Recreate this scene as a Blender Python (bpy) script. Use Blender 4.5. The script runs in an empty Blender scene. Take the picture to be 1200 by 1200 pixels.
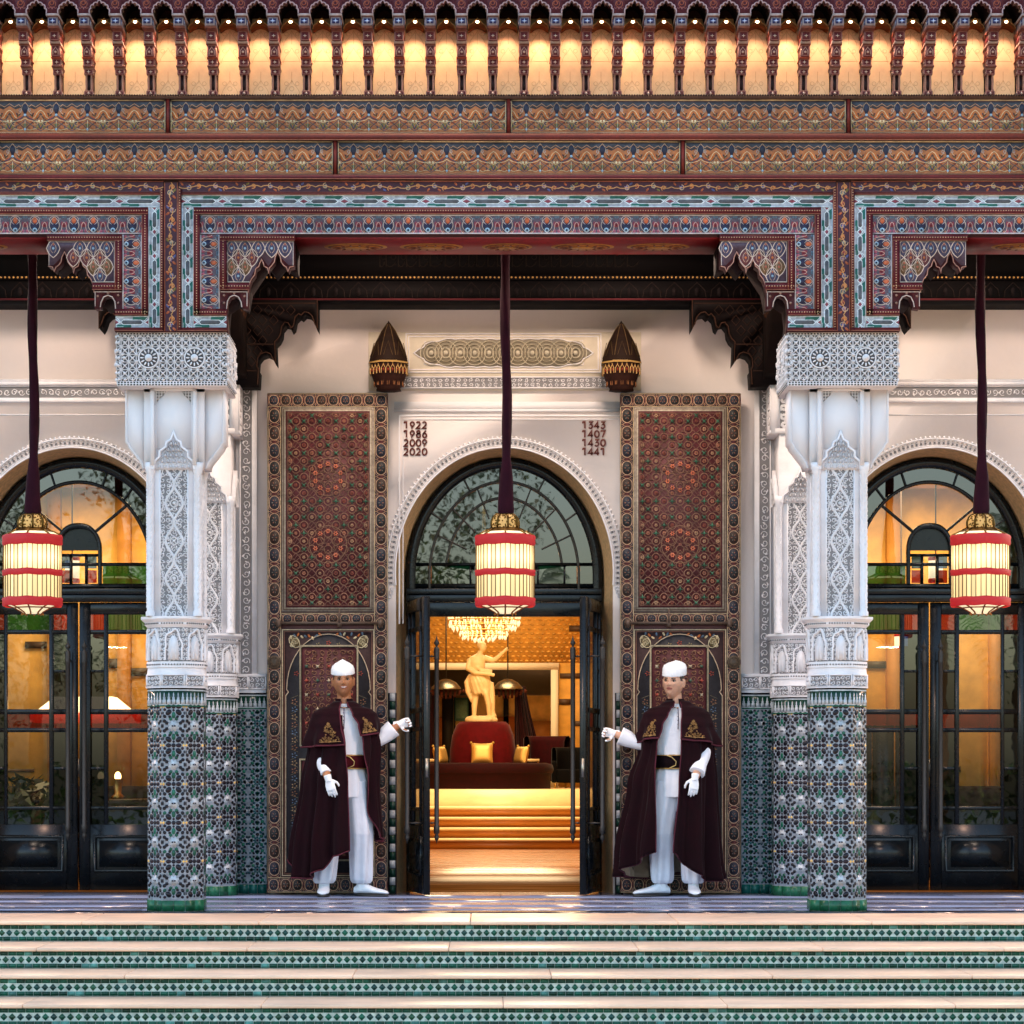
import bpy, math, random
import numpy as np
from mathutils import Matrix, Vector
R = math.radians
PI = math.pi
rnd = random.Random(7)
scene = bpy.context.scene
COL = scene.collection

# ------------------------------------------------------------------ camera, sky, sun, exposure
FPX, CX, CY, CD, CH = 2970.0, 570.0, 905.0, 18.0, 0.99      # photo measurements used to size things in metres
cam_d = bpy.data.cameras.new('camera')
cam = bpy.data.objects.new('camera', cam_d); COL.objects.link(cam)
cam.location = (0, -CD, CH); cam.rotation_euler = (R(90), 0, 0)
cam_d.sensor_width = 36; cam_d.lens = 36*FPX/1200
cam_d.shift_x = (600-CX)/1200; cam_d.shift_y = (CY-600)/1200
cam_d.clip_start = 0.1; cam_d.clip_end = 2000
scene.camera = cam
world = bpy.data.worlds.new('World'); scene.world = world; world.use_nodes = True
wn = world.node_tree; bg = wn.nodes['Background']
sky = wn.nodes.new('ShaderNodeTexSky'); sky.sky_type = 'NISHITA'; sky.sun_disc = False
sky.sun_elevation = R(13); sky.sun_rotation = R(25); sky.air_density = 1.0; sky.dust_density = 3.2; sky.ozone_density = .7
wn.links.new(sky.outputs[0], bg.inputs[0]); bg.inputs[1].default_value = 0.15
sun_d = bpy.data.lights.new('sun', 'SUN'); sun_d.energy = 0.6; sun_d.angle = R(30); sun_d.color = (1.0, 0.90, 0.84)
sun = bpy.data.objects.new('sun', sun_d); COL.objects.link(sun)
# low soft sun behind the building, the front is lit by the open sky
sun.rotation_euler = (R(-77), 0, R(-25))
vs = scene.view_settings
vs.view_transform = 'Standard'; vs.look = 'None'; vs.gamma = 1; vs.use_curve_mapping = False; vs.exposure = 2.5
scene.cycles.use_denoising = True
scene.cycles.max_bounces = 7; scene.cycles.transparent_max_bounces = 12
scene.cycles.sample_clamp_indirect = 4.0
scene.cycles.caustics_reflective = False; scene.cycles.caustics_refractive = False

# ------------------------------------------------------------------ small helpers
def PX(px, y): return (px-CX)*(CD+y)/FPX
def PZ(py, y): return CH+(CY-py)*(CD+y)/FPX
def lin(h):
    h = h.lstrip('#'); o = []
    for i in (0, 2, 4):
        c = int(h[i:i+2], 16)/255
        o.append(c/12.92 if c <= .04045 else ((c+.055)/1.055)**2.4)
    return tuple(o)
def mul(c, k): return (min(1, c[0]*k), min(1, c[1]*k), min(1, c[2]*k))

class Geo:
    def __init__(s): s.V = []; s.L = []; s.S = []; s.C = []; s.M = []; s.n = 0
    def raw(s, V, L, S, C, M):
        s.V.append(V); s.L.append(L+s.n); s.S.append(S); s.C.append(C); s.M.append(M); s.n += len(V)
    def faces(s, V, F, col=(.8,.8,.8), m=0):
        V = np.asarray(V, float).reshape(-1, 3); S = np.array([len(f) for f in F], int)
        L = np.array([i for f in F for i in f], int)
        C = np.asarray(col, float)
        if C.ndim == 1: C = np.tile(C[:3], (len(F), 1))
        s.raw(V, L, S, C, np.full(len(F), m, int)); return s
    def arr(s):
        if not s.V: return np.zeros((0,3)), np.zeros(0,int), np.zeros(0,int), np.zeros((0,3)), np.zeros(0,int)
        if len(s.V) > 1:
            s.V=[np.concatenate(s.V)]; s.L=[np.concatenate(s.L)]; s.S=[np.concatenate(s.S)]; s.C=[np.concatenate(s.C)]; s.M=[np.concatenate(s.M)]
        return s.V[0], s.L[0], s.S[0], s.C[0], s.M[0]
    def add(s, o, off=None, M4=None):
        V, L, S, C, M = o.arr()
        if len(V) == 0: return s
        if M4 is not None:
            A = np.array(M4); V = V@A[:3,:3].T + A[:3,3]
        if off is not None: V = V+np.asarray(off, float)
        s.raw(V.copy(), L, S, C, M); return s
    def tile(s, o, offs):
        V, L, S, C, M = o.arr(); offs = np.asarray(offs, float).reshape(-1,3); k = len(offs); n = len(V)
        if n == 0 or k == 0: return s
        VV = (V[None]+offs[:,None]).reshape(-1,3); LL = (L[None]+(np.arange(k)*n)[:,None]).reshape(-1)
        s.raw(VV, LL, np.tile(S,k), np.tile(C,(k,1)), np.tile(M,k)); return s
    def place(s, o, origin, U, V, N):
        A = np.eye(4); A[:3,0]=U; A[:3,1]=V; A[:3,2]=N; A[:3,3]=origin
        return s.add(o, M4=A)
    def map(s, fn):
        V, L, S, C, M = s.arr(); s.V=[fn(V)]; return s
    def build(s, name, mats, parent=None, smooth=False):
        V, L, S, C, M = s.arr()
        me = bpy.data.meshes.new(name)
        me.vertices.add(len(V)); me.vertices.foreach_set('co', V.astype(np.float32).ravel())
        me.loops.add(len(L)); me.loops.foreach_set('vertex_index', L.astype(np.int32))
        me.polygons.add(len(S)); st = np.concatenate([[0], np.cumsum(S)[:-1]]) if len(S) else np.zeros(0)
        me.polygons.foreach_set('loop_start', st.astype(np.int32))
        if not isinstance(mats, (list, tuple)): mats = [mats]
        for m in mats: me.materials.append(m)
        me.update(calc_edges=True)
        me.polygons.foreach_set('material_index', M.astype(np.int32))
        if smooth: me.polygons.foreach_set('use_smooth', np.ones(len(S), bool))
        ca = me.color_attributes.new('col', 'FLOAT_COLOR', 'CORNER')
        cc = np.ones((len(L), 4), np.float32); cc[:,:3] = np.repeat(C, S, axis=0)
        ca.data.foreach_set('color', cc.ravel())
        me.update()
        o = bpy.data.objects.new(name, me); COL.objects.link(o)
        if parent is not None: o.parent = parent
        return o

FRONT = ((1,0,0), (0,0,1), (0,-1,0))           # u right, v up, n towards the camera
def front(geo, y, x=0, z=0):
    g = Geo(); return g.place(geo, (x, y, z), *FRONT)

def box(x0,x1,y0,y1,z0,z1,col=(.8,.8,.8),g=None,m=0):
    g = g or Geo()
    V = [(x,y,z) for x in (x0,x1) for y in (y0,y1) for z in (z0,z1)]
    return g.faces(V, [(0,1,3,2),(4,6,7,5),(0,4,5,1),(2,3,7,6),(0,2,6,4),(1,5,7,3)], col, m)
def quad(a,b,c,d,col,g,m=0): return g.faces([a,b,c,d], [(0,1,2,3)], col, m)
def rect(u0,u1,v0,v1,h,col,g): return g.faces([(u0,v0,h),(u1,v0,h),(u1,v1,h),(u0,v1,h)], [(0,1,2,3)], col)
def chip(g, pts, h, col, base=0.0, m=0):
    n = len(pts); V = [(p[0],p[1],base+h) for p in pts]+[(p[0],p[1],base) for p in pts]
    F = [tuple(range(n))]+[(i, n+i, n+(i+1)%n, (i+1)%n) for i in range(n)]
    return g.faces(V, F, col, m)
def slab(u0,u1,v0,v1,h,col,g,base=0.0,m=0): return chip(g, [(u0,v0),(u1,v0),(u1,v1),(u0,v1)], h, col, base, m)
def prism(pts, y0, y1, col, g=None, m=0):       # outline in x,z extruded in y
    g = g or Geo(); n = len(pts)
    V = [(p[0],y0,p[1]) for p in pts]+[(p[0],y1,p[1]) for p in pts]
    F = [tuple(range(n)), tuple(range(2*n-1, n-1, -1))]+[(i, n+i, n+(i+1)%n, (i+1)%n) for i in range(n)]
    return g.faces(V, F, col, m)
def ribbon(g, pts, w, h, col, closed=False, base=0.0, flat=False, m=0):
    P = np.asarray(pts, float)[:, :2]; n = len(P)
    if closed: T = np.roll(P,-1,0)-np.roll(P,1,0); pr = P-np.roll(P,1,0); nx = np.roll(P,-1,0)-P
    else:
        T = np.gradient(P, axis=0); pr = np.vstack([P[1]-P[0], np.diff(P, axis=0)]); nx = np.vstack([np.diff(P, axis=0), P[-1]-P[-2]])
    def nz(a): return a/np.maximum(np.linalg.norm(a, axis=1, keepdims=True), 1e-9)
    t = nz(nz(pr)+nz(nx)); bad = np.linalg.norm(t,axis=1) < .1; t[bad] = nz(nx)[bad]
    N = np.stack([-t[:,1], t[:,0]], 1); c = np.abs((nz(nx)*t).sum(1)); k = 1/np.maximum(c, .45)
    A = P+N*(w/2*k)[:,None]; B = P-N*(w/2*k)[:,None]
    z0 = np.full((n,1), base); z1 = np.full((n,1), base+h)
    if flat: V = np.vstack([np.hstack([A,z0]), np.hstack([A,z1]), np.hstack([B,z1]), np.hstack([B,z0])]); R_ = 4
    else: V = np.vstack([np.hstack([A,z0]), np.hstack([P,z1]), np.hstack([B,z0])]); R_ = 3
    F = []
    for i in range(n if closed else n-1):
        j = (i+1)%n
        for r in range(R_-1): F.append((r*n+i, (r+1)*n+i, (r+1)*n+j, r*n+j))
    return g.faces(V, F, col, m)
def circ(cx, cy, rx, ry=None, n=16, a0=0, a1=2*PI, end=False):
    ry = rx if ry is None else ry; k = n+1 if end else n
    return [(cx+rx*math.cos(a0+(a1-a0)*i/n), cy+ry*math.sin(a0+(a1-a0)*i/n)) for i in range(k)]
def star(cx, cy, r1, r2, n, a=0): return [(cx+(r1 if i%2==0 else r2)*math.cos(a+PI*i/n), cy+(r1 if i%2==0 else r2)*math.sin(a+PI*i/n)) for i in range(2*n)]
def petal(cx, cy, L, W, a, n=8):
    o = []
    for i in range(n):
        t = 2*PI*i/n; x = L/2*math.cos(t); y = W/2*math.sin(t)*(1-.0*math.cos(t))
        o.append((cx+x*math.cos(a)-y*math.sin(a), cy+x*math.sin(a)+y*math.cos(a)))
    return o
def spiral(cx, cy, r0, r1, turns, a0, n=14, s=1):
    return [(cx+(r0+(r1-r0)*i/n)*math.cos(a0+s*2*PI*turns*i/n), cy+(r0+(r1-r0)*i/n)*math.sin(a0+s*2*PI*turns*i/n)) for i in range(n+1)]
def bez(p0,p1,p2,p3,n=8): return [tuple((1-t)**3*p0[k]+3*(1-t)**2*t*p1[k]+3*(1-t)*t*t*p2[k]+t**3*p3[k] for k in range(2)) for t in [i/n for i in range(n+1)]]
def lathe(prof, n=24, c=(0,0,0), col=(.8,.8,.8), g=None, a0=0, a1=2*PI, rfn=None, m=0, cols=None):
    g = g or Geo(); full = abs(a1-a0-2*PI) < 1e-6; k = n if full else n+1; V = []
    for (r,z) in prof:
        for i in range(k):
            a = a0+(a1-a0)*i/n; q = r*(rfn(a,z) if rfn else 1); V.append((c[0]+q*math.cos(a), c[1]+q*math.sin(a), c[2]+z))
    F = []; CC = []
    for j in range(len(prof)-1):
        for i in range(n):
            i2 = (i+1)%k; F.append((j*k+i, j*k+i2, (j+1)*k+i2, (j+1)*k+i)); CC.append(cols[j] if cols else col)
    return g.faces(V, F, np.array([c_[:3] for c_ in CC]), m)
def tube(pts, r, n=8, col=(.8,.8,.8), g=None, cap=True, m=0):
    g = g or Geo(); P = [Vector(p) for p in pts]; k = len(P); rr = r if isinstance(r,(list,tuple)) else [r]*k
    V = []; up = None
    for i in range(k):
        t = (P[min(i+1,k-1)]-P[max(i-1,0)]); t = t.normalized() if t.length > 1e-9 else Vector((0,0,1))
        if up is None: up = Vector((0,1,0)) if abs(t.y) < .9 else Vector((1,0,0))
        a = (up-t*up.dot(t)).normalized(); b = t.cross(a); up = a
        q = rr[i] if isinstance(rr[i],(tuple,list)) else (rr[i],rr[i])
        for j in range(n):
            th = 2*PI*j/n; V.append(tuple(P[i]+a*(math.cos(th)*q[0])+b*(math.sin(th)*q[1])))
    F = [(i*n+j, i*n+(j+1)%n, (i+1)*n+(j+1)%n, (i+1)*n+j) for i in range(k-1) for j in range(n)]
    if cap: F += [tuple(range(n-1,-1,-1)), tuple((k-1)*n+j for j in range(n))]
    return g.faces(V, F, col, m)
def loft(rings, col=(.8,.8,.8), g=None, cap=True, m=0):
    g = g or Geo(); n = len(rings[0]); V = [p for r in rings for p in r]; k = len(rings)
    F = [(i*n+j, i*n+(j+1)%n, (i+1)*n+(j+1)%n, (i+1)*n+j) for i in range(k-1) for j in range(n)]
    if cap: F += [tuple(range(n-1,-1,-1)), tuple((k-1)*n+j for j in range(n))]
    return g.faces(V, F, col, m)
def ball(c, rx, ry=None, rz=None, n=12, k=8, col=(.8,.8,.8), g=None, m=0):
    ry = rx if ry is None else ry; rz = rx if rz is None else rz; g = g or Geo(); V=[]; 
    for j in range(k+1):
        th = PI*j/k
        for i in range(n): V.append((c[0]+rx*math.sin(th)*math.cos(2*PI*i/n), c[1]+ry*math.sin(th)*math.sin(2*PI*i/n), c[2]+rz*math.cos(th)))
    F = [(j*n+i, j*n+(i+1)%n, (j+1)*n+(i+1)%n, (j+1)*n+i) for j in range(k) for i in range(n)]
    return g.faces(V, F, col, m)

# ------------------------------------------------------------------ tagging
def tag(o, label=None, cat=None, group=None, kind=None):
    if label: o['label'] = label
    if cat: o['category'] = cat
    if group: o['group'] = group
    if kind: o['kind'] = kind
    return o
def empty(name, loc=(0,0,0), rz=0, label=None, cat=None, group=None):
    o = bpy.data.objects.new(name, None); o.empty_display_size = .1; COL.objects.link(o)
    o.location = loc; o.rotation_euler = (0,0,rz); return tag(o, label, cat, group)
def kids(o): return [c for c in bpy.data.objects if c.parent is o]
def copy_tree(o, parent=None, tbl=None):
    if tbl is None:
        tbl = {}
        for c in bpy.data.objects:
            if c.parent: tbl.setdefault(c.parent.name, []).append(c)
    c = o.copy(); COL.objects.link(c); c.parent = parent
    for ch in tbl.get(o.name, []): copy_tree(ch, c, tbl)
    return c
def bevel(o, w=.004, seg=1):
    b = o.modifiers.new('bevel','BEVEL'); b.width = w; b.segments = seg; b.limit_method = 'ANGLE'; b.angle_limit = R(40); return o

# ------------------------------------------------------------------ materials
def mat(name, rough=.5, metal=0., var=.12, scale=18., bump=0., bscale=60., spec=.5, coat=0., sheen=0., grime=0., gscale=2.5, sss=0., stretch=(1,1,1), rvar=.1, tint=(1,1,1)):
    m = bpy.data.materials.new(name); m.use_nodes = True; nt = m.node_tree; N = nt.nodes; Lk = nt.links
    p = N['Principled BSDF']; a = N.new('ShaderNodeAttribute'); a.attribute_name = 'col'
    tc = N.new('ShaderNodeTexCoord'); mp = N.new('ShaderNodeMapping'); mp.inputs['Scale'].default_value = stretch
    Lk.new(tc.outputs['Object'], mp.inputs['Vector'])
    n1 = N.new('ShaderNodeTexNoise'); n1.inputs['Scale'].default_value = scale; n1.inputs['Detail'].default_value = 5
    Lk.new(mp.outputs[0], n1.inputs['Vector'])
    mr = N.new('ShaderNodeMapRange'); mr.inputs[1].default_value = .3; mr.inputs[2].default_value = .7
    mr.inputs[3].default_value = 1-var; mr.inputs[4].default_value = 1+var; Lk.new(n1.outputs[0], mr.inputs[0])
    mx = N.new('ShaderNodeVectorMath'); mx.operation = 'SCALE'; Lk.new(a.outputs['Color'], mx.inputs[0]); Lk.new(mr.outputs[0], mx.inputs['Scale'])
    outc = mx.outputs[0]
    if grime > 0:
        n2 = N.new('ShaderNodeTexNoise'); n2.inputs['Scale'].default_value = gscale; n2.inputs['Detail'].default_value = 8; n2.inputs['Roughness'].default_value = .65
        Lk.new(mp.outputs[0], n2.inputs['Vector'])
        m2 = N.new('ShaderNodeMapRange'); m2.inputs[1].default_value = .42; m2.inputs[2].default_value = .72; m2.inputs[3].default_value = 1; m2.inputs[4].default_value = 1-grime
        Lk.new(n2.outputs[0], m2.inputs[0]); s2 = N.new('ShaderNodeVectorMath'); s2.operation = 'SCALE'
        Lk.new(outc, s2.inputs[0]); Lk.new(m2.outputs[0], s2.inputs['Scale']); outc = s2.outputs[0]
    if tint != (1,1,1):
        s3 = N.new('ShaderNodeVectorMath'); s3.operation = 'MULTIPLY'; s3.inputs[1].default_value = tint; Lk.new(outc, s3.inputs[0]); outc = s3.outputs[0]
    Lk.new(outc, p.inputs['Base Color'])
    r2 = N.new('ShaderNodeMapRange'); r2.inputs[3].default_value = max(.02, rough-rvar); r2.inputs[4].default_value = min(1, rough+rvar); Lk.new(n1.outputs[0], r2.inputs[0])
    Lk.new(r2.outputs[0], p.inputs['Roughness'])
    p.inputs['Metallic'].default_value = metal; p.inputs['Specular IOR Level'].default_value = spec
    if coat: p.inputs['Coat Weight'].default_value = coat; p.inputs['Coat Roughness'].default_value = .08
    if sheen: p.inputs['Sheen Weight'].default_value = sheen; p.inputs['Sheen Roughness'].default_value = .35
    if sss:
        p.inputs['Subsurface Weight'].default_value = sss; p.inputs['Subsurface Radius'].default_value = (.012,.005,.003); p.inputs['Subsurface Scale'].default_value = 1
    if bump:
        b = N.new('ShaderNodeBump'); b.inputs['Strength'].default_value = bump; b.inputs['Distance'].default_value = .004
        n3 = N.new('ShaderNodeTexNoise'); n3.inputs['Scale'].default_value = bscale; n3.inputs['Detail'].default_value = 6
        Lk.new(mp.outputs[0], n3.inputs['Vector']); Lk.new(n3.outputs[0], b.inputs['Height']); Lk.new(b.outputs[0], p.inputs['Normal'])
    return m
def emit(name, col, strength, noise=0.):
    m = bpy.data.materials.new(name); m.use_nodes = True; nt = m.node_tree; p = nt.nodes['Principled BSDF']
    p.inputs['Base Color'].default_value = (*col, 1); p.inputs['Emission Color'].default_value = (*col, 1); p.inputs['Emission Strength'].default_value = strength; p.inputs['Roughness'].default_value = .6
    return m
def glass(name, tint, refl=1.0, rough=.015, ior=1.5, wav=.0):
    m = bpy.data.materials.new(name); m.use_nodes = True; nt = m.node_tree; N = nt.nodes; Lk = nt.links
    N.remove(N['Principled BSDF']); out = N['Material Output']
    t = N.new('ShaderNodeBsdfTransparent'); t.inputs[0].default_value = (*tint, 1)
    gl = N.new('ShaderNodeBsdfGlossy'); gl.inputs['Roughness'].default_value = rough
    fr = N.new('ShaderNodeFresnel'); fr.inputs[0].default_value = ior
    mm = N.new('ShaderNodeMath'); mm.operation = 'MULTIPLY'; mm.use_clamp = True; mm.inputs[1].default_value = refl
    Lk.new(fr.outputs[0], mm.inputs[0]); mix = N.new('ShaderNodeMixShader'); Lk.new(mm.outputs[0], mix.inputs[0])
    Lk.new(t.outputs[0], mix.inputs[1]); Lk.new(gl.outputs[0], mix.inputs[2]); Lk.new(mix.outputs[0], out.inputs[0])
    if wav:
        b = N.new('ShaderNodeBump'); b.inputs['Strength'].default_value = wav; b.inputs['Distance'].default_value = .01
        n = N.new('ShaderNodeTexNoise'); n.inputs['Scale'].default_value = 5; tc = N.new('ShaderNodeTexCoord')
        Lk.new(tc.outputs['Object'], n.inputs[0]); Lk.new(n.outputs[0], b.inputs['Height']); Lk.new(b.outputs[0], gl.inputs['Normal']); Lk.new(b.outputs[0], fr.inputs['Normal'])
    return m
M = dict(
    paint = mat('painted_wood', .5, spec=.28, var=.22, scale=45, bump=.25, bscale=120, grime=.42, gscale=2.2),
    dpaint = mat('door_paint', .5, spec=.28, var=.25, scale=60, bump=.3, bscale=150, grime=.45, gscale=7),
    stucco = mat('carved_stucco', .75, var=.06, scale=9, bump=.35, bscale=70, grime=.14, gscale=4),
    plaster = mat('lime_plaster', .7, var=.05, scale=2.2, bump=.4, bscale=16, grime=.13, gscale=1.1),
    intrados = mat('tadelakt', .5, var=.25, scale=30, bump=.3, bscale=90),
    glaze = mat('glazed_tile', .24, var=.3, scale=28, bump=.04, bscale=160, spec=.32),
    marble = mat('cream_marble', .36, var=.10, scale=9, bump=.15, bscale=60, grime=.2, gscale=3, stretch=(.4,1,1)),
    floor = mat('polished_stone', .16, var=.14, scale=5, grime=.2, gscale=4, stretch=(.3,1,1), rvar=.03),
    darkwood = mat('dark_wood', .72, spec=.1, var=.3, scale=20, bump=.4, bscale=60, stretch=(.2,1,1)),
    lacquer = mat('lacquered_wood', .26, var=.15, scale=12, bump=.02, bscale=50, spec=.3),
    iron = mat('wrought_iron', .5, metal=.15, var=.3, scale=60, bump=.3, bscale=200),
    brass = mat('brass', .35, metal=1, var=.2, scale=50, bump=.2, bscale=150),
    velvet = mat('velvet', .85, var=.2, scale=12, bump=.15, bscale=300, sheen=.06, spec=.1),
    cloth = mat('cotton', .8, var=.04, scale=14, bump=.35, bscale=40, sheen=.15, spec=.25),
    gold = mat('gold_thread', .45, metal=.6, var=.3, scale=200, bump=.5, bscale=400),
    skin = mat('skin', .48, var=.06, scale=60, bump=.1, bscale=300, sss=.12),
    leather = mat('white_leather', .35, var=.05, scale=40, bump=.15, bscale=200),
    amber = mat('amber_wall', .6, var=.16, scale=7, bump=.2, bscale=60, grime=.2, gscale=3),
    leaf = mat('leaf', .5, var=.35, scale=3),
    bark = mat('bark', .9, var=.3, scale=8, bump=.8, bscale=20),
    ground = mat('garden_paving', .8, var=.15, scale=2, bump=.3, bscale=12, grime=.3),
)
# ------------------------------------------------------------------ ornament (all in u, v, h: right, up, out of the surface; metres)
WHT=lin('#adb2b7'); BLK=lin('#0f0c17'); GRN=lin('#155240'); DGR=lin('#0d3327'); YEL=lin('#e3b768'); PUR=lin('#24131f')
STU=lin('#e8e3e6'); STR=lin('#7d7a7c')        # stucco, and its recesses greyed to stand in for occlusion shade
CRM=lin('#e0c9a0'); ORG=lin('#c8703a'); RED=lin('#6e1a22'); DRED=lin('#45121c'); BLU=lin('#3b4a78'); NAV=lin('#20263f'); TEAL=lin('#34606a'); OLV=lin('#7d7040'); LBL=lin('#9db8cc'); GLD=lin('#b58a45')

def zellige(w=.166, h=.267, seed=0):
    g = Geo(); r = random.Random(seed); T = .0014
    def jit(c): return mul(c, r.uniform(.7, 1.4))
    rect(-w/2, w/2, -h/2, h/2, 0, lin('#858b94'), g); k = w/.166; q = h/.267
    def P(x, y, L, W, a, c, n=8): chip(g, petal(x*k, y*q, L*1.14, W*1.18, a, n), T, jit(c))
    chip(g, star(0,0,.043,.028,8,PI/8), T*.5, lin('#b6bbc1')); chip(g, circ(0,0,.010,n=6), T*.3, lin('#8b9098'), T*.5)
    for s in (-1,1): P(s*.009, 0, .013, .011, 0, BLK, 6)
    for i in range(8):
        a = i*PI/4+PI/8; P(.053*math.cos(a), .053*math.sin(a), .025, .024, a, GRN if i in (1,2,5,6) else BLK, 5)
    for sx in (-1,1):
        for sy in (-1,1):
            P(sx*.036, sy*.0935, .044, .032, PI/2+sx*sy*.75, BLK)
            P(sx*.064, sy*.066, .026, .022, sx*sy*.8, GRN if r.random()<.4 else BLK, 6)
            if sy > 0: P(sx*.036, .1335, .036, .026, 0, PUR, 8)
            P(sx*.063, sy*.112, .020, .020, PI/2, PUR, 6)
            P(sx*.066, sy*.034, .024, .024, PI/2, BLK, 6)
            P(sx*.028, sy*.064, .020, .018, .3, BLK, 6)
            chip(g, petal(sx*.0755*k, sy*.088*q, .026, .012, PI/2, 6), T, jit(BLK))
    for sx in (-1,1): chip(g, petal(sx*.0765*k,0,.034,.013,PI/2,6), T, jit(BLK))
    for sy in (-1,1):
        P(0, sy*.0755, .042, .025, PI/2, GRN); P(0, sy*.108, .016, .016, PI/2, BLK, 6)
        if sy > 0:
            chip(g, circ(0, .1335*q, .0155, .0155, 8), T, jit(BLK))
            for sx in (-1,1): chip(g, star(sx*.0715*k, .1335*q, .013, .007, 4, 0), T, YEL)
    return g
def zellige_green(w, h, seed=0):                 # the greener pattern on the flat wall
    g = Geo(); r = random.Random(seed); T=.0014; rect(-w/2, w/2, -h/2, h/2, 0, lin('#7c838c'), g)
    def jit(c): return mul(c, r.uniform(.6, 1.5))
    for (cx, cy, n) in ((0,0,8),(-w/2,h/2,8),(w/2,h/2,8),(-w/2,-h/2,8),(w/2,-h/2,8)):
        for i in range(n):
            a = i*PI/4
            for (rr, L, W, c) in ((.024,.024,.018,lin('#14484c')),(.048,.028,.032,GRN if i%2 else BLK),(.071,.022,.026,lin('#0f323c'))):
                x = cx+rr*math.cos(a+(PI/8 if rr>.06 else 0)); y = cy+rr*math.sin(a+(PI/8 if rr>.06 else 0))
                if abs(x) < w/2-.008 and abs(y) < h/2-.008: chip(g, petal(x,y,L,W,a,6), T, jit(c))
        if cx == 0: chip(g, circ(cx,cy,.011,n=8), T, jit(BLK))
    for sx in (-1,1): chip(g, star(sx*w*.36,0,.022,.013,8,PI/8), T, mul(WHT,1.1))
    for sy in (-1,1): chip(g, petal(0,sy*h*.40,.040,.026,PI/2,8), T, jit(GRN)); chip(g, petal(w*.2,sy*h*.44,.024,.018,.5,6), T, jit(BLK)); chip(g, petal(-w*.2,sy*h*.44,.024,.018,-.5,6), T, jit(BLK))
    return g
def tile_panel(W, H, kind=zellige, cw=.166, ch=.267, seed=0):    # origin at lower left
    nx = max(1, round(W/cw)); ny = max(1, round(H/ch)); w = W/nx; h = H/ny; g = Geo()
    for k in range(3):
        c = kind(w, h, seed+k); offs = [((i+.5)*w, (j+.5)*h, 0) for i in range(nx) for j in range(ny) if (i*5+j*3)%3 == k]
        g.tile(c, offs)
    return g
def merlons(W, H, n):                             # white stepped merlons on green, between thin lines
    g = Geo(); rect(0,W,0,H,0,WHT,g); b = H*.16
    slab(0,W,0,H*.07,.002,GRN,g); slab(0,W,H*.13,H*.80,.001,DGR,g); slab(0,W,H*.88,H,.002,BLK,g)
    w = W/n
    for i in range(n):
        c = (i+.5)*w; y = H*.13
        pts = [(c-w*.40,y),(c+w*.40,y),(c+w*.40,y+H*.22),(c+w*.26,y+H*.22),(c+w*.26,y+H*.36),(c+w*.13,y+H*.36),(c+w*.13,y+H*.50),(c,y+H*.60),(c-w*.13,y+H*.50),(c-w*.13,y+H*.36),(c-w*.26,y+H*.36),(c-w*.26,y+H*.22),(c-w*.40,y+H*.22)]
        chip(g, pts, .002, WHT, .001)
    return g

# ---- carved stucco
def curls(g, W, H, s, col=STU, h=.006, w=.005, seed=1, base=0.):
    r = random.Random(seed); nx = max(1, round(W/s)); ny = max(1, round(H/s)); a = W/nx; b = H/ny; m = min(a,b)
    for i in range(nx):
        for j in range(ny):
            cx = (i+.5)*a; cy = (j+.5)*b; sg = 1 if (i+j)%2 else -1
            ribbon(g, spiral(cx, cy, m*.46, m*.10, 1.15, r.uniform(0,6.28), 9, sg), w, h, col, base=base)
            t = r.uniform(0, 6.28)
            chip(g, petal(cx+m*.36*math.cos(t), cy+m*.36*math.sin(t), m*.42, m*.2, t+1, 6), h*.8, col, base)
def lace_strip(W, H, pitch=None, seed=3):         # running band: pale leaf scroll in a frame
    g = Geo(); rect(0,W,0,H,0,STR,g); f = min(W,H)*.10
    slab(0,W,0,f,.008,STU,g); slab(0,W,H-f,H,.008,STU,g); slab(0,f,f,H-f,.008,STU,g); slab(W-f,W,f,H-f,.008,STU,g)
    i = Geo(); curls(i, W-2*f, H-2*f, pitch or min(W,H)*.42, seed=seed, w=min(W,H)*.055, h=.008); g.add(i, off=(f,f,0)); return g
def ogee_lace(W, H, n):                           # shaft panel: two waving bands crossing round medallions, leaves between
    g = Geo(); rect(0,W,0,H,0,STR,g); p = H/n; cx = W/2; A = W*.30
    for k in range(n):
        for s in (-1,1):
            pts = [(cx+s*(A*(.5+.5*math.cos(2*PI*t/12))), (k+t/12)*p) for t in range(13)]
            ribbon(g, pts, W*.085, .014, STU)
            pts = [(cx+s*(W*.5-A*.42*(.5+.5*math.cos(2*PI*t/12))), (k+t/12)*p) for t in range(13)]
            ribbon(g, pts, W*.04, .010, STU)
        for (yy, q) in ((0.0,1.0),(.5,.75)):
            y = (k+yy)*p
            if 0.02 < y < H-.02:
                ribbon(g, circ(cx,y,W*.13*q,n=10), W*.045, .013, STU, closed=True); chip(g, circ(cx,y,W*.05*q,n=8), .010, STU)
                for i in range(8): chip(g, petal(cx+W*.22*q*math.cos(i*PI/4+.4), y+W*.22*q*math.sin(i*PI/4+.4), W*.11, W*.05, i*PI/4+.4, 6), .009, STU)
    c = Geo(); curls(c, W, H, W*.20, seed=5, w=W*.028, h=.008); g.add(c)
    for x in (0, W-.008): slab(x,x+.008,0,H,.014,STU,g)
    return g
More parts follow.
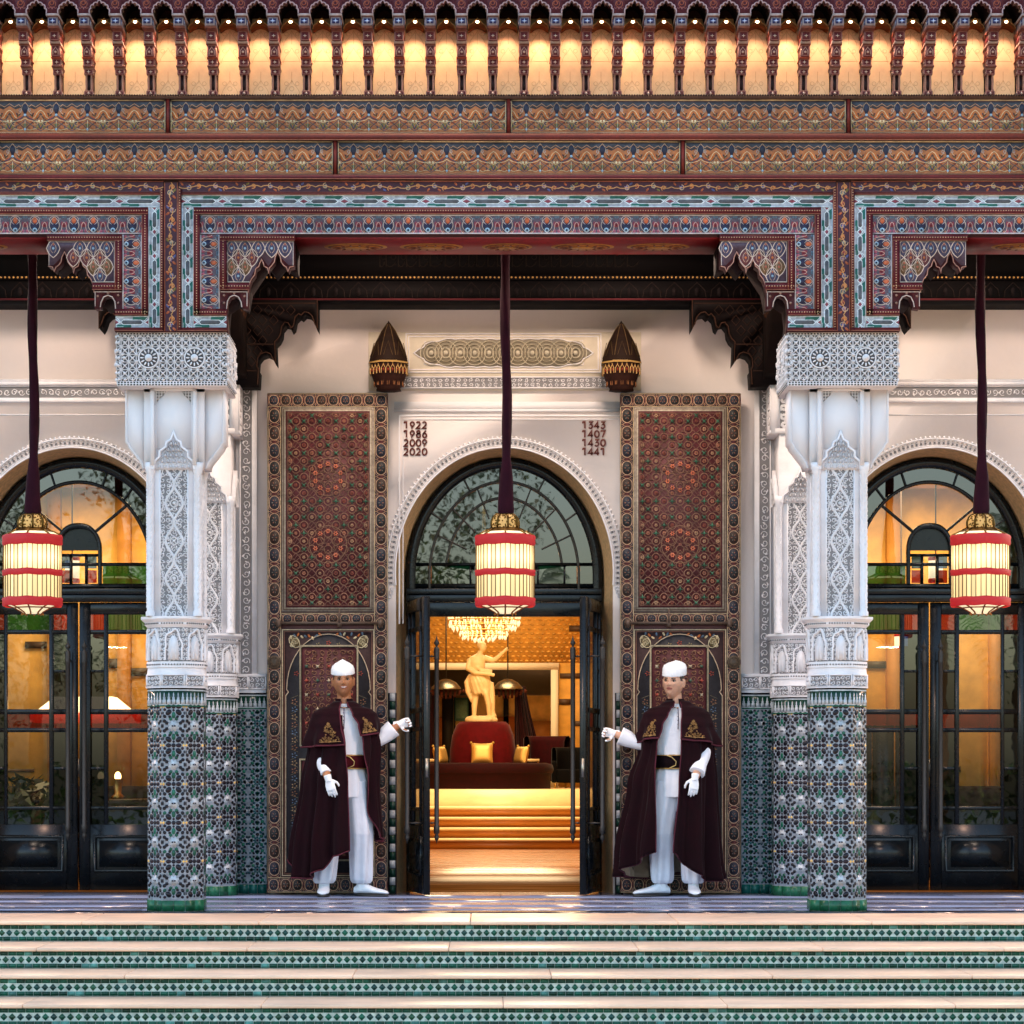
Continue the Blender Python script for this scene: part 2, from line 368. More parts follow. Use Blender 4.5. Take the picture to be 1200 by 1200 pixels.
def rosette_lattice(W, H, nx=3):                  # star lattice of the capital blocks
    g = Geo(); rect(0,W,0,H,0,lin('#4a4749'),g); b = H*.09  # dark ground paints in the shade of the lattice holes
    for (y0,y1) in ((0,b),(H-b,H)):
        slab(0,W,y0,y1,.003,STU,g); k = int(W/.022)
        for i in range(k):
            x = (i+.5)*W/k
            for yy in (.28,.72): chip(g, [(x-.0062,y0+(y1-y0)*yy-.005),(x+.0062,y0+(y1-y0)*yy-.005),(x+.0062,y0+(y1-y0)*yy+.005),(x-.0062,y0+(y1-y0)*yy+.005)], .001, lin('#3a3738'), .003)
    y0 = b; y1 = H-b; hh = y1-y0; p = hh/1.02; cy = (y0+y1)/2; hgt=.014
    cxs = [W/2+(i)*p*.5*2*.72 for i in (-1.5,-.5,.5,1.5)]
    cxs = [W*.27, W*.69, -W*.02+.0, W*1.0]; 
    q = W/8
    # straight strap-work in four directions
    def clipline(x0,y0_,x1,y1_):
        P = [(x0+(x1-x0)*t/24, y0_+(y1_-y0_)*t/24) for t in range(25)]
        run = []
        for a in P:
            if 0 <= a[0] <= W and y0 <= a[1] <= y1: run.append(a)
            else:
                if len(run) > 1: ribbon(g, [run[0], run[-1]], .008, hgt*.8, STU)
                run = []
        if len(run) > 1: ribbon(g, [run[0], run[-1]], .008, hgt*.8, STU)
    st = hh/6
    for i in range(-8, int(W/st)+9):
        clipline(i*st, y0, i*st+hh, y1); clipline(i*st, y1, i*st+hh, y0)
    for i in range(int(W/st)+1): clipline(i*st+st/2, y0, i*st+st/2, y1)
    for j in range(6): ribbon(g, [(0,y0+(j+.5)*st),(W,y0+(j+.5)*st)], .006, hgt*.7, STU)
    for j in range(7):
        for i in range(int(W/st)+1): chip(g, star(min(W-.012,max(.012,i*st)), min(y1-.01,max(y0+.01,y0+j*st)), .013,.006,4,PI/4*((i+j)%2)), hgt, STU)
    for c in (W*.29, W*.71):
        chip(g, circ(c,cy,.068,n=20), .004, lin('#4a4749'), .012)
        ribbon(g, circ(c,cy,.070,n=24), .010, .006, STU, closed=True, base=.016)
        for i in range(12):
            a = i*PI/6; chip(g, petal(c+.047*math.cos(a), cy+.047*math.sin(a), .030, .011, a, 6), .006, STU, .016)
        chip(g, circ(c,cy,.026,n=12), .010, STU, .016); chip(g, star(c,cy,.018,.010,8), .004, STU, .026)
        for i in range(12):
            a = i*PI/6+PI/12; chip(g, petal(c+.090*math.cos(a), cy+.090*math.sin(a), .026, .012, a, 6), .008, STU, .010)
    for c in (0.03, W-.03):
        for i in range(7):
            a = (PI if c > .1 else 0)+(i-3)*PI/6; chip(g, petal(c-(.03 if c<.1 else -.03)+.047*math.cos(a), cy+.047*math.sin(a), .030,.012,a,6), .008, STU, .010)
    return g
def arcade(W, H, n=1):                            # small lobed arches in relief (pillar capitals)
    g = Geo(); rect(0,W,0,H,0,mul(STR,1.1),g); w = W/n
    c = Geo(); curls(c, W, H, .035, seed=9, w=.006, h=.006); g.add(c)
    for i in range(n):
        x = (i+.5)*w
        pts = [(x-w*.36,H*.04),(x-w*.36,H*.40)]+[(x+w*.36*math.cos(a)*(1+.10*math.cos(5*a)), H*.42+H*.50*math.sin(a)*(1+.10*math.cos(5*a))) for a in [PI-PI*t/16 for t in range(17)]]+[(x+w*.36,H*.40),(x+w*.36,H*.04)]
        ribbon(g, pts, .012, .016, STU, flat=True)
        inner = [(x-w*.22,H*.05),(x-w*.22,H*.40)]+[(x+w*.22*math.cos(a), H*.42+H*.34*math.sin(a)) for a in [PI-PI*t/8 for t in range(9)]]+[(x+w*.22,H*.40),(x+w*.22,H*.05)]
        chip(g, inner, .009, mul(STU,.92))
        for s in (-1,1): ribbon(g, [(x+s*w*.10,H*.08),(x+s*w*.10,H*.45)], .006, .006, STU, base=.009)
    return g
# ---- painted wood
def cedar_cell(w, h):                             # frieze of the entablature boards, one repeat centred at u=0, v from 0 to h
    g = Geo(); rect(-w/2,w/2,0,h,0,lin('#a8663c'),g); e=.0012; r = random.Random(2)
    for i in range(26):
        x = r.uniform(.03,.46)*w; y = r.uniform(.06,.60)*h; c = lin(r.choice(['#4a3a30','#5a6a48','#b8643a','#38445e','#a87c50','#6a2c20']))
        for s in (-1,1): chip(g, petal(s*x,y,.016,.008,s*(i*1.1),5), .0005, c)
    ci = [(-w/2,h),(-w/2,h*.86),(-w*.30,h*.74),(-w*.16,h*.80),(0,h*.62),(w*.16,h*.80),(w*.30,h*.74),(w/2,h*.86),(w/2,h)]
    chip(g, ci, e, lin('#4a4d58')); 
    chip(g, [(-w*.13,h*.86),(0,h*.50),(w*.13,h*.86),(0,h*.98)], e, lin('#2c3044'), e)
    chip(g, circ(0,h*.56,w*.045,n=8), e, LBL, 2*e)
    for s in (-1,1):
        ribbon(g, bez((0,h*.60),(s*w*.10,h*.34),(s*w*.36,h*.52),(s*w*.5,h*.10),8), .008, .0015, lin('#3e4250'), flat=True)
        ribbon(g, bez((s*w*.5,h*.62),(s*w*.42,h*.34),(s*w*.10,h*.30),(0,h*.06),8), .006, .0022, lin('#4a4040'), flat=True)
        chip(g, petal(s*w*.36,h*.56,h*.34,w*.16,PI/2-s*.5,8), e, ORG, 0)
        chip(g, petal(s*w*.20,h*.40,h*.30,w*.13,PI/2+s*.6,8), e, lin('#b3522f'), 0)
        chip(g, petal(s*w*.42,h*.20,h*.26,w*.10,s*1.0,8), e, lin('#8a7442'), 0)
        chip(g, petal(s*w*.17,h*.14,h*.26,w*.12,-s*.8,8), e, lin('#a9603a'), 0)
        chip(g, circ(s*w*.5-s*w*.05,h*.36,w*.04,n=6), e, CRM, 2*e)
        ribbon(g, bez((s*w*.5,h*.72),(s*w*.30,h*.62),(s*w*.40,h*.48),(s*w*.24,h*.45),6), .0042, .003, CRM, base=e)
        ribbon(g, bez((s*w*.5,h*.30),(s*w*.36,h*.40),(s*w*.22,h*.30),(0,h*.46),6), .0042, .003, CRM, base=e)
        ribbon(g, bez((0,h*.40),(s*w*.10,h*.28),(s*w*.24,h*.22),(s*w*.5,h*.04),6), .0042, .003, lin('#39465c'), base=e)
        ribbon(g, bez((s*w*.06,h*.10),(s*w*.20,h*.02),(s*w*.26,h*.14),(s*w*.38,h*.10),6), .0036, .003, CRM, base=e)
        ribbon(g, [(0,h*.95),(s*w*.14,h*.84),(s*w*.20,h*.90),(s*w*.34,h*.82),(s*w*.5,h*.93)], .0042, .003, lin('#c79a7a'), base=e)
    for s in (-1,1):
        ribbon(g, bez((0,h*.98),(s*w*.18,h*.80),(s*w*.04,h*.70),(s*w*.22,h*.58),6), .0036, .003, lin('#cdb193'), base=e)
        ribbon(g, spiral(s*w*.36,h*.30,h*.10,h*.02,1.2,s,8,s), .0034, .003, lin('#c9a078'), base=e); ribbon(g, spiral(s*w*.14,h*.72,h*.07,h*.02,1.2,s,8,s), .003, .003, lin('#a9adb5'), base=e)
        ribbon(g, [(s*w*.5,h*.50),(s*w*.40,h*.60),(s*w*.30,h*.50),(s*w*.40,h*.38),(s*w*.5,h*.50)], .0034, .003, lin('#b98a66'), base=e)
    ribbon(g, [(0,h*.02),(0,h*.40)], .004, .003, CRM, base=e)
    chip(g, petal(0,h*.22,h*.16,w*.09,PI/2,6), e, lin('#4c5a3c'), e)
    chip(g, circ(0,h*.09,w*.04,n=6), e, LBL, 2*e)
    return g
def cedar_board(W, h, n):
    g = Geo(); c = cedar_cell(W/n, h*.90); g.tile(c, [((i+.5)*W/n, h*.05, .003) for i in range(n)])
    for (a,b,col) in ((0,h*.035,CRM),(h*.035,h*.05,DRED),(h*.95,h*.965,DRED),(h*.965,h,mul(CRM,.8))): slab(0,W,a,b,.006,col,g)
    slab(0,.006,0,h,.006,CRM,g); slab(W-.006,W,0,h,.006,CRM,g); return g
def petal_cell(w, h):                             # inner painted band
    g = Geo(); rect(-w/2,w/2,0,h,0,lin('#5a4c58'),g); e=.001
    chip(g, petal(0,h*.34,h*.60,w*.50,PI/2,8), e, lin('#2c2a42')); chip(g, petal(0,h*.70,h*.34,w*.26,PI/2,6), e, lin('#c86a48'), e)
    chip(g, circ(0,h*.20,w*.13,n=8), e, LBL, e); chip(g, circ(0,h*.20,w*.06,n=6), e, NAV, 2*e)
    for s in (-1,1):
        ribbon(g, bez((0,h*.06),(s*w*.34,h*.30),(s*w*.36,h*.62),(0,h*.90),8), .0036, .003, lin('#d9bfae'), base=e)
        chip(g, petal(s*w*.22,h*.12,h*.16,w*.08,s*.8,5), e, lin('#b9785a')); chip(g, petal(s*w*.30,h*.80,h*.14,w*.08,-s*.8,5), e, lin('#6d7f8c'))
        chip(g, petal(s*w*.42,h*.5,h*.34,w*.20,PI/2+s*.3,6), e, lin('#8a3a46'))
        chip(g, petal(s*w*.40,h*.14,h*.22,w*.16,PI/2-s*.4,6), e, lin('#a5586a'))
        ribbon(g, bez((s*w*.5,h*.62),(s*w*.30,h*.50),(s*w*.50,h*.30),(s*w*.24,h*.05),6), .0034, .003, lin('#e0b9a8'), base=e)
        ribbon(g, bez((0,h*.95),(s*w*.40,h*.86),(s*w*.22,h*.60),(s*w*.06,h*.50),6), .0034, .003, lin('#d9c6c0'), base=e)
        chip(g, petal(s*w*.44,h*.88,h*.16,w*.16,0,6), e, lin('#5d7184'))
    return g
def petal_band(L, h, n):
    g = Geo(); g.tile(petal_cell(L/n, h), [((i+.5)*L/n, 0, 0) for i in range(n)]); slab(0,L,0,h*.06,.003,lin('#c9c0c4'),g); slab(0,L,h*.94,h,.003,lin('#c9c0c4'),g); return g
def scale_cell(w, h, k):
    g = Geo(); e=.001; cols=[lin('#6e3c42'),lin('#4c4862'),lin('#4f5b5b'),lin('#75583e')]
    pts = bez((0,-h/2),(w*.42,-h*.3),(w*.42,-h*.1),(w*.5,0),5)+bez((w*.5,0),(w*.42,h*.1),(w*.42,h*.3),(0,h/2),5)[1:]
    pts = pts+[(-x,y) for x,y in reversed(pts[1:-1])]
    chip(g, pts, e, cols[k%4]); ribbon(g, pts, .0065, .004, lin('#e6c9b8'), closed=True)
    for s in (-1,1): ribbon(g, bez((s*w*.05,-h*.25),(s*w*.3,-h*.1),(s*w*.25,h*.15),(0,h*.3),5), .0035, .003, lin('#cfa88e'), base=e)
    chip(g, circ(0,0,w*.10,n=6), e, [ORG,LBL,CRM,lin('#b3614a')][k%4], e); chip(g, petal(0,h*.22,h*.16,w*.12,PI/2,6), e, lin('#b3614a'), e); return g
def inside(p, poly):
    x,y=p; c=False; n=len(poly)
    for i in range(n):
        x1,y1=poly[i]; x2,y2=poly[(i+1)%n]
        if (y1>y)!=(y2>y) and x < (x2-x1)*(y-y1)/(y2-y1)+x1: c = not c
    return c
def scale_fill(poly, u0, v0, w, h, nx, ny, g, base=.002):
    cs = [scale_cell(w,h,k) for k in range(4)]
    for j in range(2*ny+1):
        for i in range(nx+1):
            x = u0+(i+(.5 if j%2 else 0))*w; y = v0+j*h/2
            if all(inside((x+dx,y+dy), poly) for dx in (-w*.22,w*.22) for dy in (-h*.16,h*.16)): g.add(cs[(j//2+j)%4 if j%2 else (j+1)%4], off=(x,y,base))
def strap_cell(w, h):                             # long hexagon strapwork, white, green and dark
    g = Geo(); rect(-w/2,w/2,0,h,0,lin('#a6a9b2'),g); e=.0012
    for (s,v0,v1) in ((1,h*.68,h*.97),(-1,h*.03,h*.32)):
        c = s*w*.24; chip(g, [(c-w*.23,v0 if s>0 else v0+h*.1),(c-w*.19,v0),(c+w*.19,v0),(c+w*.23,(v0+v1)/2),(c+w*.20,v1),(c-w*.20,v1)], e, lin('#2c6a60'))
    hx = [(-w*.34,h*.5),(-w*.27,h*.32),(w*.27,h*.32),(w*.34,h*.5),(w*.27,h*.68),(-w*.27,h*.68)]
    chip(g, hx, e, lin('#5d5d62')); ribbon(g, hx, .006, .004, lin('#e8eef2'), closed=True)
    for s in (-1,1):
        chip(g, [(s*w*.5-w*.0,h*.5-h*.14),(s*w*.5-s*w*.10,h*.5),(s*w*.5,h*.5+h*.14)], e, lin('#8e4250'))
        ribbon(g, [(s*w*.5,h*.74),(s*w*.38,h*.5),(s*w*.5,h*.26)], .005, .004, lin('#e8eef2'))
        ribbon(g, [(s*w*.34,h*.5),(s*w*.46,h*.86),(s*w*.5,h*.86)], .005, .004, lin('#e8eef2'))
    for v in (h*.86,h*.14): ribbon(g, [(-w*.5,v),(-w*.30,v),(-w*.26,v-h*.0)], .004, .003, lin('#e8eef2'))
    return g
def strap_band(L, h, n):
    g = Geo(); g.tile(strap_cell(L/n,h), [((i+.5)*L/n,0,0) for i in range(n)]); slab(0,L,0,.006,.004,lin('#dfe9f0'),g); slab(0,L,h-.006,h,.004,lin('#dfe9f0'),g); return g
def scroll_cell(w, h, k):
    g = Geo(); e=.001; s = 1 if k%2 else -1; m = h*.5
    rect(-w/2,w/2,0,h,0,lin('#421a2c'),g)
    ribbon(g, bez((-w/2,m),(-w*.2,m+s*h*.45),(w*.2,m-s*h*.45),(w/2,m),8), .007, .003, lin('#c98f5a'))
    ribbon(g, spiral(-w*.14,m+s*h*.08,h*.26,h*.05,1.1,1.5,10,s), .006, .003, lin('#c9a583'))
    ribbon(g, spiral(w*.22,m-s*h*.10,h*.24,h*.05,1.1,4.2,10,-s), .006, .003, lin('#d08a52'))
    chip(g, star(-w*.14,m+s*h*.05,h*.24,h*.10,5,k), e, [lin('#5566a0'),lin('#9a7fa6'),lin('#7a8a86')][k%3])
    chip(g, petal(w*.24,m-s*h*.08,h*.42,h*.20,.7*s,6), e, [ORG,lin('#9a3b3f'),lin('#c8804e')][k%3])
    chip(g, petal(w*.02,m-s*h*.26,h*.36,h*.18,-.6*s,6), e, [lin('#b9623f'),lin('#5a5f90'),OLV][k%3])
    chip(g, petal(-w*.38,m-s*h*.24,h*.36,h*.18,.9*s,6), e, lin('#b9623f'))
    return g
def scroll_band(L, h, n):
    g = Geo()
    for k in range(6): g.tile(scroll_cell(L/n,h,k), [((i+.5)*L/n,0,0) for i in range(n) if i%6==k])
    slab(0,L,0,h*.07,.003,lin('#a8604a'),g); slab(0,L,h*.93,h,.003,lin('#a8604a'),g); return g
def bead_row(L, r, n, col):
    g = Geo(); c = Geo(); chip(c, circ(0,0,r,n=6), r*.8, col); g.tile(c, [((i+.5)*L/n,0,0) for i in range(n)]); return g
def chain_cell(w, h, k=0):                        # border of the big doors, medallions along v
    g = Geo(); e=.001; rect(-w/2,w/2,-h/2,h/2,0,lin('#1d1a24'),g)
    md = bez((0,-h*.40),(w*.22,-h*.36),(w*.40,-h*.30),(w*.38,0),5)+bez((w*.38,0),(w*.40,h*.30),(w*.22,h*.36),(0,h*.40),5)[1:]
    md = md+[(-x,y) for x,y in reversed(md[1:-1])]
    chip(g, md, e, [lin('#2a2c38'),lin('#3a2c28'),lin('#2a2a2c')][k%3]); ribbon(g, md, .0070, .004, lin('#b8957a'), closed=True)
    for i in range(6):
        a = i*PI/3; chip(g, petal(w*.15*math.cos(a),h*.16*math.sin(a),w*.16,w*.08,a,5), e, [lin('#8a5a48'),lin('#6b625a')][i%2], e)
    for s in (-1,1):
        chip(g, petal(0,s*h*.46,h*.10,w*.4,PI/2,6), e, lin('#54262a'))
        for q in (-1,1):
            ribbon(g, bez((q*w*.06,s*h*.40),(q*w*.3,s*h*.44),(q*w*.2,s*h*.5),(q*w*.44,s*h*.5),5), .004, .004, lin('#a87c60'))
            ribbon(g, bez((q*w*.48,s*h*.10),(q*w*.42,s*h*.2),(q*w*.46,s*h*.4),(q*w*.2,s*h*.46),5), .0035, .003, lin('#9c7260'))
    return g
def chain(L, w, n):                               # along v
    g = Geo()
    for k in range(3): g.tile(chain_cell(w, L/n, k), [(0,(i+.5)*L/n,0) for i in range(n) if i%3==k])
    slab(-w/2,-w/2+.004,0,L,.004,mul(CRM,.8),g); slab(w/2-.004,w/2,0,L,.004,mul(CRM,.8),g); return g
def turn(g): return Geo().add(g, M4=np.array([[0,1,0,0],[1,0,0,0],[0,0,1,0],[0,0,0,1.]]))   # swap u and v
def girih(W, H):                                  # carved star panel with florets: lower left origin
    g = Geo(); r = random.Random(4); rect(0,W,0,H,0,lin('#3e2a29'),g)
    nx = 10; dx = W/nx; ny = round(H/dx); dy = H/ny; rib = lin('#6e4a40'); rib2 = lin('#86624e'); e = .006
    for i in range(nx+1):
        for j in range(ny+1):
            x=i*dx; y=j*dy; odd=(i+j)%2
            if odd: pts=[(x-dx*.5,y),(x,y-dy*.5),(x+dx*.5,y),(x,y+dy*.5)]
            else: pts=[(x+dx*.52*math.cos(a+PI/8),y+dy*.52*math.sin(a+PI/8)) for a in [k*PI/4 for k in range(8)]]
            pts=[(min(W,max(0,p[0])),min(H,max(0,p[1]))) for p in pts]
            ribbon(g, pts, .007, e, rib if odd else rib2, closed=True, base=.001)
            if odd and 0<i<nx and 0<j<ny and r.random()<.7: ribbon(g, [(x-dx*.8,y-dy*.3),(x-dx*.2,y-dy*.3),(x+dx*.2,y+dy*.3),(x+dx*.8,y+dy*.3)], .006, e, rib, base=.002)
    def floret(x,y,s,c):
        for k in range(6):
            a=k*PI/3; chip(g, petal(x+s*.55*math.cos(a), y+s*.55*math.sin(a), s*.8, s*.5, a, 6), .004, c, .008)
        chip(g, circ(x,y,s*.28,n=6), .006, lin('#3a1418'), .008)
    cen = [(W/2,H*.317),(W/2,H*.667)]; R0 = W*.165
    for (cx,cy) in cen:
        for k in range(10):
            a=k*PI/5+PI/10; floret(cx+R0*math.cos(a), cy+R0*math.sin(a), dx*.34, lin('#cf7355'))
        floret(cx,cy,dx*.22,lin('#a86a58'))
        ribbon(g, circ(cx,cy,R0*1.42,n=20), .007, e, rib2, closed=True, base=.003); ribbon(g, star(cx,cy,R0*.75,R0*.42,10), .005, e, rib2, closed=True, base=.003)
    for i in range(nx+1):
        for j in range(ny+1):
            x=min(W-dx*.3,max(dx*.3,i*dx)); y=min(H-dy*.3,max(dy*.3,j*dy))
            if min(math.hypot(x-c[0],y-c[1]) for c in cen) < R0*1.30: continue
            if (i+j)%2==0: floret(x,y,dx*.25*r.uniform(.85,1.2),[lin('#a87058'),lin('#8a4a3c'),lin('#b08a6c')][r.randrange(3)])
            elif (i*j+i)%2==0 or (i+2*j)%3==0: chip(g, star(x,y,dx*.46,dx*.12,4,PI/4 if (i+j//2)%2 else 0), .005, lin('#3c6650'), .006)
    return g
# ------------------------------------------------------------------ main dimensions
YW, YG, YB = 2.67, 3.0, -.14
XC = .147; PIL = [XC-2.369, XC+2.369]; SB = [XC-3.527, XC+3.527]    # bay centre, pillar axes, side bay centres
sB = (CD+YB)/FPX
def zB(py): return PZ(py, YB)
CORE = 'structure'
XL, XR = -4.9, 5.2                                                    # built width of the portico

# ------------------------------------------------------------------ ground, steps and porch floor
g = Geo(); box(-60,60,-90,-4.05,-.89,-.79,lin('#8a7f72'),g); tag(g.build('ground', M['ground']), kind='structure')
def riser_tiles(W, H):
    g = Geo(); r = random.Random(3); n = int(W/.0495); w = W/n; rect(0,W,0,H,0,lin('#b0beb6'),g)
    for (a,b,k) in ((.02,.27,1),(.76,.99,2)):
        m = int(W/.052); ww = W/m
        for i in range(m): slab(i*ww+.0012,(i+1)*ww-.0012,H*a,H*b,.0018,mul(GRN if r.random()<.9 else lin('#4f8a80'), r.uniform(.4,1.15)),g)
    for i in range(n):
        c = (i+.5)*w; q = mul([GRN,lin('#1c4642'),lin('#29553f')][r.randrange(3)], r.uniform(.6,1.3))
        chip(g, [(c-w*.44,H*.515),(c,H*.515-H*.21),(c+w*.44,H*.515),(c,H*.515+H*.21)], .0018, q)
    return g
edges = [-1.20, -1.85, -2.40, -2.95, -3.50, -4.05]                    # front edge of each level
for k in range(6):
    top = -.13*k; yf = edges[k]; yb = edges[k-1]-.02 if k else -.20
    st = box(XL-3,XR+3,yf+.035,(yb if k else 2.60),top-.13-.10,top-.0225,lin('#9a8f80'))
    o = tag(st.build('step', M['marble']), kind='structure')
    rs = riser_tiles(XR-XL+6, .106)
    rb = front(rs, yf+.034, XL-3, top-.131).build('riser_tiles', M['glaze'], o); rb['kind'] = 'stuff'
    r = random.Random(k*7+1); x = XL-3
    while x < XR+3:
        w = r.uniform(1.15,1.45); x1 = min(x+w, XR+3); c = mul(lin('#f4ceb0'), r.uniform(.95,1.03))
        q = box(x+.0012,x1-.0012,yf,yb,top-.022,top,c).build('tread_slab', M['marble'], o); bevel(q, .006, 2); x = x1
# glossy porch floor behind the marble edge, in long slabs
fl = tag(box(XL-3,XR+3,-.2,2.95,-.045,-.036,lin('#2a2c33')).build('porch_floor', M['floor']), kind='structure')
yy = [-.197, .16, .62, 1.30, 1.93, 2.95]; r = random.Random(5)
for j in range(5):
    x = XL-3-r.random()
    while x < XR+3:
        w = r.uniform(1.1,1.3); c = mul(lin('#8088a4'), r.uniform(.97,1.03)) if j else lin('#343848')
        box(x+.002,x+w-.002,yy[j]+.0015,yy[j+1]-.0015,-.035,0,c).build('floor_slab', M['floor'], fl); x += w

# ------------------------------------------------------------------ the two big tiled pillars and the wall pilasters
def octa(geo, a, k, z0, g, W0=None):
    th = k*PI/4; u = (math.cos(th), math.sin(th), 0); n = (math.sin(th), -math.cos(th), 0); W = 2*a*math.tan(PI/8)
    o = [n[i]*a-u[i]*W/2 for i in range(3)]; o[2] = z0; g.place(geo, o, u, (0,0,1), n)
def octring(a0, a1, z0, z1, col, g):
    k = 1/math.cos(PI/8); lathe([(a0*k,z0),(a1*k,z1)], 8, col=col, g=g, a0=PI/8, a1=PI/8+2*PI)
def z0_(py): return PZ(py, 0)
def make_pillar(block=True):
    faces = [0,1,2,3,4,5,6,7] if block else [0,1,2,6,7]; a = .2; W = 2*a*math.tan(PI/8); yc = .2
    root = empty('tiled_pillar' if block else 'wall_pilaster')
    def B(g, name, m): o = g.build(name, m, root); o.location.y = yc; return o
    za, zb, zc_, zd = z0_(1055), z0_(828), z0_(805), z0_(790)
    g = Geo(); octring(a-.002,a-.002,0,zd,WHT,g)
    p = tile_panel(W, zb-za, ch=.267, seed=2)
    for k in faces: octa(p, a-.001, k, za, g)
    mg = merlons(W, zc_-zb, 5)
    for k in faces: octa(mg, a, k, zb, g)
    o = B(g, 'zellige_tiles', M['glaze']); o['kind'] = 'stuff'
    # green base tiles, one by one
    r = random.Random(9)
    for k in faces:
        for i in range(2):
            q = Geo(); slab(.001+i*W/2, (i+1)*W/2-.001, .002, za-.002, .004, mul(lin('#1f5c40'), r.uniform(.7,1.3)), q); t = Geo(); octa(q, a, k, 0, t); B(t, 'tile', M['glaze'])
    g = Geo(); ls = lace_strip(W, zd-zc_, .04)
    for k in faces: octa(ls, a+.004, k, zc_, g)
    octring(a+.012,a+.012,zc_-.006,zc_+.008,STU,g); octring(a+.004,a-.002,zd,z0_(782),STU,g)
    B(g, 'stucco_band', M['stucco'])
    g = Geo(); z1, z2 = z0_(782), z0_(775)
    octring(a-.002,a-.002,z1-.01,z0_(733),STU,g); octring(a+.006,a+.006,z1,z2,STU,g)
    br = bead_row(W, .006, 8, mul(STR,.6))
    for k in faces: octa(br, a+.006, k, (z1+z2)/2, g)
    ar = arcade(W, z0_(735)-z2)
    for k in faces: octa(ar, a-.001, k, z2, g)
    k0 = z0_(735)
    for (r0,r1,y0,y1) in ((a,a+.02,k0,k0+.02),(a+.02,a+.02,k0+.02,k0+.035),(a+.02,a+.045,k0+.035,k0+.06),(a+.045,a+.045,k0+.06,k0+.078),(a+.045,a-.03,k0+.078,k0+.080)): octring(r0,r1,y0,y1,STU,g)
    br = bead_row(W, .006, 9, mul(STR,.6))
    for k in faces: octa(br, a+.02, k, k0+.028, g)
    B(g, 'arcaded_capital', M['stucco'])
    # upper shaft: square core, lace panels, corner colonnettes
    s0, s1 = k0+.08, z0_(545); hw = .165; g = Geo(); box(-hw,hw,-hw,hw,s0-.02,z0_(455)+.05,STU,g)
    lp = ogee_lace(.206, s1-s0, 4)
    for k in ([0,2,4,6] if block else [0,2,6]):
        th = k*PI/4; u = (math.cos(th), math.sin(th), 0); n = (math.sin(th), -math.cos(th), 0)
        g.place(lp, [n[0]*(hw+.001)-u[0]*.103, n[1]*(hw+.001)-u[1]*.103, s0], u, (0,0,1), n)
    o = B(g, 'lace_shaft', M['stucco'])
    for sx in (-1,1):
        for sy in ((-1,1) if block else (-1,)):
            g = Geo(); cx, cy = sx*(hw+.003), sy*(hw+.003)
            lathe([(.034,s0),(.034,s0+.03),(.026,s0+.04),(.026,s1-.06),(.034,s1-.05),(.034,s1-.03),(.040,s1-.02),(.040,s1+.02),(.036,s1+.02)], 10, (cx,cy,0), mul(STU,.97), g)
            nn = int((s1-s0-.12)/.05)
            for i in range(nn):
                zz = s0+.06+i*.05
                for j in range(4):
                    tube([(cx+.027*math.cos(b), cy+.027*math.sin(b), zz+dz) for b,dz in ((j*PI/2+.2,0),(j*PI/2+.6,.022),(j*PI/2+.2,.045))], .0045, 4, STU, g, False)
            B(g, 'colonnette', M['stucco'])
    # hood of small stalactite arches
    g = Geo(); top = z0_(508)
    for k in ([0,2,6] if block else [0,2,6]):
        th = k*PI/4; u = (math.cos(th), math.sin(th), 0); n = (math.sin(th), -math.cos(th), 0); h = Geo()
        hp = [(-.15,s1-.03),(-.135,s1+.03),(-.10,s1+.06),(-.10,s1+.10),(-.055,s1+.13),(-.05,s1+.165),(-.02,s1+.18),(0,top+.01)]
        hp = hp+[(-x,y) for x,y in reversed(hp[:-1])]
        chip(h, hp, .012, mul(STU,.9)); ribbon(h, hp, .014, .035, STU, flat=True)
        for row,(nn,wd) in enumerate(((6,.24),(5,.19),(4,.15),(3,.10),(2,.06))):
            for i in range(nn):
                cx = (i-(nn-1)/2)*wd/nn*1.05; zz = s1-.02+row*.040; w = wd/nn
                pts = [(cx-w*.42,zz),(cx-w*.40,zz+.022),(cx,zz+.040),(cx+w*.40,zz+.022),(cx+w*.42,zz)]
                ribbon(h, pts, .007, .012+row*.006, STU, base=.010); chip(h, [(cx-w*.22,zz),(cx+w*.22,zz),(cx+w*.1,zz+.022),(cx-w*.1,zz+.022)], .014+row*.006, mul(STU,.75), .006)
        g.place(h, [n[0]*(hw+.005), n[1]*(hw+.005), 0], u, (0,0,1), n)
    B(g, 'stalactite_hood', M['stucco'])
    zt = z0_(455)
    if block:
        # boxed panels under the block: a frame with corner fretwork, plain field
        g = Geo(); zb2 = z0_(517)
        for k in (0,2,6):
            th = k*PI/4; u = (math.cos(th), math.sin(th), 0); n = (math.sin(th), -math.cos(th), 0); h = Geo()
            for s in (-1,1): slab(*sorted((s*.165,s*.135)),z0_(545),zt,.05,STU,h); slab(*sorted((s*.130,s*.124)),z0_(540),zt-.01,.03,STU,h)
            slab(-.165,.165,zt-.02,zt,.05,STU,h); slab(-.135,.135,zb2-.05,zt-.02,.018,mul(STU,.98),h)
            for s in (-1,1):
                chip(h, [(s*.134,zt-.021),(s*.058,zt-.021),(s*.075,zt-.05),(s*.105,zt-.075),(s*.134,zt-.12)], .003, mul(STR,.9), .018)
                for q in range(4): ribbon(h, [(s*.130,zt-.02-q*.022-.01),(s*(.130-.066+q*.016),zt-.02-q*.022-.01)], .007,.012,STU,base=.018); ribbon(h, [(s*(.125-q*.02),zt-.02),(s*(.125-q*.02),zt-.09+q*.018)], .007,.012,STU,base=.018)
            g.place(h, [n[0]*hw, n[1]*hw, 0], u, (0,0,1), n)
        B(g, 'fretwork_panel', M['plaster'])
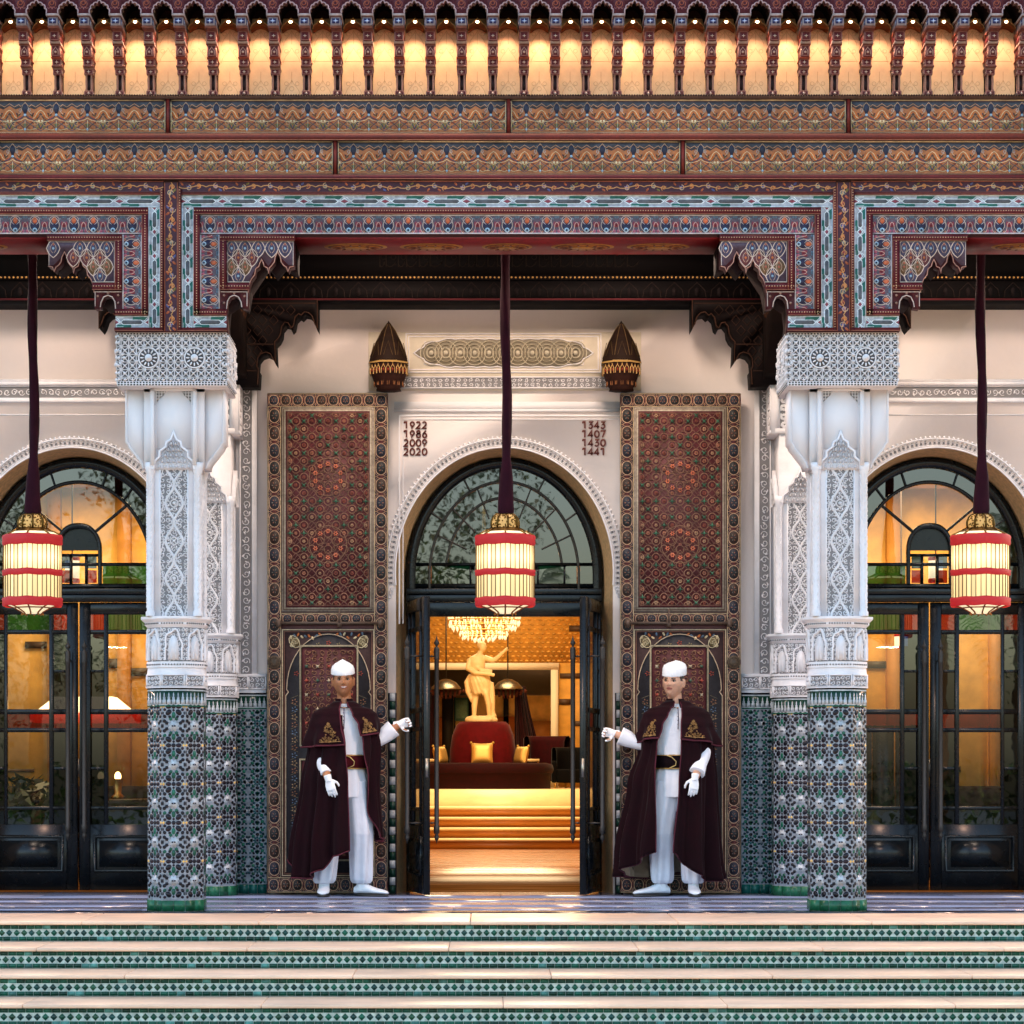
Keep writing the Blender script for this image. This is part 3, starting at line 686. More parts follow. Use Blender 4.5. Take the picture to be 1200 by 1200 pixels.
        for s in (-1,1):
            pts = [(s*.168,zt),(s*.355,zt),(s*.355,zb2),(s*.340,zb2-.01),(s*.335,zb2-.03),(s*.245,z0_(541)),(s*.235,z0_(547)),(s*.168,z0_(547))]
            g = prism(pts, -.12, .12, mul(STU,.99)); h = Geo(); ribbon(h, [(p[0]-s*.012 if p[0]*s>.2 else p[0], p[1]) for p in pts[1:7]], .010,.008,STU); g.place(h,(0,-.12,0),*FRONT)
            B(g, 'corbel_wing', M['plaster'])
        g = box(-.12,.12,-.34,-.205,z0_(470),zt,mul(STU,.98)) if False else Geo()
        # lattice block
        zk = z0_(388)-.012; g = Geo(); bw = .385; d0 = -.30; d1 = .30; box(-bw,bw,d0,d1,zt,zk,STU,g)
        rl = rosette_lattice(2*bw, zk-zt); g.place(rl, (-bw,d0-.001,zt), *FRONT)
        rs = rosette_lattice(d1-d0, zk-zt)
        g.place(rs, (bw+.001,d0,zt), (0,1,0),(0,0,1),(1,0,0)); g.place(rs, (-bw-.001,d1,zt), (0,-1,0),(0,0,1),(-1,0,0))
        B(g, 'lattice_block', M['stucco'])
    else:
        g = Geo(); box(-.23,.23,-.17,.3,z0_(455)-.02,4.12,STU,g)
        ls = lace_strip(.40, 4.12-z0_(455)+.0, .06); g.place(ls, (-.2,-.172,z0_(455)-.02), *FRONT)
        ls = lace_strip(.24, 4.12-z0_(455)+.0, .06); g.place(ls, (.232,-.17,z0_(455)-.02), (0,1,0),(0,0,1),(1,0,0)); g.place(ls, (-.232,.07,z0_(455)-.02), (0,-1,0),(0,0,1),(-1,0,0))
        B(g, 'lace_pier', M['stucco'])
    return root
p1 = make_pillar(); p1.location = (PIL[0],0,0)
tag(p1, 'white lace-topped pillar with star tiles to the left of the entrance', 'pillar', 'tiled pillars on the front step')
p2 = copy_tree(p1); p2.location = (PIL[1],0,0); p2['label'] = 'white lace-topped pillar with star tiles to the right of the entrance'
q1 = make_pillar(False); q1.location = (PIL[0]+.01,2.22,0)
tag(q1, 'tiled half column against the wall behind the left pillar', 'pilaster', 'half columns on the wall')
q2 = copy_tree(q1); q2.location = (PIL[1]-.01,2.22,0); q2['label'] = 'tiled half column against the wall behind the right pillar'

# ------------------------------------------------------------------ facade wall with three arched openings
AO, BO, ZS = .884, 1.016, 2.618; AI, BI = .813, .975; ZD = PZ(705, YG)
def ell(xc, a, b, t): return (xc+a*math.cos(t), ZS+b*math.sin(t))
def archline(xc, a, b, z0=0, n=40): return [(xc-a, z0)]+[ell(xc,a,b,PI-PI*i/n) for i in range(n+1)]+[(xc+a, z0)]
wall = empty('entrance_wall'); tag(wall, 'pale plaster entrance wall with three arched doorways', 'wall')
cx3 = [SB[0], XC, SB[1]]; pts = [(XL-.2,0)]
for c in cx3: pts += archline(c, AO, BO)
pts += [(XR+.2,0),(XR+.2,6.9),(XL-.2,6.9)]
prism(pts, YW, YW+.04, lin('#eee2de')).build('plaster', M['plaster'], wall)
pts = [(XL-.2,0)]
for c in cx3: pts += archline(c, AI-.02, BI-.02)
pts += [(XR+.2,0),(XR+.2,6.9),(XL-.2,6.9)]
prism(pts, YG+.075, YG+.12, lin('#c9bba8')).build('rear_lining', M['plaster'], wall)
for c in cx3:
    A = archline(c, AO, BO); B_ = archline(c, AI, BI); g = Geo(); n = len(A)
    V = [(p[0],YW+.001,p[1]) for p in A]+[(p[0],YG+.08,p[1]) for p in B_]
    g.faces(V, [(i,i+1,n+i+1,n+i) for i in range(n-1)], lin('#c7a275')); g.build('arch_lining', M['intrados'], wall, True)
    # lace edging round the arch
    g = Geo(); e0 = .0
    for (k,w,h) in ((.006,.012,.014),(.022,.006,.008),(.078,.010,.012)):
        pl = [ell(c,AO+k,BO+k,-.10+ (PI+.20)*i/60) for i in range(61)]; ribbon(g, pl, w, h, STU, flat=True)
    N = 84
    for i in range(N):
        t = -.10+(PI+.20)*(i+.5)/N; p = ell(c,AO+.042,BO+.042,t); an = math.atan2((p[1]-ZS)/BO, (p[0]-c)/AO)
        chip(g, petal(p[0],p[1],.046,.026,an,6), .003, mul(STR,.75)); ribbon(g, circ(p[0],p[1],.013,n=7), .005, .008, STU, closed=True)
        q = ell(c,AO+.066,BO+.066,t); ribbon(g, [(q[0]+.017*math.cos(an+b),q[1]+.017*math.sin(an+b)) for b in (-1.9,-1,0,1,1.9)], .006,.012,STU)
        q = ell(c,AO+.090,BO+.090,t); chip(g, circ(q[0],q[1],.010,n=6), .010, STU)
    for s in (-1,1):
        for k in range(3): ribbon(g, spiral(c+s*(AO+.03+.012*k), ZS-.13-.03*k, .022,.006,1,.3,8,s), .008,.012,STU)
    front(g, YW).build('lace_edging', M['stucco'], wall)
def wz(py): return PZ(py, YW)
def wx(px): return PX(px, YW)
# centre: carved panel with interlaced rings and lace strip
g = Geo()
x0,x1 = wx(432),wx(751); slab(x0,x1,wz(458),wz(390),.03,lin('#ddd0bc'),g)
a0,a1 = wx(476),wx(704); b0,b1 = wz(437),wz(392)
for (i,h) in ((0,.010),(.022,.006)): ribbon(g, [(a0+i,b0+i),(a1-i,b0+i),(a1-i,b1-i),(a0+i,b1-i)], .008, h, STU, closed=True, base=.03, flat=True)
cy = (b0+b1)/2; Lh = (a1-a0)/2; cm = (a0+a1)/2; K = lin('#c9bda6')
cart = []
for s in (1,-1):
    cart += [(cm+s*Lh*.93,cy+s*0),(cm+s*Lh*.86,cy+s*-.03)] if False else []
half = [(-.92,0),(-.87,.030),(-.82,.048),(-.80,.075),(-.74,.092),(-.66,.096),(-.62,.108)]
up = half+[(x,.108+.010*abs(math.sin(9*PI*(x+.62)/1.24))) for x in [-.58+1.16*i/27 for i in range(28)]]+[(-x,y) for x,y in reversed(half)]
cl = [(cm+x*Lh, cy+y) for x,y in up]+[(cm+x*Lh, cy-y) for x,y in reversed(up)][1:-1]
chip(g, cl, .004, mul(K,.42), .03); ribbon(g, cl, .010, .012, STU, closed=True, base=.036)  # ground darkened in colour to put shade behind the carving
for i in range(11):
    c = cm+(i-5)*Lh*.148
    for (rr,w) in ((.098,.008),(.068,.006),(.040,.010)): ribbon(g, circ(c,cy,rr*.92,rr,20), w, .018, K, closed=True, base=.034)
    chip(g, circ(c,cy,.018,n=10), .016, K, .034)
for s in (-1,1):
    for q in (-1,1): ribbon(g, spiral(cm+s*Lh*.80, cy+q*.085,.020,.004,1,.5,8,s*q), .006,.008,STU,base=.03)
ls = lace_strip(x1-x0-.30, wz(442)-wz(456), .05); g.add(ls, off=(x0+.15,wz(456),.0315))
front(g, YW).build('carved_ring_panel', M['stucco'], wall)
g = Geo()   # thin mouldings framing the central arch
for (i,w) in ((0,.012),(.03,.007)):
    ribbon(g, [(wx(468)+i,2.2),(wx(468)+i,wz(487)-i),(wx(731)-i,wz(487)-i),(wx(731)-i,2.2)], w, .008, STU, flat=True)
slab(wx(462),wx(737),wz(480),wz(471),.012,STU,g); slab(wx(462),wx(737),wz(483),wz(480),.020,STU,g)
front(g, YW).build('moulding', M['plaster'], wall)
for (a,b,nm) in ((XL,PIL[0]-.1,'l'),(PIL[1]+.1,XR,'r')):
    g = Geo(); slab(a,b,wz(472),wz(468),.03,STU,g); slab(a,b,wz(452),wz(448),.035,STU,g); slab(a,b,wz(448),wz(445),.02,mul(STU,.8),g)
    g.add(lace_strip(b-a, wz(452)-wz(468), .06, seed=8), off=(a,wz(468),.0065)); slab(a,b,wz(487),wz(485.5),.006,mul(STU,.8),g)
    front(g, YW).build('lace_cornice', M['stucco'], wall)
# narrow lace strips and tiled dado beside the painted doors
for (u0,u1,t0,t1) in ((281,297,270,313),(888,903,868,912)):
    g = Geo(); slab(wx(u0)-.03,wx(u1)+.03,wz(790),wz(448),.015,STU,g); g.add(lace_strip(wx(u1)-wx(u0), wz(792)-wz(452)+.0 if False else wz(452)-wz(792), .07, seed=11), off=(wx(u0),wz(792),.0165))
    front(g, YW-.02).build('lace_strip', M['stucco'], wall)
    g = Geo(); W = wx(t1)-wx(t0); slab(0,W,0,wz(790),.05,STU,g); g.add(lace_strip(W/2,wz(792)-wz(808),.05),off=(0,wz(808),.0515)); g.add(lace_strip(W/2,wz(792)-wz(808),.05,seed=6),off=(W/2,wz(808),.0515))
    front(g, YW, wx(t0)).build('stucco_band', M['stucco'], wall)
    g = Geo(); zt = wz(831); g.add(tile_panel(W, zt-.08, zellige_green, .15, .245, 3), off=(0,.08,.052)); g.add(merlons(W, wz(812)-zt, 8), off=(0,zt,.052))
    o = front(g, YW, wx(t0)).build('zellige_tiles', M['glaze'], wall); o['kind'] = 'stuff'
    for i in range(4):
        q = Geo(); slab(i*W/4+.001,(i+1)*W/4-.001,.002,.078,.004,mul(lin('#1d5f58'),rnd.uniform(.7,1.2)),q,.05); front(q, YW, wx(t0)).build('tile', M['glaze'], wall)
for (u0,u1) in ((456.5,463.5),(722,729)):       # chequered edge beside the doorway
    g = Geo(); w = wx(u1)-wx(u0); H = wz(812); n = 24
    slab(-.01,w+.01,0,H,.01,lin('#2c2a30'),g)
    for i in range(n): slab(.002,w-.002,i*H/n+.002,(i+1)*H/n-.002,.003,WHT if i%2 else lin('#15362c'),g,.01)
    o = front(g, YW, wx(u0)).build('chequered_tiles', M['glaze'], wall); o['kind'] = 'stuff'
# years in relief
def glyph(ch):
    e = lambda cx,cy,rx,ry,a0,a1,n=14: circ(cx,cy,rx,ry,n,a0,a1,True)
    return {'0':[e(.5,.5,.42,.45,0,2*PI,18)], '1':[[(.12,.74),(.2,.95),(.55,.95),(.55,.02)]],
     '2':[e(.45,.68,.34,.28,2.7,-.7,10)+[(.12,.06),(.88,.06)]], '3':[[(.15,.95),(.8,.95),(.45,.6)]+e(.45,.34,.36,.29,1.3,-2.6,10)],
     '4':[[(.66,.0),(.66,.97),(.08,.30),(.95,.30)]], '6':[[(.72,.97),(.2,.5)]+e(.5,.31,.36,.28,2.6,-3.6,16)],
     '7':[[(.1,.8),(.16,.95),(.85,.95),(.38,.02)]], '8':[e(.5,.74,.28,.22,0,2*PI,14), e(.5,.29,.37,.27,0,2*PI,14)], '9':[e(.5,.66,.36,.29,-.55,2*PI-.55,16)+[(.32,.02)]]}[ch]
for (xs, rows) in ((473,('1922','1986','2009','2020')),(682,('1343','1407','1430','1441'))):
    for j,s in enumerate(rows):
        g = Geo(); h = .058; w = .050; z = wz(502.5+j*10.4)
        for i,ch in enumerate(s):
            for st in glyph(ch): ribbon(g, [(i*w+x*w*.84, y*h) for x,y in st], .0125, .010, lin('#5e2a22'), flat=True)
        o = front(g, YW, wx(xs), z).build('year_numerals', M['brass'] if False else M['paint'], wall); o['label'] = 'dark red relief numerals '+s

# ------------------------------------------------------------------ painted entablature
ent = empty('painted_entablature'); tag(ent, 'carved and painted cedar entablature above the pillars', 'entablature')
REDM = lin('#5e1822'); 
def mould(name, u0,u1,v0,v1,h,col=REDM,base=0.,bead=True):
    g = Geo(); slab(u0,u1,v0,v1,h,col,g,base); d = u1-u0; e = v1-v0
    m = .0035; slab(u0,u1,v0,v0+m,h+.003,mul(lin('#b0705a'),.9),g,base) if d > e else slab(u0,u0+m,v0,v1,h+.003,mul(lin('#b0705a'),.9),g,base)
    if d > e: slab(u0,u1,v1-m,v1,h+.004,lin('#4e1820'),g,base)
    else: slab(u1-m,u1,v0,v1,h+.004,lin('#4e1820'),g,base)
    if bead:
        c = Geo(); chip(c, circ(0,0,.0045,n=5), .004, lin('#caa37e')); k = int(max(d,e)/.018)
        offs = [((u0+(i+.5)*d/k, v0+e*.5, base+h) if d>e else (u0+d*.5, v0+(i+.5)*e/k, base+h)) for i in range(k)]; g.tile(c, offs)
    return front(g, YB).build(name, M['paint'], ent)
def part(name, g, x=0, z=0, y=YB, m='paint'): return front(g, y, x, z).build(name, M[m], ent)
g = Geo(); box(XL,XR,YB+.004,.41,zB(278),zB(114.5),lin('#3a1418'),g); box(XL,XR,.061,.41,zB(114.4),6.9,lin('#3a1418'),g); g.build('beam_core', M['paint'], ent)
def ofs(k, o): return PIL[0]+o*sB if k == 0 else PIL[1]-o*sB           # offsets into the middle bay
def ofo(k, o): return PIL[0]-o*sB if k == 0 else PIL[1]+o*sB           # offsets into the side bays
OUT = [(0,388.5),(66,388.5),(65,366),(66,353),(69,348),(74,346),(79,348),(82,354),(83,360),(90,361),(90,343),(92,332),(94,327),(98,322),(99,315),(103,312),(104,308),(106,304),(108,308),(109,312),(113,314),(114.3,320),(115,314),(118,311),(121,307),(122,301),(125,295),(128,301),(129,307),(132,311),(135,313),(137,318),(139,313),(144,312),(144,277)]
for k in (0,1):
    for f in (ofs, ofo):
        pl = [(f(k,o),zB(py)) for o,py in OUT]+[(f(k,0),zB(277))]
        prism(pl, YB+.004, YB+.13, lin('#4a1a22')).build('scalloped_bracket', M['paint'], ent)
        dk = [(f(k,o*1.0),zB(py)) for o,py in [(0,388),(62,388),(60,370),(62,352),(72,345),(84,352),(86,340),(88,330),(100,312),(108,300),(118,312),(128,300),(140,308),(144,308),(144,277),(0,277)]]
        prism(dk, YB+.131, .40, lin('#1d0d10')).build('bracket_core', M['darkwood'], ent)
        A = sorted((f(k,57),f(k,90))); q = Geo(); e=.001
        w_ = A[1]-A[0]
        # small lobed end piece with a pale edge
        pp = [(f(k,o),zB(py)) for o,py in ((83,360),(82,354),(79,348),(74,346),(69,348),(66,353),(65,362))]; ribbon(q, pp, .008,.006,lin('#c9b0a4'))
        ribbon(q, [(f(k,58),zB(342)),(f(k,89),zB(342)),(f(k,89),zB(359))], .006,.004,lin('#c9b0a4'))
        for (o,py) in ((62,346),(86,347),(74,343.5),(62,355)): chip(q, star(f(k,o),zB(py),.012,.006,5), .003, lin('#a0786a'))
        part('lobed_end', q)
        # pale edge following the scallops
        q = Geo(); ribbon(q, [(f(k,o),zB(py)) for o,py in OUT[10:34]], .007,.006,lin('#c08a78')); 
        poly = [(f(k,66),zB(331)),(f(k,66),zB(283)),(f(k,143),zB(283)),(f(k,143),zB(311)),(f(k,138),zB(311)),(f(k,130),zB(303)),(f(k,125),zB(292)),(f(k,120),zB(303)),(f(k,114),zB(312)),(f(k,106),zB(301)),(f(k,101),zB(310)),(f(k,95),zB(322)),(f(k,93),zB(331))]
        chip(q, poly, .001, lin('#5a4a5c'), .0005); X0 = min(p[0] for p in poly)
        scale_fill(poly, X0+.03, zB(331)-.02, .094, .130, 6, 4, q)
        ribbon(q, [(f(k,66.5),zB(331)),(f(k,66.5),zB(283.5)),(f(k,143),zB(283.5)),(f(k,143),zB(311))], .006,.005,lin('#d8c0b4'))
        ribbon(q, [(f(k,66.5),zB(330.5)),(f(k,92),zB(330.5))], .008,.006,lin('#e8d5c4'))
        part('lattice_panel', q)
        for (n_,a,b,v0,v1,h) in (('moulding',8.5,12.5,388,222,.022),('moulding',26.5,34,370,252,.020),('moulding',57,65.5,339.5,282,.020)):
            mould(n_, *sorted((f(k,a),f(k,b))), zB(v0), zB(v1), h)
        mould('moulding', *sorted((f(k,8.5),f(k,66))), zB(388.3), zB(384.6), .026, bead=False)
        mould('moulding', *sorted((f(k,26.5),f(k,65.5))), zB(370), zB(362.5), .020)
        mould('moulding', *sorted((f(k,57),f(k,92))), zB(340), zB(331.5), .018)
        L = zB(243.4)-zB(385); x_ = f(k,12.5) if f(k,26.5)>f(k,12.5) else f(k,26.5)
        part('strapwork_band', turn(strap_band(L, 14*sB, 5)), x_, zB(385))
        x_ = min(f(k,26.5),f(k,65)); part('strapwork_band', strap_band(38.5*sB, 14.6*sB, 1), x_, zB(385) , YB-.001)
        x_ = min(f(k,34),f(k,57)); part('petal_band', turn(petal_band(zB(274.6)-zB(362), 23*sB, 4)), x_, zB(362.5))
    q = turn(scroll_band(zB(214)-zB(388), 16*sB, 9)); part('scroll_band', q, PIL[k]-8*sB, zB(388), YB-.004)
segs = [(ofo(0,188*2-0) if False else XL, PIL[0], 'l'), (PIL[0], PIL[1], 'm'), (PIL[1], XR, 'r')]
for (a,b,t) in segs:
    A = (lambda o: (a+o*sB) if t != 'l' else a); Bq = (lambda o: (b-o*sB) if t != 'r' else b)
    part('scroll_band', scroll_band(Bq(9)-A(9), 14*sB, max(1,round((Bq(9)-A(9))/.19))), A(9), zB(226))
    mould('moulding', A(9), Bq(9), zB(228.6), zB(226), .018, bead=False)
    part('strapwork_band', strap_band(Bq(12.5)-A(12.5), 14.5*sB, max(1,round((Bq(12.5)-A(12.5))/.283))), A(12.5), zB(243.2))
    mould('moulding', A(26.5), Bq(26.5), zB(251.5), zB(243.5), .020)
    part('petal_band', petal_band(Bq(34)-A(34), 22.5*sB, max(1,round((Bq(34)-A(34))/.1385))), A(34), zB(274.2))
    mould('moulding', A(57), (A(145) if t!='l' else PIL[0]-57*sB), zB(282.5), zB(275), .018) if t=='r' or t=='m' else None
    mould('moulding', (Bq(145)), Bq(57), zB(282.5), zB(275), .018) if t in 'lm' else None
mould('moulding', XL, XR, zB(211.5), zB(206), .045, bead=False); 
# red soffit with gold ovals
g = Geo(); z = zB(277.6)
for (a,b) in ((XL,PIL[0]-144*sB),(PIL[0]+144*sB,PIL[1]-144*sB),(PIL[1]+144*sB,XR)):
    box(a,b,YB+.006,.408,z-.012,z-.001,lin('#7a1a1e')).build('soffit', M['paint'], ent)

xs = [XC+.0+i*.541 for i in (-2,-1,0,1,2)]+[SB[0]+.541*i for i in (-.5,)]+[SB[1]+.541*i for i in (.3,)]
for x in xs:
    g = Geo(); rx = .225 if abs(x-XC)>.2 else .18
    for (q,c,d) in ((1,lin('#b07a3a'),.004),(.88,lin('#5e2a1a'),.006),(.80,lin('#a8682f'),.008),(.45,lin('#6e3a1c'),.010),(.36,lin('#b9823f'),.012)):
        chip(g, circ(x,.135,rx*q,.115*q,28), d, c)
    for i in range(14):
        a = i*2*PI/14; chip(g, petal(x+rx*.62*math.cos(a),.135+.115*.62*math.sin(a),.05,.014,a,6), .012, lin('#6b2f1a'))
    G2 = Geo(); G2.place(g, (0,0,z-.0125), (1,0,0),(0,1,0),(0,0,-1)); G2.build('gold_oval', M['paint'], ent)
# two rows of cedar boards with red rails between
def boards(seps, v0, v1, c0):
    ed = [XL]+seps+[XR]
    for i in range(len(ed)-1):
        a = ed[i]+(.018 if i else 0); b = ed[i+1]-(.018 if i < len(ed)-2 else 0)
        part('cedar_board', cedar_board(b-a, zB(v0)-zB(v1), max(1,round((b-a)/.2197))), a, zB(v1), YB+.002)
    for s in seps:
        q = Geo(); slab(-.016,.016,0,zB(v0)-zB(v1),.02,lin('#7d2a20'),q); slab(-.016,-.011,0,zB(v0)-zB(v1),.026,lin('#3a1216'),q); slab(.011,.016,0,zB(v0)-zB(v1),.026,lin('#3a1216'),q); part('upright_batten', q, s, zB(v1))
bx = lambda px: PX(px, YB)
boards([bx(197)-2.405,bx(197),bx(596),bx(994),bx(994)+2.40][1:4], 117, 157, 0)
boards([bx(-6),bx(393),bx(800),bx(1204)], 165.5, 205.5, 0)
mould('rail', XL, XR, zB(165.5), zB(157.3), .035, lin('#642018'), bead=False)
q = Geo(); slab(XL,XR,zB(117),zB(112.5),.03,lin('#4a3026'),q); nb = 560
c = Geo(); ball((0,0,0),.0085,.0085,.0085,6,4,lin('#2b1712'),c); q.tile(c, [(XL+(i+.5)*(XR-XL)/nb, zB(113.2), .034) for i in range(nb)]); part('bead_moulding', q)

# ------------------------------------------------------------------ niche cornice: corbel piers, lobed arches, lit recesses
PIT = .2190; NX0 = XC-.0; DEP = [(0,.235),(16,.235),(20,.215),(36,.150),(53,.098),(68,.048),(81,.016),(200,.010)]
def zN(py):
    a = max(0, py); d = next(u[1]+(v[1]-u[1])*(a-u[0])/(v[0]-u[0]) for u, v in zip(DEP, DEP[1:]) if a <= v[0]); return PZ(py, YB-d)
zK = lambda py: PZ(py, YB+.085)
zH = lambda py: PZ(py, YB-.02)
xs_n = [NX0+(i)*PIT+.008 for i in range(-20,23)]
cor = empty('niche_cornice'); tag(cor, 'lit wooden cornice of tall narrow niches and stepped corbels along the top', 'cornice')
pier = Geo(); W = .029
def blk(g, z0, z1, d, w=W, col=lin('#5a2024'), pat='+'):
    box(-w,w,YB-d,.06,z0,z1,col,g); h = Geo(); cz = (z0+z1)/2
    ribbon(h, [(-w+.003,z0+.003),(w-.003,z0+.003),(w-.003,z1-.003),(-w+.003,z1-.003)], .004,.003,lin('#9c6a62'),closed=True)
    if pat == '+': chip(h, star(0,cz,.014,.004,4,0), .003, lin('#c9b0a0'))
    if pat == 'o': ribbon(h, [(-.018,z0+.008),(-.018,cz),(0,z1-.012),(.018,cz),(.018,z0+.008)], .004,.003,lin('#b48c78')); chip(h, circ(0,cz-.01,.009,n=6), .003, lin('#b48c78'))
    g.place(h, (0,YB-d-.0005,0), *FRONT)
    for s in (-1,1): g.place(h, (s*(w+.0005),YB-d+W if s>0 else YB-d+W,0), (0,s,0),(0,0,1),(s,0,0))
blk(pier, zN(112), zN(106), .010)
for s in (-1,1):
    for sy in (0,.05): lathe([(.009,zN(106)),(.009,zN(104.5)),(.006,zN(103)),(.008,zN(95)),(.006,zN(88.5)),(.009,zN(87))], 8, (s*.018,YB+.004+sy,0), lin('#8a6050'), pier)
box(-.012,.012,YB+.02,.06,zN(106),zN(87),lin('#2a1214'),pier)
blk(pier, zN(87), zN(81), .012); box(-.035,.035,YB-.022,.06,zN(81),zN(79.5),lin('#8d6a5e'),pier)
blk(pier, zN(77.5), zN(69), .045); box(-.036,.036,YB-.05,.06,zN(79.5),zN(77.5),lin('#6e4036'),pier)
blk(pier, zN(67.5), zN(53), .095, pat='o'); box(-.037,.037,YB-.075,.06,zN(69),zN(67.5),lin('#8d4030'),pier)
box(-.035,.035,YB-.125,.06,zN(51.5),zN(48.5),lin('#9a7c70'),pier); box(-.036,.036,YB-.11,.06,zN(53),zN(51.5),lin('#6e3a30'),pier)
blk(pier, zN(48.5), zN(36.5), .145); box(-.036,.036,YB-.165,.06,zN(36.5),zN(33.5),lin('#6e3328'),pier)
box(-.038,.038,YB-.20,.06,zN(33.5),zN(31.5),lin('#8d5a50'),pier)
h = Geo(); z0,z1 = zN(31.5),zN(20); box(-.033,.033,YB-.215,.06,z0,z1,lin('#9a8f96'),pier)
slab(-.025,.025,z0+.010,z1-.010,.003,lin('#2c2f5c'),h); chip(h, star(0,(z0+z1)/2,.020,.006,4,0), .003, lin('#b4bede'), .003)
pier.place(h, (0,YB-.2155,0), *FRONT)
for s in (-1,1): pier.place(h, (s*.0335,YB-.170,0), (0,s,0),(0,0,1),(s,0,0))
box(-.040,.040,YB-.225,.06,zN(20),zN(18.5),lin('#6e4a48'),pier); box(-.044,.044,YB-.235,.06,zN(18.5),zN(15.5),lin('#b5a4a4'),pier)
# lobed arch between two piers (centred on the niche)
arch = Geo(); zt = zN(-14); lob = [(-.069,zN(15.6)),(-.071,zN(12.5)),(-.068,zN(10.5)),(-.059,zN(9.8)),(-.062,zN(8)),(-.058,zN(6.2)),(-.050,zN(5.4)),(-.041,zN(5.8)),(-.041,zN(4.2)),(-.034,zN(3)),(-.024,zN(2.6)),(-.015,zN(3.4)),(-.012,zN(1.6)),(0,zN(-.6))]
lob = lob+[(-x,z) for x,z in reversed(lob[:-1])]
outl = [(-PIT/2,zN(15.6))]+lob+[(PIT/2,zN(15.6)),(PIT/2,zt),(-PIT/2,zt)]
prism(outl, YB-.235, YB-.15, lin('#4e1c2c'), arch); h = Geo(); ribbon(h, lob, .009, .008, lin('#b79aa0')); ribbon(h, [(0,zN(0)),(0,zN(-6))], .010,.006,lin('#b79aa0'))
for s in (-1,1):
    ribbon(h, spiral(s*PIT*.5,zN(4),.030,.008,1.,-1.2,10,s), .005,.004,lin('#a3563f')); chip(h, petal(s*(PIT*.5-.012),zN(-3),.04,.016,1.2*s,6), .003, lin('#8f4a4a'))
    ribbon(h, bez((s*.075,zN(9)),(s*.10,zN(12)),(s*.10,zN(4)),(s*PIT*.5,zN(11)),6), .004,.004,lin('#9a6a70')); ribbon(h, bez((0,zN(-8)),(s*.04,zN(-3)),(s*.06,zN(0)),(s*PIT*.5,zN(-6)),6), .004,.004,lin('#9a6a70'))
arch.place(h, (0,YB-.2355,0), *FRONT)
# dark ribbed vault of the niche and brown hood over the lamp
vault = Geo()
V = []; F = []; n = 12
for j,(yy_,k) in enumerate(((YB-.15,1.),(YB-.02,.98),(YB+.10,.90))):
    for i in range(n+1):
        a = PI-PI*i/n; V.append((.072*k*math.cos(a), yy_, zH(24)+(.115*k)*math.sin(a)))
for j in range(2):
    for i in range(n): F.append((j*(n+1)+i,j*(n+1)+i+1,(j+1)*(n+1)+i+1,(j+1)*(n+1)+i))
F.append(tuple(2*(n+1)+i for i in range(n+1))); vault.faces(V, F, lin('#1a1012'))
hood = Geo(); hp = [(-.066,zH(34)),(-.058,zH(30)),(-.030,zH(26)),(-.014,zH(23)),(0,zH(21.5))]; hp = hp+[(-x,z) for x,z in reversed(hp[:-1])]
prism(hp+[(.060,zH(34)),(.030,zH(30.2)),(0,zH(29)),(-.030,zH(30.2)),(-.060,zH(34))], YB-.02, YB+.10, lin('#6a3a1c'), hood)
h = Geo(); ribbon(h, hp, .006,.004,lin('#b58050')); hood.place(h,(0,YB-.0205,0),*FRONT)
back = Geo(); h = Geo(); zb_,zt_ = zK(113.5),zK(22); rect(-.082,.082,zb_,zt_,0,lin('#e0b384'),h); L_ = lin('#b98a58')
ribbon(h, [(0,zK(98)),(0,zK(84))], .0035,.0015,L_); ribbon(h, [(0,zK(52)),(0,zK(38))], .0035,.0015,L_); ribbon(h, [(-.07,zK(72)),(.07,zK(72))], .003,.0015,L_)
for (a,b) in ((98,112),(60,74),(40,54)):
    for s in (-1,1): ribbon(h, bez((0,zK(a-4)),(s*.02,zK(a+4)),(s*.05,zK(a+4)),(s*.06,zK(b)),6), .003,.0015,L_); ribbon(h, circ(s*.038,zK(a),.014,n=8), .003,.0015,L_,closed=True)
ribbon(h, circ(0,zK(104),.016,n=10), .003,.0015,L_,closed=True)
back.place(h, (0,YB+.085,0), *FRONT)
lampm = emit('bulb_glow', lin('#ffe2b0'), 4)
lamp = Geo(); lathe([(.0,0),(.014,0),(.020,.010),(.018,.018),(.0,.020)], 12, (0,0,0), lin('#ffe2b0'), lamp, m=0)
lamp.faces(*[[( -.005,-.005,.018),(.005,-.005,.018),(.005,.005,.018),(-.005,.005,.018),(-.005,-.005,.05),(.005,-.005,.05),(.005,.005,.05),(-.005,.005,.05)], [(0,1,5,4),(1,2,6,5),(2,3,7,6),(3,0,4,7)]], lin('#3a2a1c'), 1)
protos = {}
def inst(name, geo, mats, x, parent, y=0, z=0):
    if name not in protos: o = geo.build(name, mats, parent); protos[name] = o.data
    else: o = bpy.data.objects.new(name, protos[name]); COL.objects.link(o); o.parent = parent
    o.location = (x,y,z); return o
pl = bpy.data.lights.new('niche_light', 'SPOT'); pl.energy = 1.9; pl.color = (1.0,.66,.45); pl.shadow_soft_size = .018; pl.spot_size = R(112); pl.spot_blend = 1
pl2 = bpy.data.lights.new('niche_light', 'SPOT'); pl2.energy = 2.8; pl2.color = (1.0,.67,.43); pl2.shadow_soft_size = .018; pl2.spot_size = R(104); pl2.spot_blend = 1
names = ['first','second','third','fourth','fifth','sixth','seventh','eighth','ninth','tenth','eleventh','twelfth','thirteenth','fourteenth','fifteenth','sixteenth','seventeenth']
vis = [x for x in xs_n if 2 < CX+x*FPX/(CD+YB) < 1198]; r = random.Random(12)
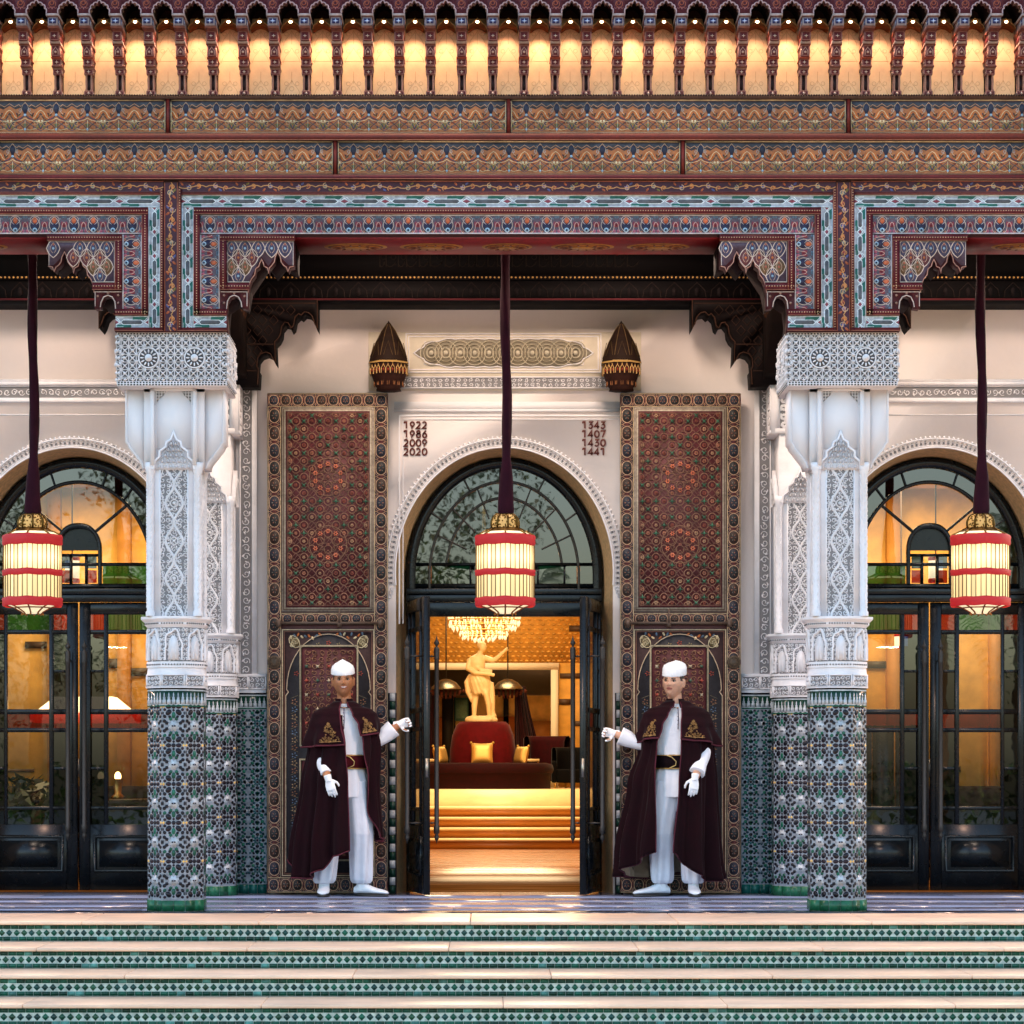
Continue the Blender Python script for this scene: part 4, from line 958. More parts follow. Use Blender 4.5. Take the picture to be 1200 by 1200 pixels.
for x in xs_n:
    inst('corbel_pier', pier, M['paint'], x+PIT/2, cor); inst('lobed_arch', arch, M['paint'], x, cor); inst('niche_vault', vault, M['darkwood'], x, cor)
    inst('lamp_hood', hood, M['darkwood'], x, cor); inst('niche_back', back, M['amber'], x, cor)
    o = inst('niche_lamp', lamp, [lampm, M['iron']], x, None, YB-.005, zH(27.5))
    i = vis.index(x) if x in vis else -1
    if i >= 0:
        k = len(vis)-1-i
        lb = f'small lit lamp in the {names[i]} cornice niche from the left' if i < k else (f'small lit lamp in the {names[k]} cornice niche from the right')
        if i == k: lb = 'small lit lamp in the middle cornice niche'
    else: lb = 'small lit lamp in a cornice niche beyond the edge of the view'
    tag(o, lb, 'lamp', 'lamps in the cornice niches')
    L = bpy.data.objects.new('niche_light', pl2 if r.random() < .4 else pl); COL.objects.link(L); L.parent = o; L.location = (0,-.055+.02*r.random(),-.010); L.rotation_euler = (R(9+4*r.random()),0,R(r.uniform(-15,15)))
g = Geo(); box(XL,XR,YB-.232,.06,zt+.001,zt+.04,lin('#4e1c2c'),g); box(XL,XR,YB-.30,.06,zt+.04,zt+.12,lin('#5a2430'),g); g.build('top_board', M['paint'], cor)
g = Geo(); box(XL,XR,-.049,-.02,zN(114.3),6.88,lin('#3a1a14'),g); g.build('back_board', M['darkwood'], cor)
# glazed roof tiles along the eave, above the view
rt = empty('tiled_eave'); tag(rt, 'green glazed tile eave above the cornice', 'roof'); t = Geo()
lathe([(.05,0),(.05,1.0)], 8, col=lin('#24604a'), g=t, a0=0, a1=PI); nn = int((XR-XL)/.12); e = Geo()
T4 = Matrix.Rotation(R(-68),4,'X')
for i in range(nn): e.add(t, M4=Matrix.Translation((XL+(i+.5)*(XR-XL)/nn, YB-.36, zt+.15))@T4)
box(XL,XR,YB-.34,.6,zt+.121,zt+.15,lin('#24604a'),e)
o = e.build('roof_tiles', M['glaze'], rt); o['kind'] = 'stuff'

# ------------------------------------------------------------------ porch ceiling, dark rear beam, brackets
DK = lin('#0c0809'); por = empty('porch_ceiling'); tag(por, 'dark carved cedar ceiling and rear beams of the porch', 'ceiling')
box(XL,XR,.411,YW-.001,5.35,5.45,DK).build('ceiling_boards', M['darkwood'], por)
for i in range(14):
    x = XL+.4+i*.74; box(x-.05,x+.05,.412,YW-.002,5.24,5.349,lin('#241618')).build('joist', M['darkwood'], por)
YR = 2.25; zr = lambda py: PZ(py, YR); xr = lambda px: PX(px, YR)
g = Geo(); box(XL,XR,YR,YW-.002,zr(352),zr(328),DK,g); box(XL,XR,YR-.03,YW-.002,zr(328),zr(324),lin('#140d0b'),g); box(XL,XR,YR+.02,YW-.002,zr(324),5.24,lin('#0b0708'),g); box(XL,XR,YR-.012,YR-.0005,zr(352),zr(350),lin('#4a1c20'),g)
h = Geo(); n = 300; c = Geo(); chip(c, circ(0,0,.008,n=6), .006, lin('#b98a50')); h.tile(c, [(XL+(i+.5)*(XR-XL)/n, zr(326), 0) for i in range(n)]); g.place(h,(0,YR-.0305,0),*FRONT)
h = Geo(); n = 56; ww = (XR-XL)/n
for i in range(n):
    cx = XL+(i+.5)*ww; hh = zr(330)-zr(350)
    ribbon(h, [(cx-ww*.4,zr(349)),(cx-ww*.35,zr(340)),(cx,zr(331)),(cx+ww*.35,zr(340)),(cx+ww*.4,zr(349))], .006,.006,lin('#1f1614')); chip(h, petal(cx,zr(342),.08,.04,PI/2,6), .004, lin('#171112'))
g.place(h,(0,YR-.0005,0),*FRONT)
g.build('rear_beam', M['darkwood'], por)
# knotted pseudo-script relief high on the inner beam
h = Geo(); r = random.Random(31); x = XC-1.0
while x < XC+1.0:
    w = r.uniform(.05,.12); hgt = r.uniform(.10,.24); z = 5.03
    ribbon(h, [(x,z),(x,z+hgt),(x+w*.3,z+hgt+.02)], .010,.006,lin('#1c1410')); ribbon(h, bez((x,z+.02),(x+w*.5,z-.05),(x+w,z+.10),(x+w*.7,z+.02),6), .008,.006,lin('#1c1410'))
    if r.random()<.5: ribbon(h, circ(x+w*.6,z+.08,.02,n=8), .007,.006,lin('#1c1410'), closed=True)
    x += w
front(h, YR+.0195).build('relief_panel', M['darkwood'], por)
RB = [(262,352),(372,352),(372,385),(369,380),(366,371),(362,367),(357,366),(353,370),(350,368),(346,372),(344,382),(341,385),(338,379),(334,378),(330,383),(329,391),(326,397),(322,401),(323,425),(320,421),(317,415),(312,413),(306,415),(302,420),(301,430),(303,433),(302,451),(262,451)]
for k,(s) in enumerate((1,-1)):
    pcx = PIL[k]
    for d in (1,-1):       # towards the middle bay and towards the side bay
        o = [(pcx + d*s*(xr(px)-PIL[0]-.0), zr(py)) for px,py in RB]
        gq = prism(o, YR-.02, YR+.30, lin('#100909')); h = Geo()
        ribbon(h, [(p[0],p[1]) for p in o[1:-1]], .008,.006,lin('#3c261c'))
        for (a,b) in ((353,360),(401,408),(432,439)):
            x1 = {353:370,401:321,432:301}[a]; ribbon(h, [(pcx+d*s*(xr(272)-PIL[0]),zr(a+3)),(pcx+d*s*(xr(x1)-PIL[0]),zr(a+3))], .012,.006,lin('#2c1c16'))
        for i in range(7):
            for j in range(6):
                px = 276+i*13+(6 if j%2 else 0); py = 364+j*12
                if inside((px,py+5), RB) and inside((px+5,py), RB) and inside((px-5,py),RB): 
                    X = pcx+d*s*(xr(px)-PIL[0]); ribbon(h, [(X,zr(py-6)),(X+.035,zr(py)),(X,zr(py+6)),(X-.035,zr(py))], .005,.004,lin('#301e17'), closed=True)
        gq.place(h, (0,YR-.0205,0), *FRONT); gq.build('scalloped_bracket', M['darkwood'], por)
    # cross beam from pillar to wall with stepped, scalloped end
    g = Geo(); box(pcx-.30,pcx+.30,.411,YR-.021,4.62,5.23,lin('#120b09'),g)
    prof = [(.05,4.13),(.05,4.9),(2.22,4.9),(2.22,4.13),(2.0,4.16),(1.86,4.30),(1.80,4.28),(1.72,4.42),(1.60,4.40),(1.5,4.58),(1.0,4.60),(.90,4.44),(.80,4.46),(.72,4.34),(.62,4.36),(.55,4.20),(.46,4.13)]
    V = [(pcx-.31,y,z) for y,z in prof]+[(pcx+.31,y,z) for y,z in prof]; n = len(prof)
    g.faces(V, [tuple(range(n)),tuple(range(2*n-1,n-1,-1))]+[(i,n+i,n+(i+1)%n,(i+1)%n) for i in range(n)], lin('#180e0b'))
    h = Geo()
    for j in range(12):
        for i in range(3): ribbon(h, [(.3+j*.16,4.62+i*.09-.045),(.38+j*.16,4.62+i*.09),(.3+j*.16,4.62+i*.09+.045),(.22+j*.16,4.62+i*.09)], .006,.005,lin('#3e261b'), closed=True)
    g.place(h,(pcx+.3105,0,0),(0,1,0),(0,0,1),(1,0,0)); g.place(h,(pcx-.3105,2.3,0),(0,-1,0),(0,0,1),(-1,0,0))
    g.build('cross_beam', M['darkwood'], por)
# ------------------------------------------------------------------ glazed doors and fanlights
LAC = lin('#070b0f'); LAC2 = lin('#0b1116')
G_clear = glass('clear_pane', (.92,.92,.90), 1.6, .01, 1.5, .012)
G_green = glass('green_pane', (.02,.16,.075), 2.5, .01, 1.5, .015)
G_red = glass('red_pane', (.22,.03,.025), 1.6, .01, 1.5, .015)
G_blue = glass('blue_pane', (.01,.03,.13), 2.5, .012, 1.5, .015)
G_dark = glass('smoked_pane', (.010,.012,.02), 1.1, .012, 1.5, .015)
G_fan = glass('dark_fan_pane', (.010,.014,.026), 2.2, .012, 1.5, .015)
ZG = lambda py: PZ(py, YG)
s3 = (CD+YG)/FPX
LW = AI-.004; LH = ZG(706)
cols = [(13,29,'n'),(34,83,'w'),(87,103,'n')]
rows = [(720,738,'top'),(743,831,'tall'),(837,853,'mid'),(858,945,'tall'),(949,966,'bot')]
def make_leaf(tone=None):
    root = empty('glazed_door')
    def bp(name, x0, x1, z0, z1, y0=0., y1=.05, c=LAC, w=.004):
        o = box(x0,x1,y0,y1,z0,z1,c).build(name, M['lacquer'], root); return bevel(o, w)
    X = lambda o: LW-o*s3
    bp('stile', X(13), X(.3), .012, LH); bp('stile', .003, X(103), .012, LH)
    bp('rail', X(103)+.001, X(13)-.001, ZG(720), LH-.0005, .001, .049); bp('rail', X(103)+.001, X(13)-.001, .0125, ZG(966), .001, .049)
    for a,b in ((743,738),(837,831),(858,853),(949,945)): bp('muntin', X(103)+.001, X(13)-.001, ZG(a), ZG(b), .006, .044, w=.003)
    for a,b in ((34,29),(87,83)): bp('muntin', X(a), X(b), ZG(966)+.001, ZG(720)-.001, .004, .046, w=.003)
    for a,b in ((13,29),(87,103)):
        for c,d in ((788,785),(902,899)): bp('muntin', X(b)+.001, X(a)-.001, ZG(c), ZG(d), .010, .040, w=.002)
    for zz0,zz1 in ((1021,980),):
        g = Geo(); ribbon(g, [(X(98),ZG(zz0)),(X(18),ZG(zz0)),(X(18),ZG(zz1)),(X(98),ZG(zz1))], .022, .012, LAC2, closed=True, flat=True); slab(X(92),X(24),ZG(zz0-5),ZG(zz1+5),.008,LAC2,g)
        front(g, 0).build('bottom_panel', M['lacquer'], root)
    def pane(x0,x1,z0,z1,m):
        g = Geo(); quad((x0,.022,z0),(x1,.022,z0),(x1,.022,z1),(x0,.022,z1),(.5,.5,.5),g); o = g.build('pane', m, root)
    for (a,b,t) in cols:
        for (u,v,k) in rows:
            x0,x1 = X(b),X(a)
            if t == 'w': pane(x0,x1,ZG(v),ZG(u),{'top':G_green,'tall':G_clear,'mid':G_red,'bot':G_green}[k])
            elif k == 'tall':
                m_ = 785 if u == 743 else 899; pane(x0,x1,ZG(m_),ZG(u),G_blue); pane(x0,x1,ZG(v),ZG(m_+3),G_dark)
            else: pane(x0,x1,ZG(v),ZG(u),{'top':G_red,'mid':G_red if a<20 else G_dark,'bot':G_dark}[k] if t=='n' else G_dark)
    # tall pull rods inside and out
    for (side,name) in ((-1,'door_handle'),(1,'door_handle')):
        hx = X(9); y = -.125 if side < 0 else .115; zb,zt = ZG(978),ZG(768)
        g = Geo(); lathe([(.0,zt+.13),(.005,zt+.11),(.008,zt+.095),(.020,zt+.075),(.022,zt+.062),(.010,zt+.045),(.009,zt+.035),(.020,zt+.03),(.022,zt+.015),(.024,zt+.0),(.021,zt-.05),(.024,zt-.06),(.019,zt-.07),(.019,zb+.09),(.024,zb+.08),(.024,zb+.03),(.012,zb+.02),(.020,zb),(.016,zb-.02),(.005,zb-.035),(.004,zb-.05),(0,zb-.055)], 12, (hx,y,0), lin('#2a2624'), g)
        o = g.build(name, M['iron'], root, True)
        for zz in (zt-.04, zb+.11):
            g = Geo(); y0,y1 = sorted((y+(.015 if side<0 else -.015), 0 if side<0 else .05)); tube([(hx,y0,zz),(hx,y0+(y1-y0)*.35,zz),(hx,(y0+y1)/2,zz),(hx,y0+(y1-y0)*.65,zz),(hx,y1,zz)], [.006,.006,.011,.006,.006], 8, lin('#2a2624'), g); g.build('handle_bracket', M['iron'], o)
    g = Geo(); box(LW-.001,LW+.002,.012,.038,.95,1.10,lin('#9a948a'),g); g.build('lock_plate', M['brass'], root)
    return root
lf = make_leaf()
def place_leaf(o, x, y, rz, mirror, label):
    o.location = (x,y,0); o.rotation_euler = (0,0,rz); o.scale = (-1 if mirror else 1,1,1); o['label'] = label; return o
tag(lf, 'x', 'door', 'glazed black double doors')
place_leaf(lf, XC-AI, YG, R(-78), False, 'black glazed door leaf swung open, held by the smiling doorman')
place_leaf(copy_tree(lf), XC+AI, YG, R(78), True, 'black glazed door leaf swung open, held by the doorman on the right')
for (c,nm) in ((SB[0],'left'),(SB[1],'right')):
    for mir in (False, True):
        l = copy_tree(lf); w = {('left',False):'closed black glazed door leaf at the left edge, beneath the left lantern',('left',True):'closed black glazed door leaf beside the left pillar, lamp shade behind its glass',('right',False):'closed black glazed door leaf beside the right pillar, greenery mirrored in its glass',('right',True):'closed black glazed door leaf beneath the right lantern, at the right edge'}[(nm,mir)]
        place_leaf(l, c+(AI if mir else -AI), YG, 0, mir, w)

def make_fan(c, central, label):
    root = empty('fanlight', (c,YG,0)); tag(root, label, 'fanlight', 'fanlights over the doors')
    def E(k, t): return ((AI-k*s3)*math.cos(t), ZS+(BI-k*s3)*math.sin(t))
    def ring(name, k0, k1, y0, y1, t0=0., t1=PI, zlow=None, n=48, col=LAC):
        A = [E(k0,t0+(t1-t0)*i/n) for i in range(n+1)]; Bq = [E(k1,t0+(t1-t0)*i/n) for i in range(n+1)]
        if zlow is not None: A = [(A[0][0],zlow)]+A+[(A[-1][0],zlow)]; Bq = [(Bq[0][0],zlow)]+Bq+[(Bq[-1][0],zlow)]
        g = Geo(); m = len(A); V = [(p[0],y,p[1]) for y in (y0,y1) for L_ in (A,Bq) for p in L_]; F = []
        for i in range(m-1): F += [(i,i+1,m+i+1,m+i),(2*m+i,3*m+i,3*m+i+1,2*m+i+1),(i,2*m+i,2*m+i+1,i+1),(m+i,m+i+1,3*m+i+1,3*m+i)]
        g.faces(V, F, col); return g.build(name, M['lacquer'], root)
    zl = ZG(690)+.0; ring('arch_frame', 0, 11, -.03, .07, zlow=zl); ring('inner_hoop', 26, 30 if not central else 29, -.005, .045, zlow=zl, col=lin('#2e2a26') if central else LAC)
    o = box(-AI+.001,AI-.001,-.05,.07,ZG(697),zl,LAC2).build('transom', M['lacquer'], root); bevel(o,.008,2)
    o = box(-AI+.001,AI-.001,-.035,.065,ZG(705.5),ZG(697)-.001,LAC).build('transom', M['lacquer'], root); bevel(o,.006,2)
    box(-AI+11*s3,AI-11*s3,-.004,.045,zl,ZG(684),LAC).build('sill', M['lacquer'], root)
    w0 = AI-30*s3
    for zz in (663.,): box(-AI+11*s3,AI-11*s3,-.003,.044,ZG(zz),ZG(659.5),LAC).build('muntin', M['lacquer'], root)
    t0 = math.asin((ZG(660)-ZS)/BI)+.01
    def sector(k0, k1, a, b, m, y=.02, n=8):
        P = [E(k0,a+(b-a)*i/n) for i in range(n+1)]+[E(k1,b-(b-a)*i/n) for i in range(n+1)]
        Geo().faces([(p[0],y,p[1]) for p in P], [tuple(range(len(P)))], (.5,.5,.5)).build('pane', m, root)
    def spoke(k0,k1,t,w=.022):
        p,q = E(k0,t),E(k1,t); g = Geo(); ribbon(g, [p,q], w, .05, lin('#2e2a26') if central else LAC, flat=True); G2 = Geo(); G2.place(g,(0,.045,0),*FRONT); G2.build('muntin', M['lacquer'], root)
    an = [t0,.62,1.10,1.57-.0,PI-1.10,PI-.62,PI-t0] if central else [t0,.55,.93,1.25,PI-1.25,PI-.93,PI-.55,PI-t0]
    for i in range(len(an)-1): sector(11,26,an[i],an[i+1],G_fan)
    for a in an[1:-1]: spoke(10.5,26.5,a,.014)
    for s in (-1,1):
        x0,x1 = sorted((s*(AI-26*s3),s*(AI-11*s3))); 
        Geo().faces([(x0,.02,ZG(684)),(x1,.02,ZG(684)),(x1,.02,ZG(663)),(x0,.02,ZG(663))],[(0,1,2,3)],(.5,.5,.5)).build('pane', G_fan, root)
    def rowpane(a,b,m): Geo().faces([(a,.02,ZG(684)),(b,.02,ZG(684)),(b,.02,ZG(663)),(a,.02,ZG(663))],[(0,1,2,3)],(.5,.5,.5)).build('pane', m, root)
    if central:
        for a in (.45, .80, 1.2, PI-1.2, PI-.80, PI-.45): spoke(28,66,a,.012)
        ring('inner_hoop', 45, 48, .0, .04, t0, PI-t0, col=lin('#2a2622'))
        for (a,b) in ((t0,.80),(.80,PI-.80),(PI-.80,PI-t0)): sector(29,45,a,b,G_fan,n=12); 
        sector(48,80,t0,PI-t0,G_fan,n=24)
        for (a,b,m) in ((-w0,-.28,G_green),(-.28,.28,G_fan),(.28,.50,G_green),(.50,w0,G_green)): rowpane(a,b,m)
        for x in (-.28,.28,.50): box(x-.008,x+.008,.001,.043,ZG(684),ZG(663),LAC).build('muntin', M['lacquer'], root)
    else:
        # pointed motif with small coloured lights standing on the sill
        px = lambda p: (p)*s3
        def pointed(hw, top, n=10): 
            P = [(-hw, ZG(684))]; zsx = ZG(645)
            for i in range(n+1): P.append((-hw*math.cos(PI/2*i/n)**.8 if i<n else 0, zsx+(top-zsx)*math.sin(PI/2*i/n)))
            return P+[(-x,z) for x,z in reversed(P[:-1])]
        A = pointed(px(27), ZG(613)); Bq = pointed(px(23), ZG(619)); n = len(A); g = Geo()
        V = [(p[0],y,p[1]) for y in (-.012,.046) for L_ in (A,Bq) for p in L_]; F = []
        for i in range(n-1): F += [(i,i+1,n+i+1,n+i),(2*n+i,3*n+i,3*n+i+1,2*n+i+1),(i,2*n+i,2*n+i+1,i+1),(n+i,n+i+1,3*n+i+1,3*n+i)]
        g.faces(V,F,LAC2).build('pointed_frame', M['lacquer'], root)
        Geo().faces([(p[0],.021,p[1]) for p in pointed(px(23),ZG(619)) if p[1] > ZG(650)], [tuple(range(len([p for p in Bq if p[1] > ZG(650)])))], LAC).build('pointed_panel', M['lacquer'], root)
        for x in (-px(9),px(9)): box(x-.010,x+.010,-.006,.044,ZG(684),ZG(650),LAC).build('muntin', M['lacquer'], root)
        box(-px(23),px(23),-.006,.044,ZG(652),ZG(649),LAC).build('muntin', M['lacquer'], root)
        for (a,b,m,u,v) in ((-21,-10,G_blue,666,652),(-21,-10,G_red,683,668),(10,21,G_blue,666,652),(10,21,G_red,683,668),(-8,8,G_clear,684,652)):
            x0,x1 = px(a),px(b); Geo().faces([(x0,.02,ZG(u)),(x1,.02,ZG(u)),(x1,.02,ZG(v)),(x0,.02,ZG(v))],[(0,1,2,3)],(.5,.5,.5)).build('pane', m, root)
        for a in (.86, PI-.86):
            p = E(28,a); q = (math.copysign(px(18),p[0]), ZG(624)); g = Geo(); ribbon(g,[p,q],.020,.04,LAC,flat=True); G2 = Geo(); G2.place(g,(0,.045,0),*FRONT); G2.build('muntin', M['lacquer'], root)
        # big clear lights around the motif
        for (a,b) in ((t0,.86),(.86,PI-.86),(PI-.86,PI-t0)):
            P = [E(30,a+(b-a)*i/14) for i in range(15)]
            if a == t0: P += [(px(19),ZG(623)),(px(27),ZG(645)),(px(27),ZG(660))]
            elif b > 2.5: P += [(-px(27),ZG(660)),(-px(27),ZG(645)),(-px(19),ZG(623))]
            else: P += [(-px(19),ZG(623)),(0,ZG(613)),(px(19),ZG(623))]
            Geo().faces([(p[0],.02,p[1]) for p in P],[tuple(range(len(P)))],(.5,.5,.5)).build('pane', G_clear, root)
        rowpane(-w0,-px(28),G_green); rowpane(px(28),w0,G_green)
    return root
make_fan(XC, True, 'dark round-headed fanlight over the open entrance doors')
make_fan(SB[0], False, 'fanlight with pointed motif over the closed left doors')
make_fan(SB[1], False, 'fanlight with pointed motif over the closed right doors')
o = box(XC-AI+.001,XC+AI-.001,YG-.02,YG+.07,ZG(722.5),ZG(706),LAC).build('door_head', M['lacquer']); bevel(o,.006,2); tag(o, 'black lacquered head beam over the open entrance', 'door head')
g = Geo()
for s in (-1,1):
    x0,x1 = sorted((XC+s*AI, XC+s*(AI-.028))); box(x0,x1,YG+.052,YG+.075,.001,ZG(706),LAC,g)
o = g.build('door_jamb', M['lacquer']); tag(o, 'narrow black door jambs lining the open entrance', 'door jamb')

# ------------------------------------------------------------------ the two big painted cedar doors folded against the wall
YD = 2.52
def make_painted():
    root = empty('painted_door'); s = (CD+YD)/FPX; W = 141.5*s; zt = PZ(460.5,YD); zb = .012; Z = lambda py: PZ(py,YD); X = lambda p: (p-313)*s
    o = box(0,W,0,.07,zb,zt,lin('#3a1c20')).build('door_board', M['dpaint'], root); bevel(o,.006)
    def P(name, g, x=0, z=0, y=-.001, m='dpaint'): return front(g, y, x, z).build(name, M[m], root)
    cw = 15.5*s
    for px in (321.5,446.5):
        P('chain_border', chain(Z(477)-Z(1028), cw, 27), X(px), Z(1028))
    for (a,b) in ((461,477),(1028,1046)):
        h = abs(Z(a)-Z(b)); P('chain_border', turn(chain(W-.01, h-.004, 10)), .005, (Z(a)+Z(b))/2)
    P('chain_border', turn(chain(X(438)-X(330), 13*s, 8)), X(330), Z(725))
    g = Geo(); slab(X(330.5),X(438),Z(716.5),Z(477.5),.006,lin('#a3978a'),g); slab(X(332),X(436.5),Z(715),Z(479),.003,lin('#6e5a4c'),g,.006); slab(X(333),X(435.5),Z(714),Z(480),.004,lin('#b0a696'),g,.006); slab(X(335),X(433.5),Z(712),Z(482),.003,lin('#5a2a2e'),g,.010); P('panel_frame', g)
    pg = girih(X(431.5)-X(337.5), Z(484.5)-Z(709.5)); P('star_panel', pg, X(337.5), Z(709.5), -.013)
    # lower part: arched wicket
    g = Geo()
    for (i,c,h) in ((0,lin('#bda98c'),.010),(2.2,lin('#6e4a3c'),.007)):
        ribbon(g, [(X(331+i),Z(1026-i)),(X(438-i),Z(1026-i)),(X(438-i),Z(738+i)),(X(331+i),Z(738+i))], .008, h, c, closed=True, flat=True)
    P('panel_frame', g)
    g = Geo(); cx = X(385); hw = X(435)-X(385); zs = Z(808)
    arc = [(cx-hw,Z(1022)),(cx-hw,zs-.05),(cx-hw*.94,zs-.02),(cx-hw*.98,zs)]+[(cx+hw*.98*math.cos(PI-PI*i/20), zs+(Z(743)-zs)*math.sin(PI-PI*i/20)) for i in range(1,20)]+[(cx+hw*.98,zs),(cx+hw*.94,zs-.02),(cx+hw,zs-.05),(cx+hw,Z(1022))]
    slab(X(333.5),X(435.8),Z(1024),Z(740.5),.001,lin('#3c2a2c'),g)
    chip(g, arc, .002, lin('#2b2a30')); ribbon(g, arc, .009, .010, lin('#c9b094'))
    r = random.Random(6)
    for s_ in (-1,1):
        bx_,bz = cx+s_*hw*.80, Z(752)
        for i in range(4): ribbon(g, spiral(bx_+s_*(-.02+.02*i)*.6, bz-.01*i, .034-.006*i,.006,1.1,i*1.3+(0 if s_>0 else PI),9,s_), .006,.006,lin('#e0cfa8'),base=.001)
        chip(g, petal(bx_,bz,.09,.06,PI/2-s_*.6,8), .003, lin('#7a6a4a'), .001); ribbon(g, petal(bx_,bz,.11,.075,PI/2-s_*.6,10), .007,.007,lin('#e0cfa8'),closed=True)
        for i in range(9): chip(g, petal(cx+s_*hw*(.2+.085*i), Z(745)+r.uniform(-.02,.02), .035,.018,r.uniform(0,3),6), .003, [ORG,lin('#5d7184'),CRM][i%3], .001)
        for i in range(22):   # flowers down the dark band beside the wicket
            zz = zs-.10-i*.062; x_ = cx+s_*(hw*.80)
            for q in range(5): chip(g, petal(x_+.018*math.cos(q*1.26), zz+.018*math.sin(q*1.26), .018,.011,q*1.26,5), .003, [lin('#8a6048'),lin('#5c6f86'),lin('#9a7f60')][i%3], .002)
            ribbon(g, [(x_-.03*s_*(1 if i%2 else -1),zz+.028),(x_,zz+.04),(x_+.03*s_*(1 if i%2 else -1),zz+.052)], .004,.003,lin('#6f6450'),base=.002)
    for i in range(9):
        t = .35+(PI-.7)*i/8; x_ = cx+hw*.80*math.cos(t); zz = zs+(Z(743)-zs)*.84*math.sin(t)
        for q in range(5): chip(g, petal(x_+.014*math.cos(q*1.26), zz+.014*math.sin(q*1.26), .016,.009,q*1.26,5), .003, [lin('#b04a38'),lin('#8a7a58')][i%2], .002)
    P('arched_surround', g)
    for (v0,v1) in ((874,757),(1008,890)):
        g = Geo(); a,b = X(352),X(419)
        ribbon(g, [(a,Z(v0)),(b,Z(v0)),(b,Z(v1)),(a,Z(v1))], .014, .014, lin('#9c8e74'), closed=True, flat=True, base=.002); slab(a+.01,b-.01,Z(v0-2),Z(v1+2),.004,lin('#55282c'),g,.002)
        u = Geo(); curls(u, b-a-.06, Z(v1+4)-Z(v0-4), .055, col=lin('#8a6248'), h=.006, w=.006, seed=v0, base=.006); g.add(u, off=(a+.03,Z(v0-4),0))
        for i in range(5):
            for j in range(6): chip(g, star(a+.05+i*(b-a-.10)/4, Z(v0-4)+.04+j*.115, .020,.009,4,PI/4*(j%2)), .004, [lin('#c0ac90'),lin('#a5493c'),lin('#4c6656')][(i+j)%3], .008)
        P('wicket_panel', g)
    # sliding bolt on the middle rail
    g = Geo(); tube([(X(322),-.035,Z(730.5)),(X(450),-.035,Z(730.5))], .012, 8, lin('#4a3a30'), g)
    for px in (327,398,446): lathe([(.0,-.03),(.02,-.03),(.02,.03),(0,.03)], 10, (X(px),-.035,Z(730.5)), lin('#5a463a'), g); 
    tube([(X(398),-.05,Z(730)),(X(398),-.05,Z(714))],[.010,.005],8,lin('#5a463a'),g)
    g.build('sliding_bolt', M['iron'], root)
    # rosette studs for the hinges
    g = Geo()
    for py in (776,):
        q = Geo(); chip(q, circ(X(321.5),Z(py),.055,n=20), .008, lin('#4a3c30')); ribbon(q, circ(X(321.5),Z(py),.045,n=20), .008,.014,lin('#6e5a44'),closed=True); ribbon(q, star(X(321.5),Z(py),.036,.016,8), .006,.016,lin('#6e5a44'),closed=True); g.place(q,(0,-.006,0),*FRONT)
    g.build('boss', M['iron'], root)
    return root
d1 = make_painted(); d1.location = (PX(313,YD),YD,0); tag(d1, 'tall carved and painted wooden door panel behind the smiling doorman', 'painted door', 'big carved doors folded against the wall')
d2 = copy_tree(d1); d2.location = (PX(868.3,YD),YD,0); d2.scale = (-1,1,1); d2['label'] = 'tall carved and painted wooden door panel behind the doorman on the right'

# ------------------------------------------------------------------ wall sconces: half-hexagon baskets with pointed hoods
def make_sconce():
    root = empty('wall_lantern'); zs = lambda py: PZ(py,2.5); k6 = PI/6
    g = Geo(); lathe([(.168,zs(425)),(.160,zs(420)),(.118,zs(405)),(.060,zs(389)),(.018,zs(381)),(.022,zs(380)),(.010,zs(378)),(0,zs(375.5))], 8, col=lin('#1f120c'), g=g, a0=PI/8, a1=PI/8+2*PI)
    for i in range(8):
        a = PI/8+i*PI/4; tube([(r_*math.cos(a),r_*math.sin(a),z) for r_,z in ((.160,zs(420)+.004),(.118,zs(405)+.004),(.060,zs(389)+.004),(.020,zs(381)+.004))], .003, 4, lin('#57432a'), g, False)
        am = a+PI/8; tube([(.150*math.cos(a+.15),.150*math.sin(a+.15),zs(419)),(.118*math.cos(am),.118*math.sin(am),zs(402)),(.150*math.cos(a+PI/4-.15),.150*math.sin(a+PI/4-.15),zs(419))], .0025, 4, lin('#4a3822'), g, False)
    g.build('pointed_hood', M['darkwood'], root)
    g = Geo(); lathe([(.158,zs(425)),(.158,zs(437)),(.150,zs(440)),(.120,zs(452)),(.100,zs(455)),(.108,zs(458)),(0,zs(458))], 8, col=lin('#2e1812'), g=g, a0=PI/8, a1=PI/8+2*PI)
    lathe([(.172,zs(425.5)),(.172,zs(427.5))], 8, col=lin('#a5814c'), g=g, a0=PI/8, a1=PI/8+2*PI)
    for i in range(8):
        th = i*PI/4; u = (math.cos(th),math.sin(th),0); n = (math.sin(th),-math.cos(th),0); h = Geo(); ww = .146*.414
        for j in range(3):
            c = (j-1)*ww*.62; ribbon(h, [(c-ww*.28,zs(440)),(c-ww*.26,zs(434)),(c,zs(430)),(c+ww*.26,zs(434)),(c+ww*.28,zs(440))], .005,.006,lin('#b08a58'))
            chip(h, petal(c,zs(436),.03,.014,PI/2,6), .004, lin('#7a2e22')); chip(h, petal(c,zs(428.5)-.004,.010,.008,0,6), .004, lin('#a5814c'))
        g.place(h,(n[0]*.147,n[1]*.147,0),u,(0,0,1),n); h = Geo()
        for j in range(2):
            c = (j-.5)*.05; ribbon(h, [(c-.018,0),(c-.016,.05),(c,.075),(c+.016,.05),(c+.018,0)], .004,.005,lin('#8a5a3a'))
        g.place(h,(n[0]*.116,n[1]*.116,zs(453)),u,(0,0,1),(n[0],n[1],0))
    g.build('basket', M['darkwood'], root)
    g = box(-.05,.05,.1,.18,zs(450),zs(425),lin('#241614')); g.build('wall_plate', M['iron'], root)
    return root
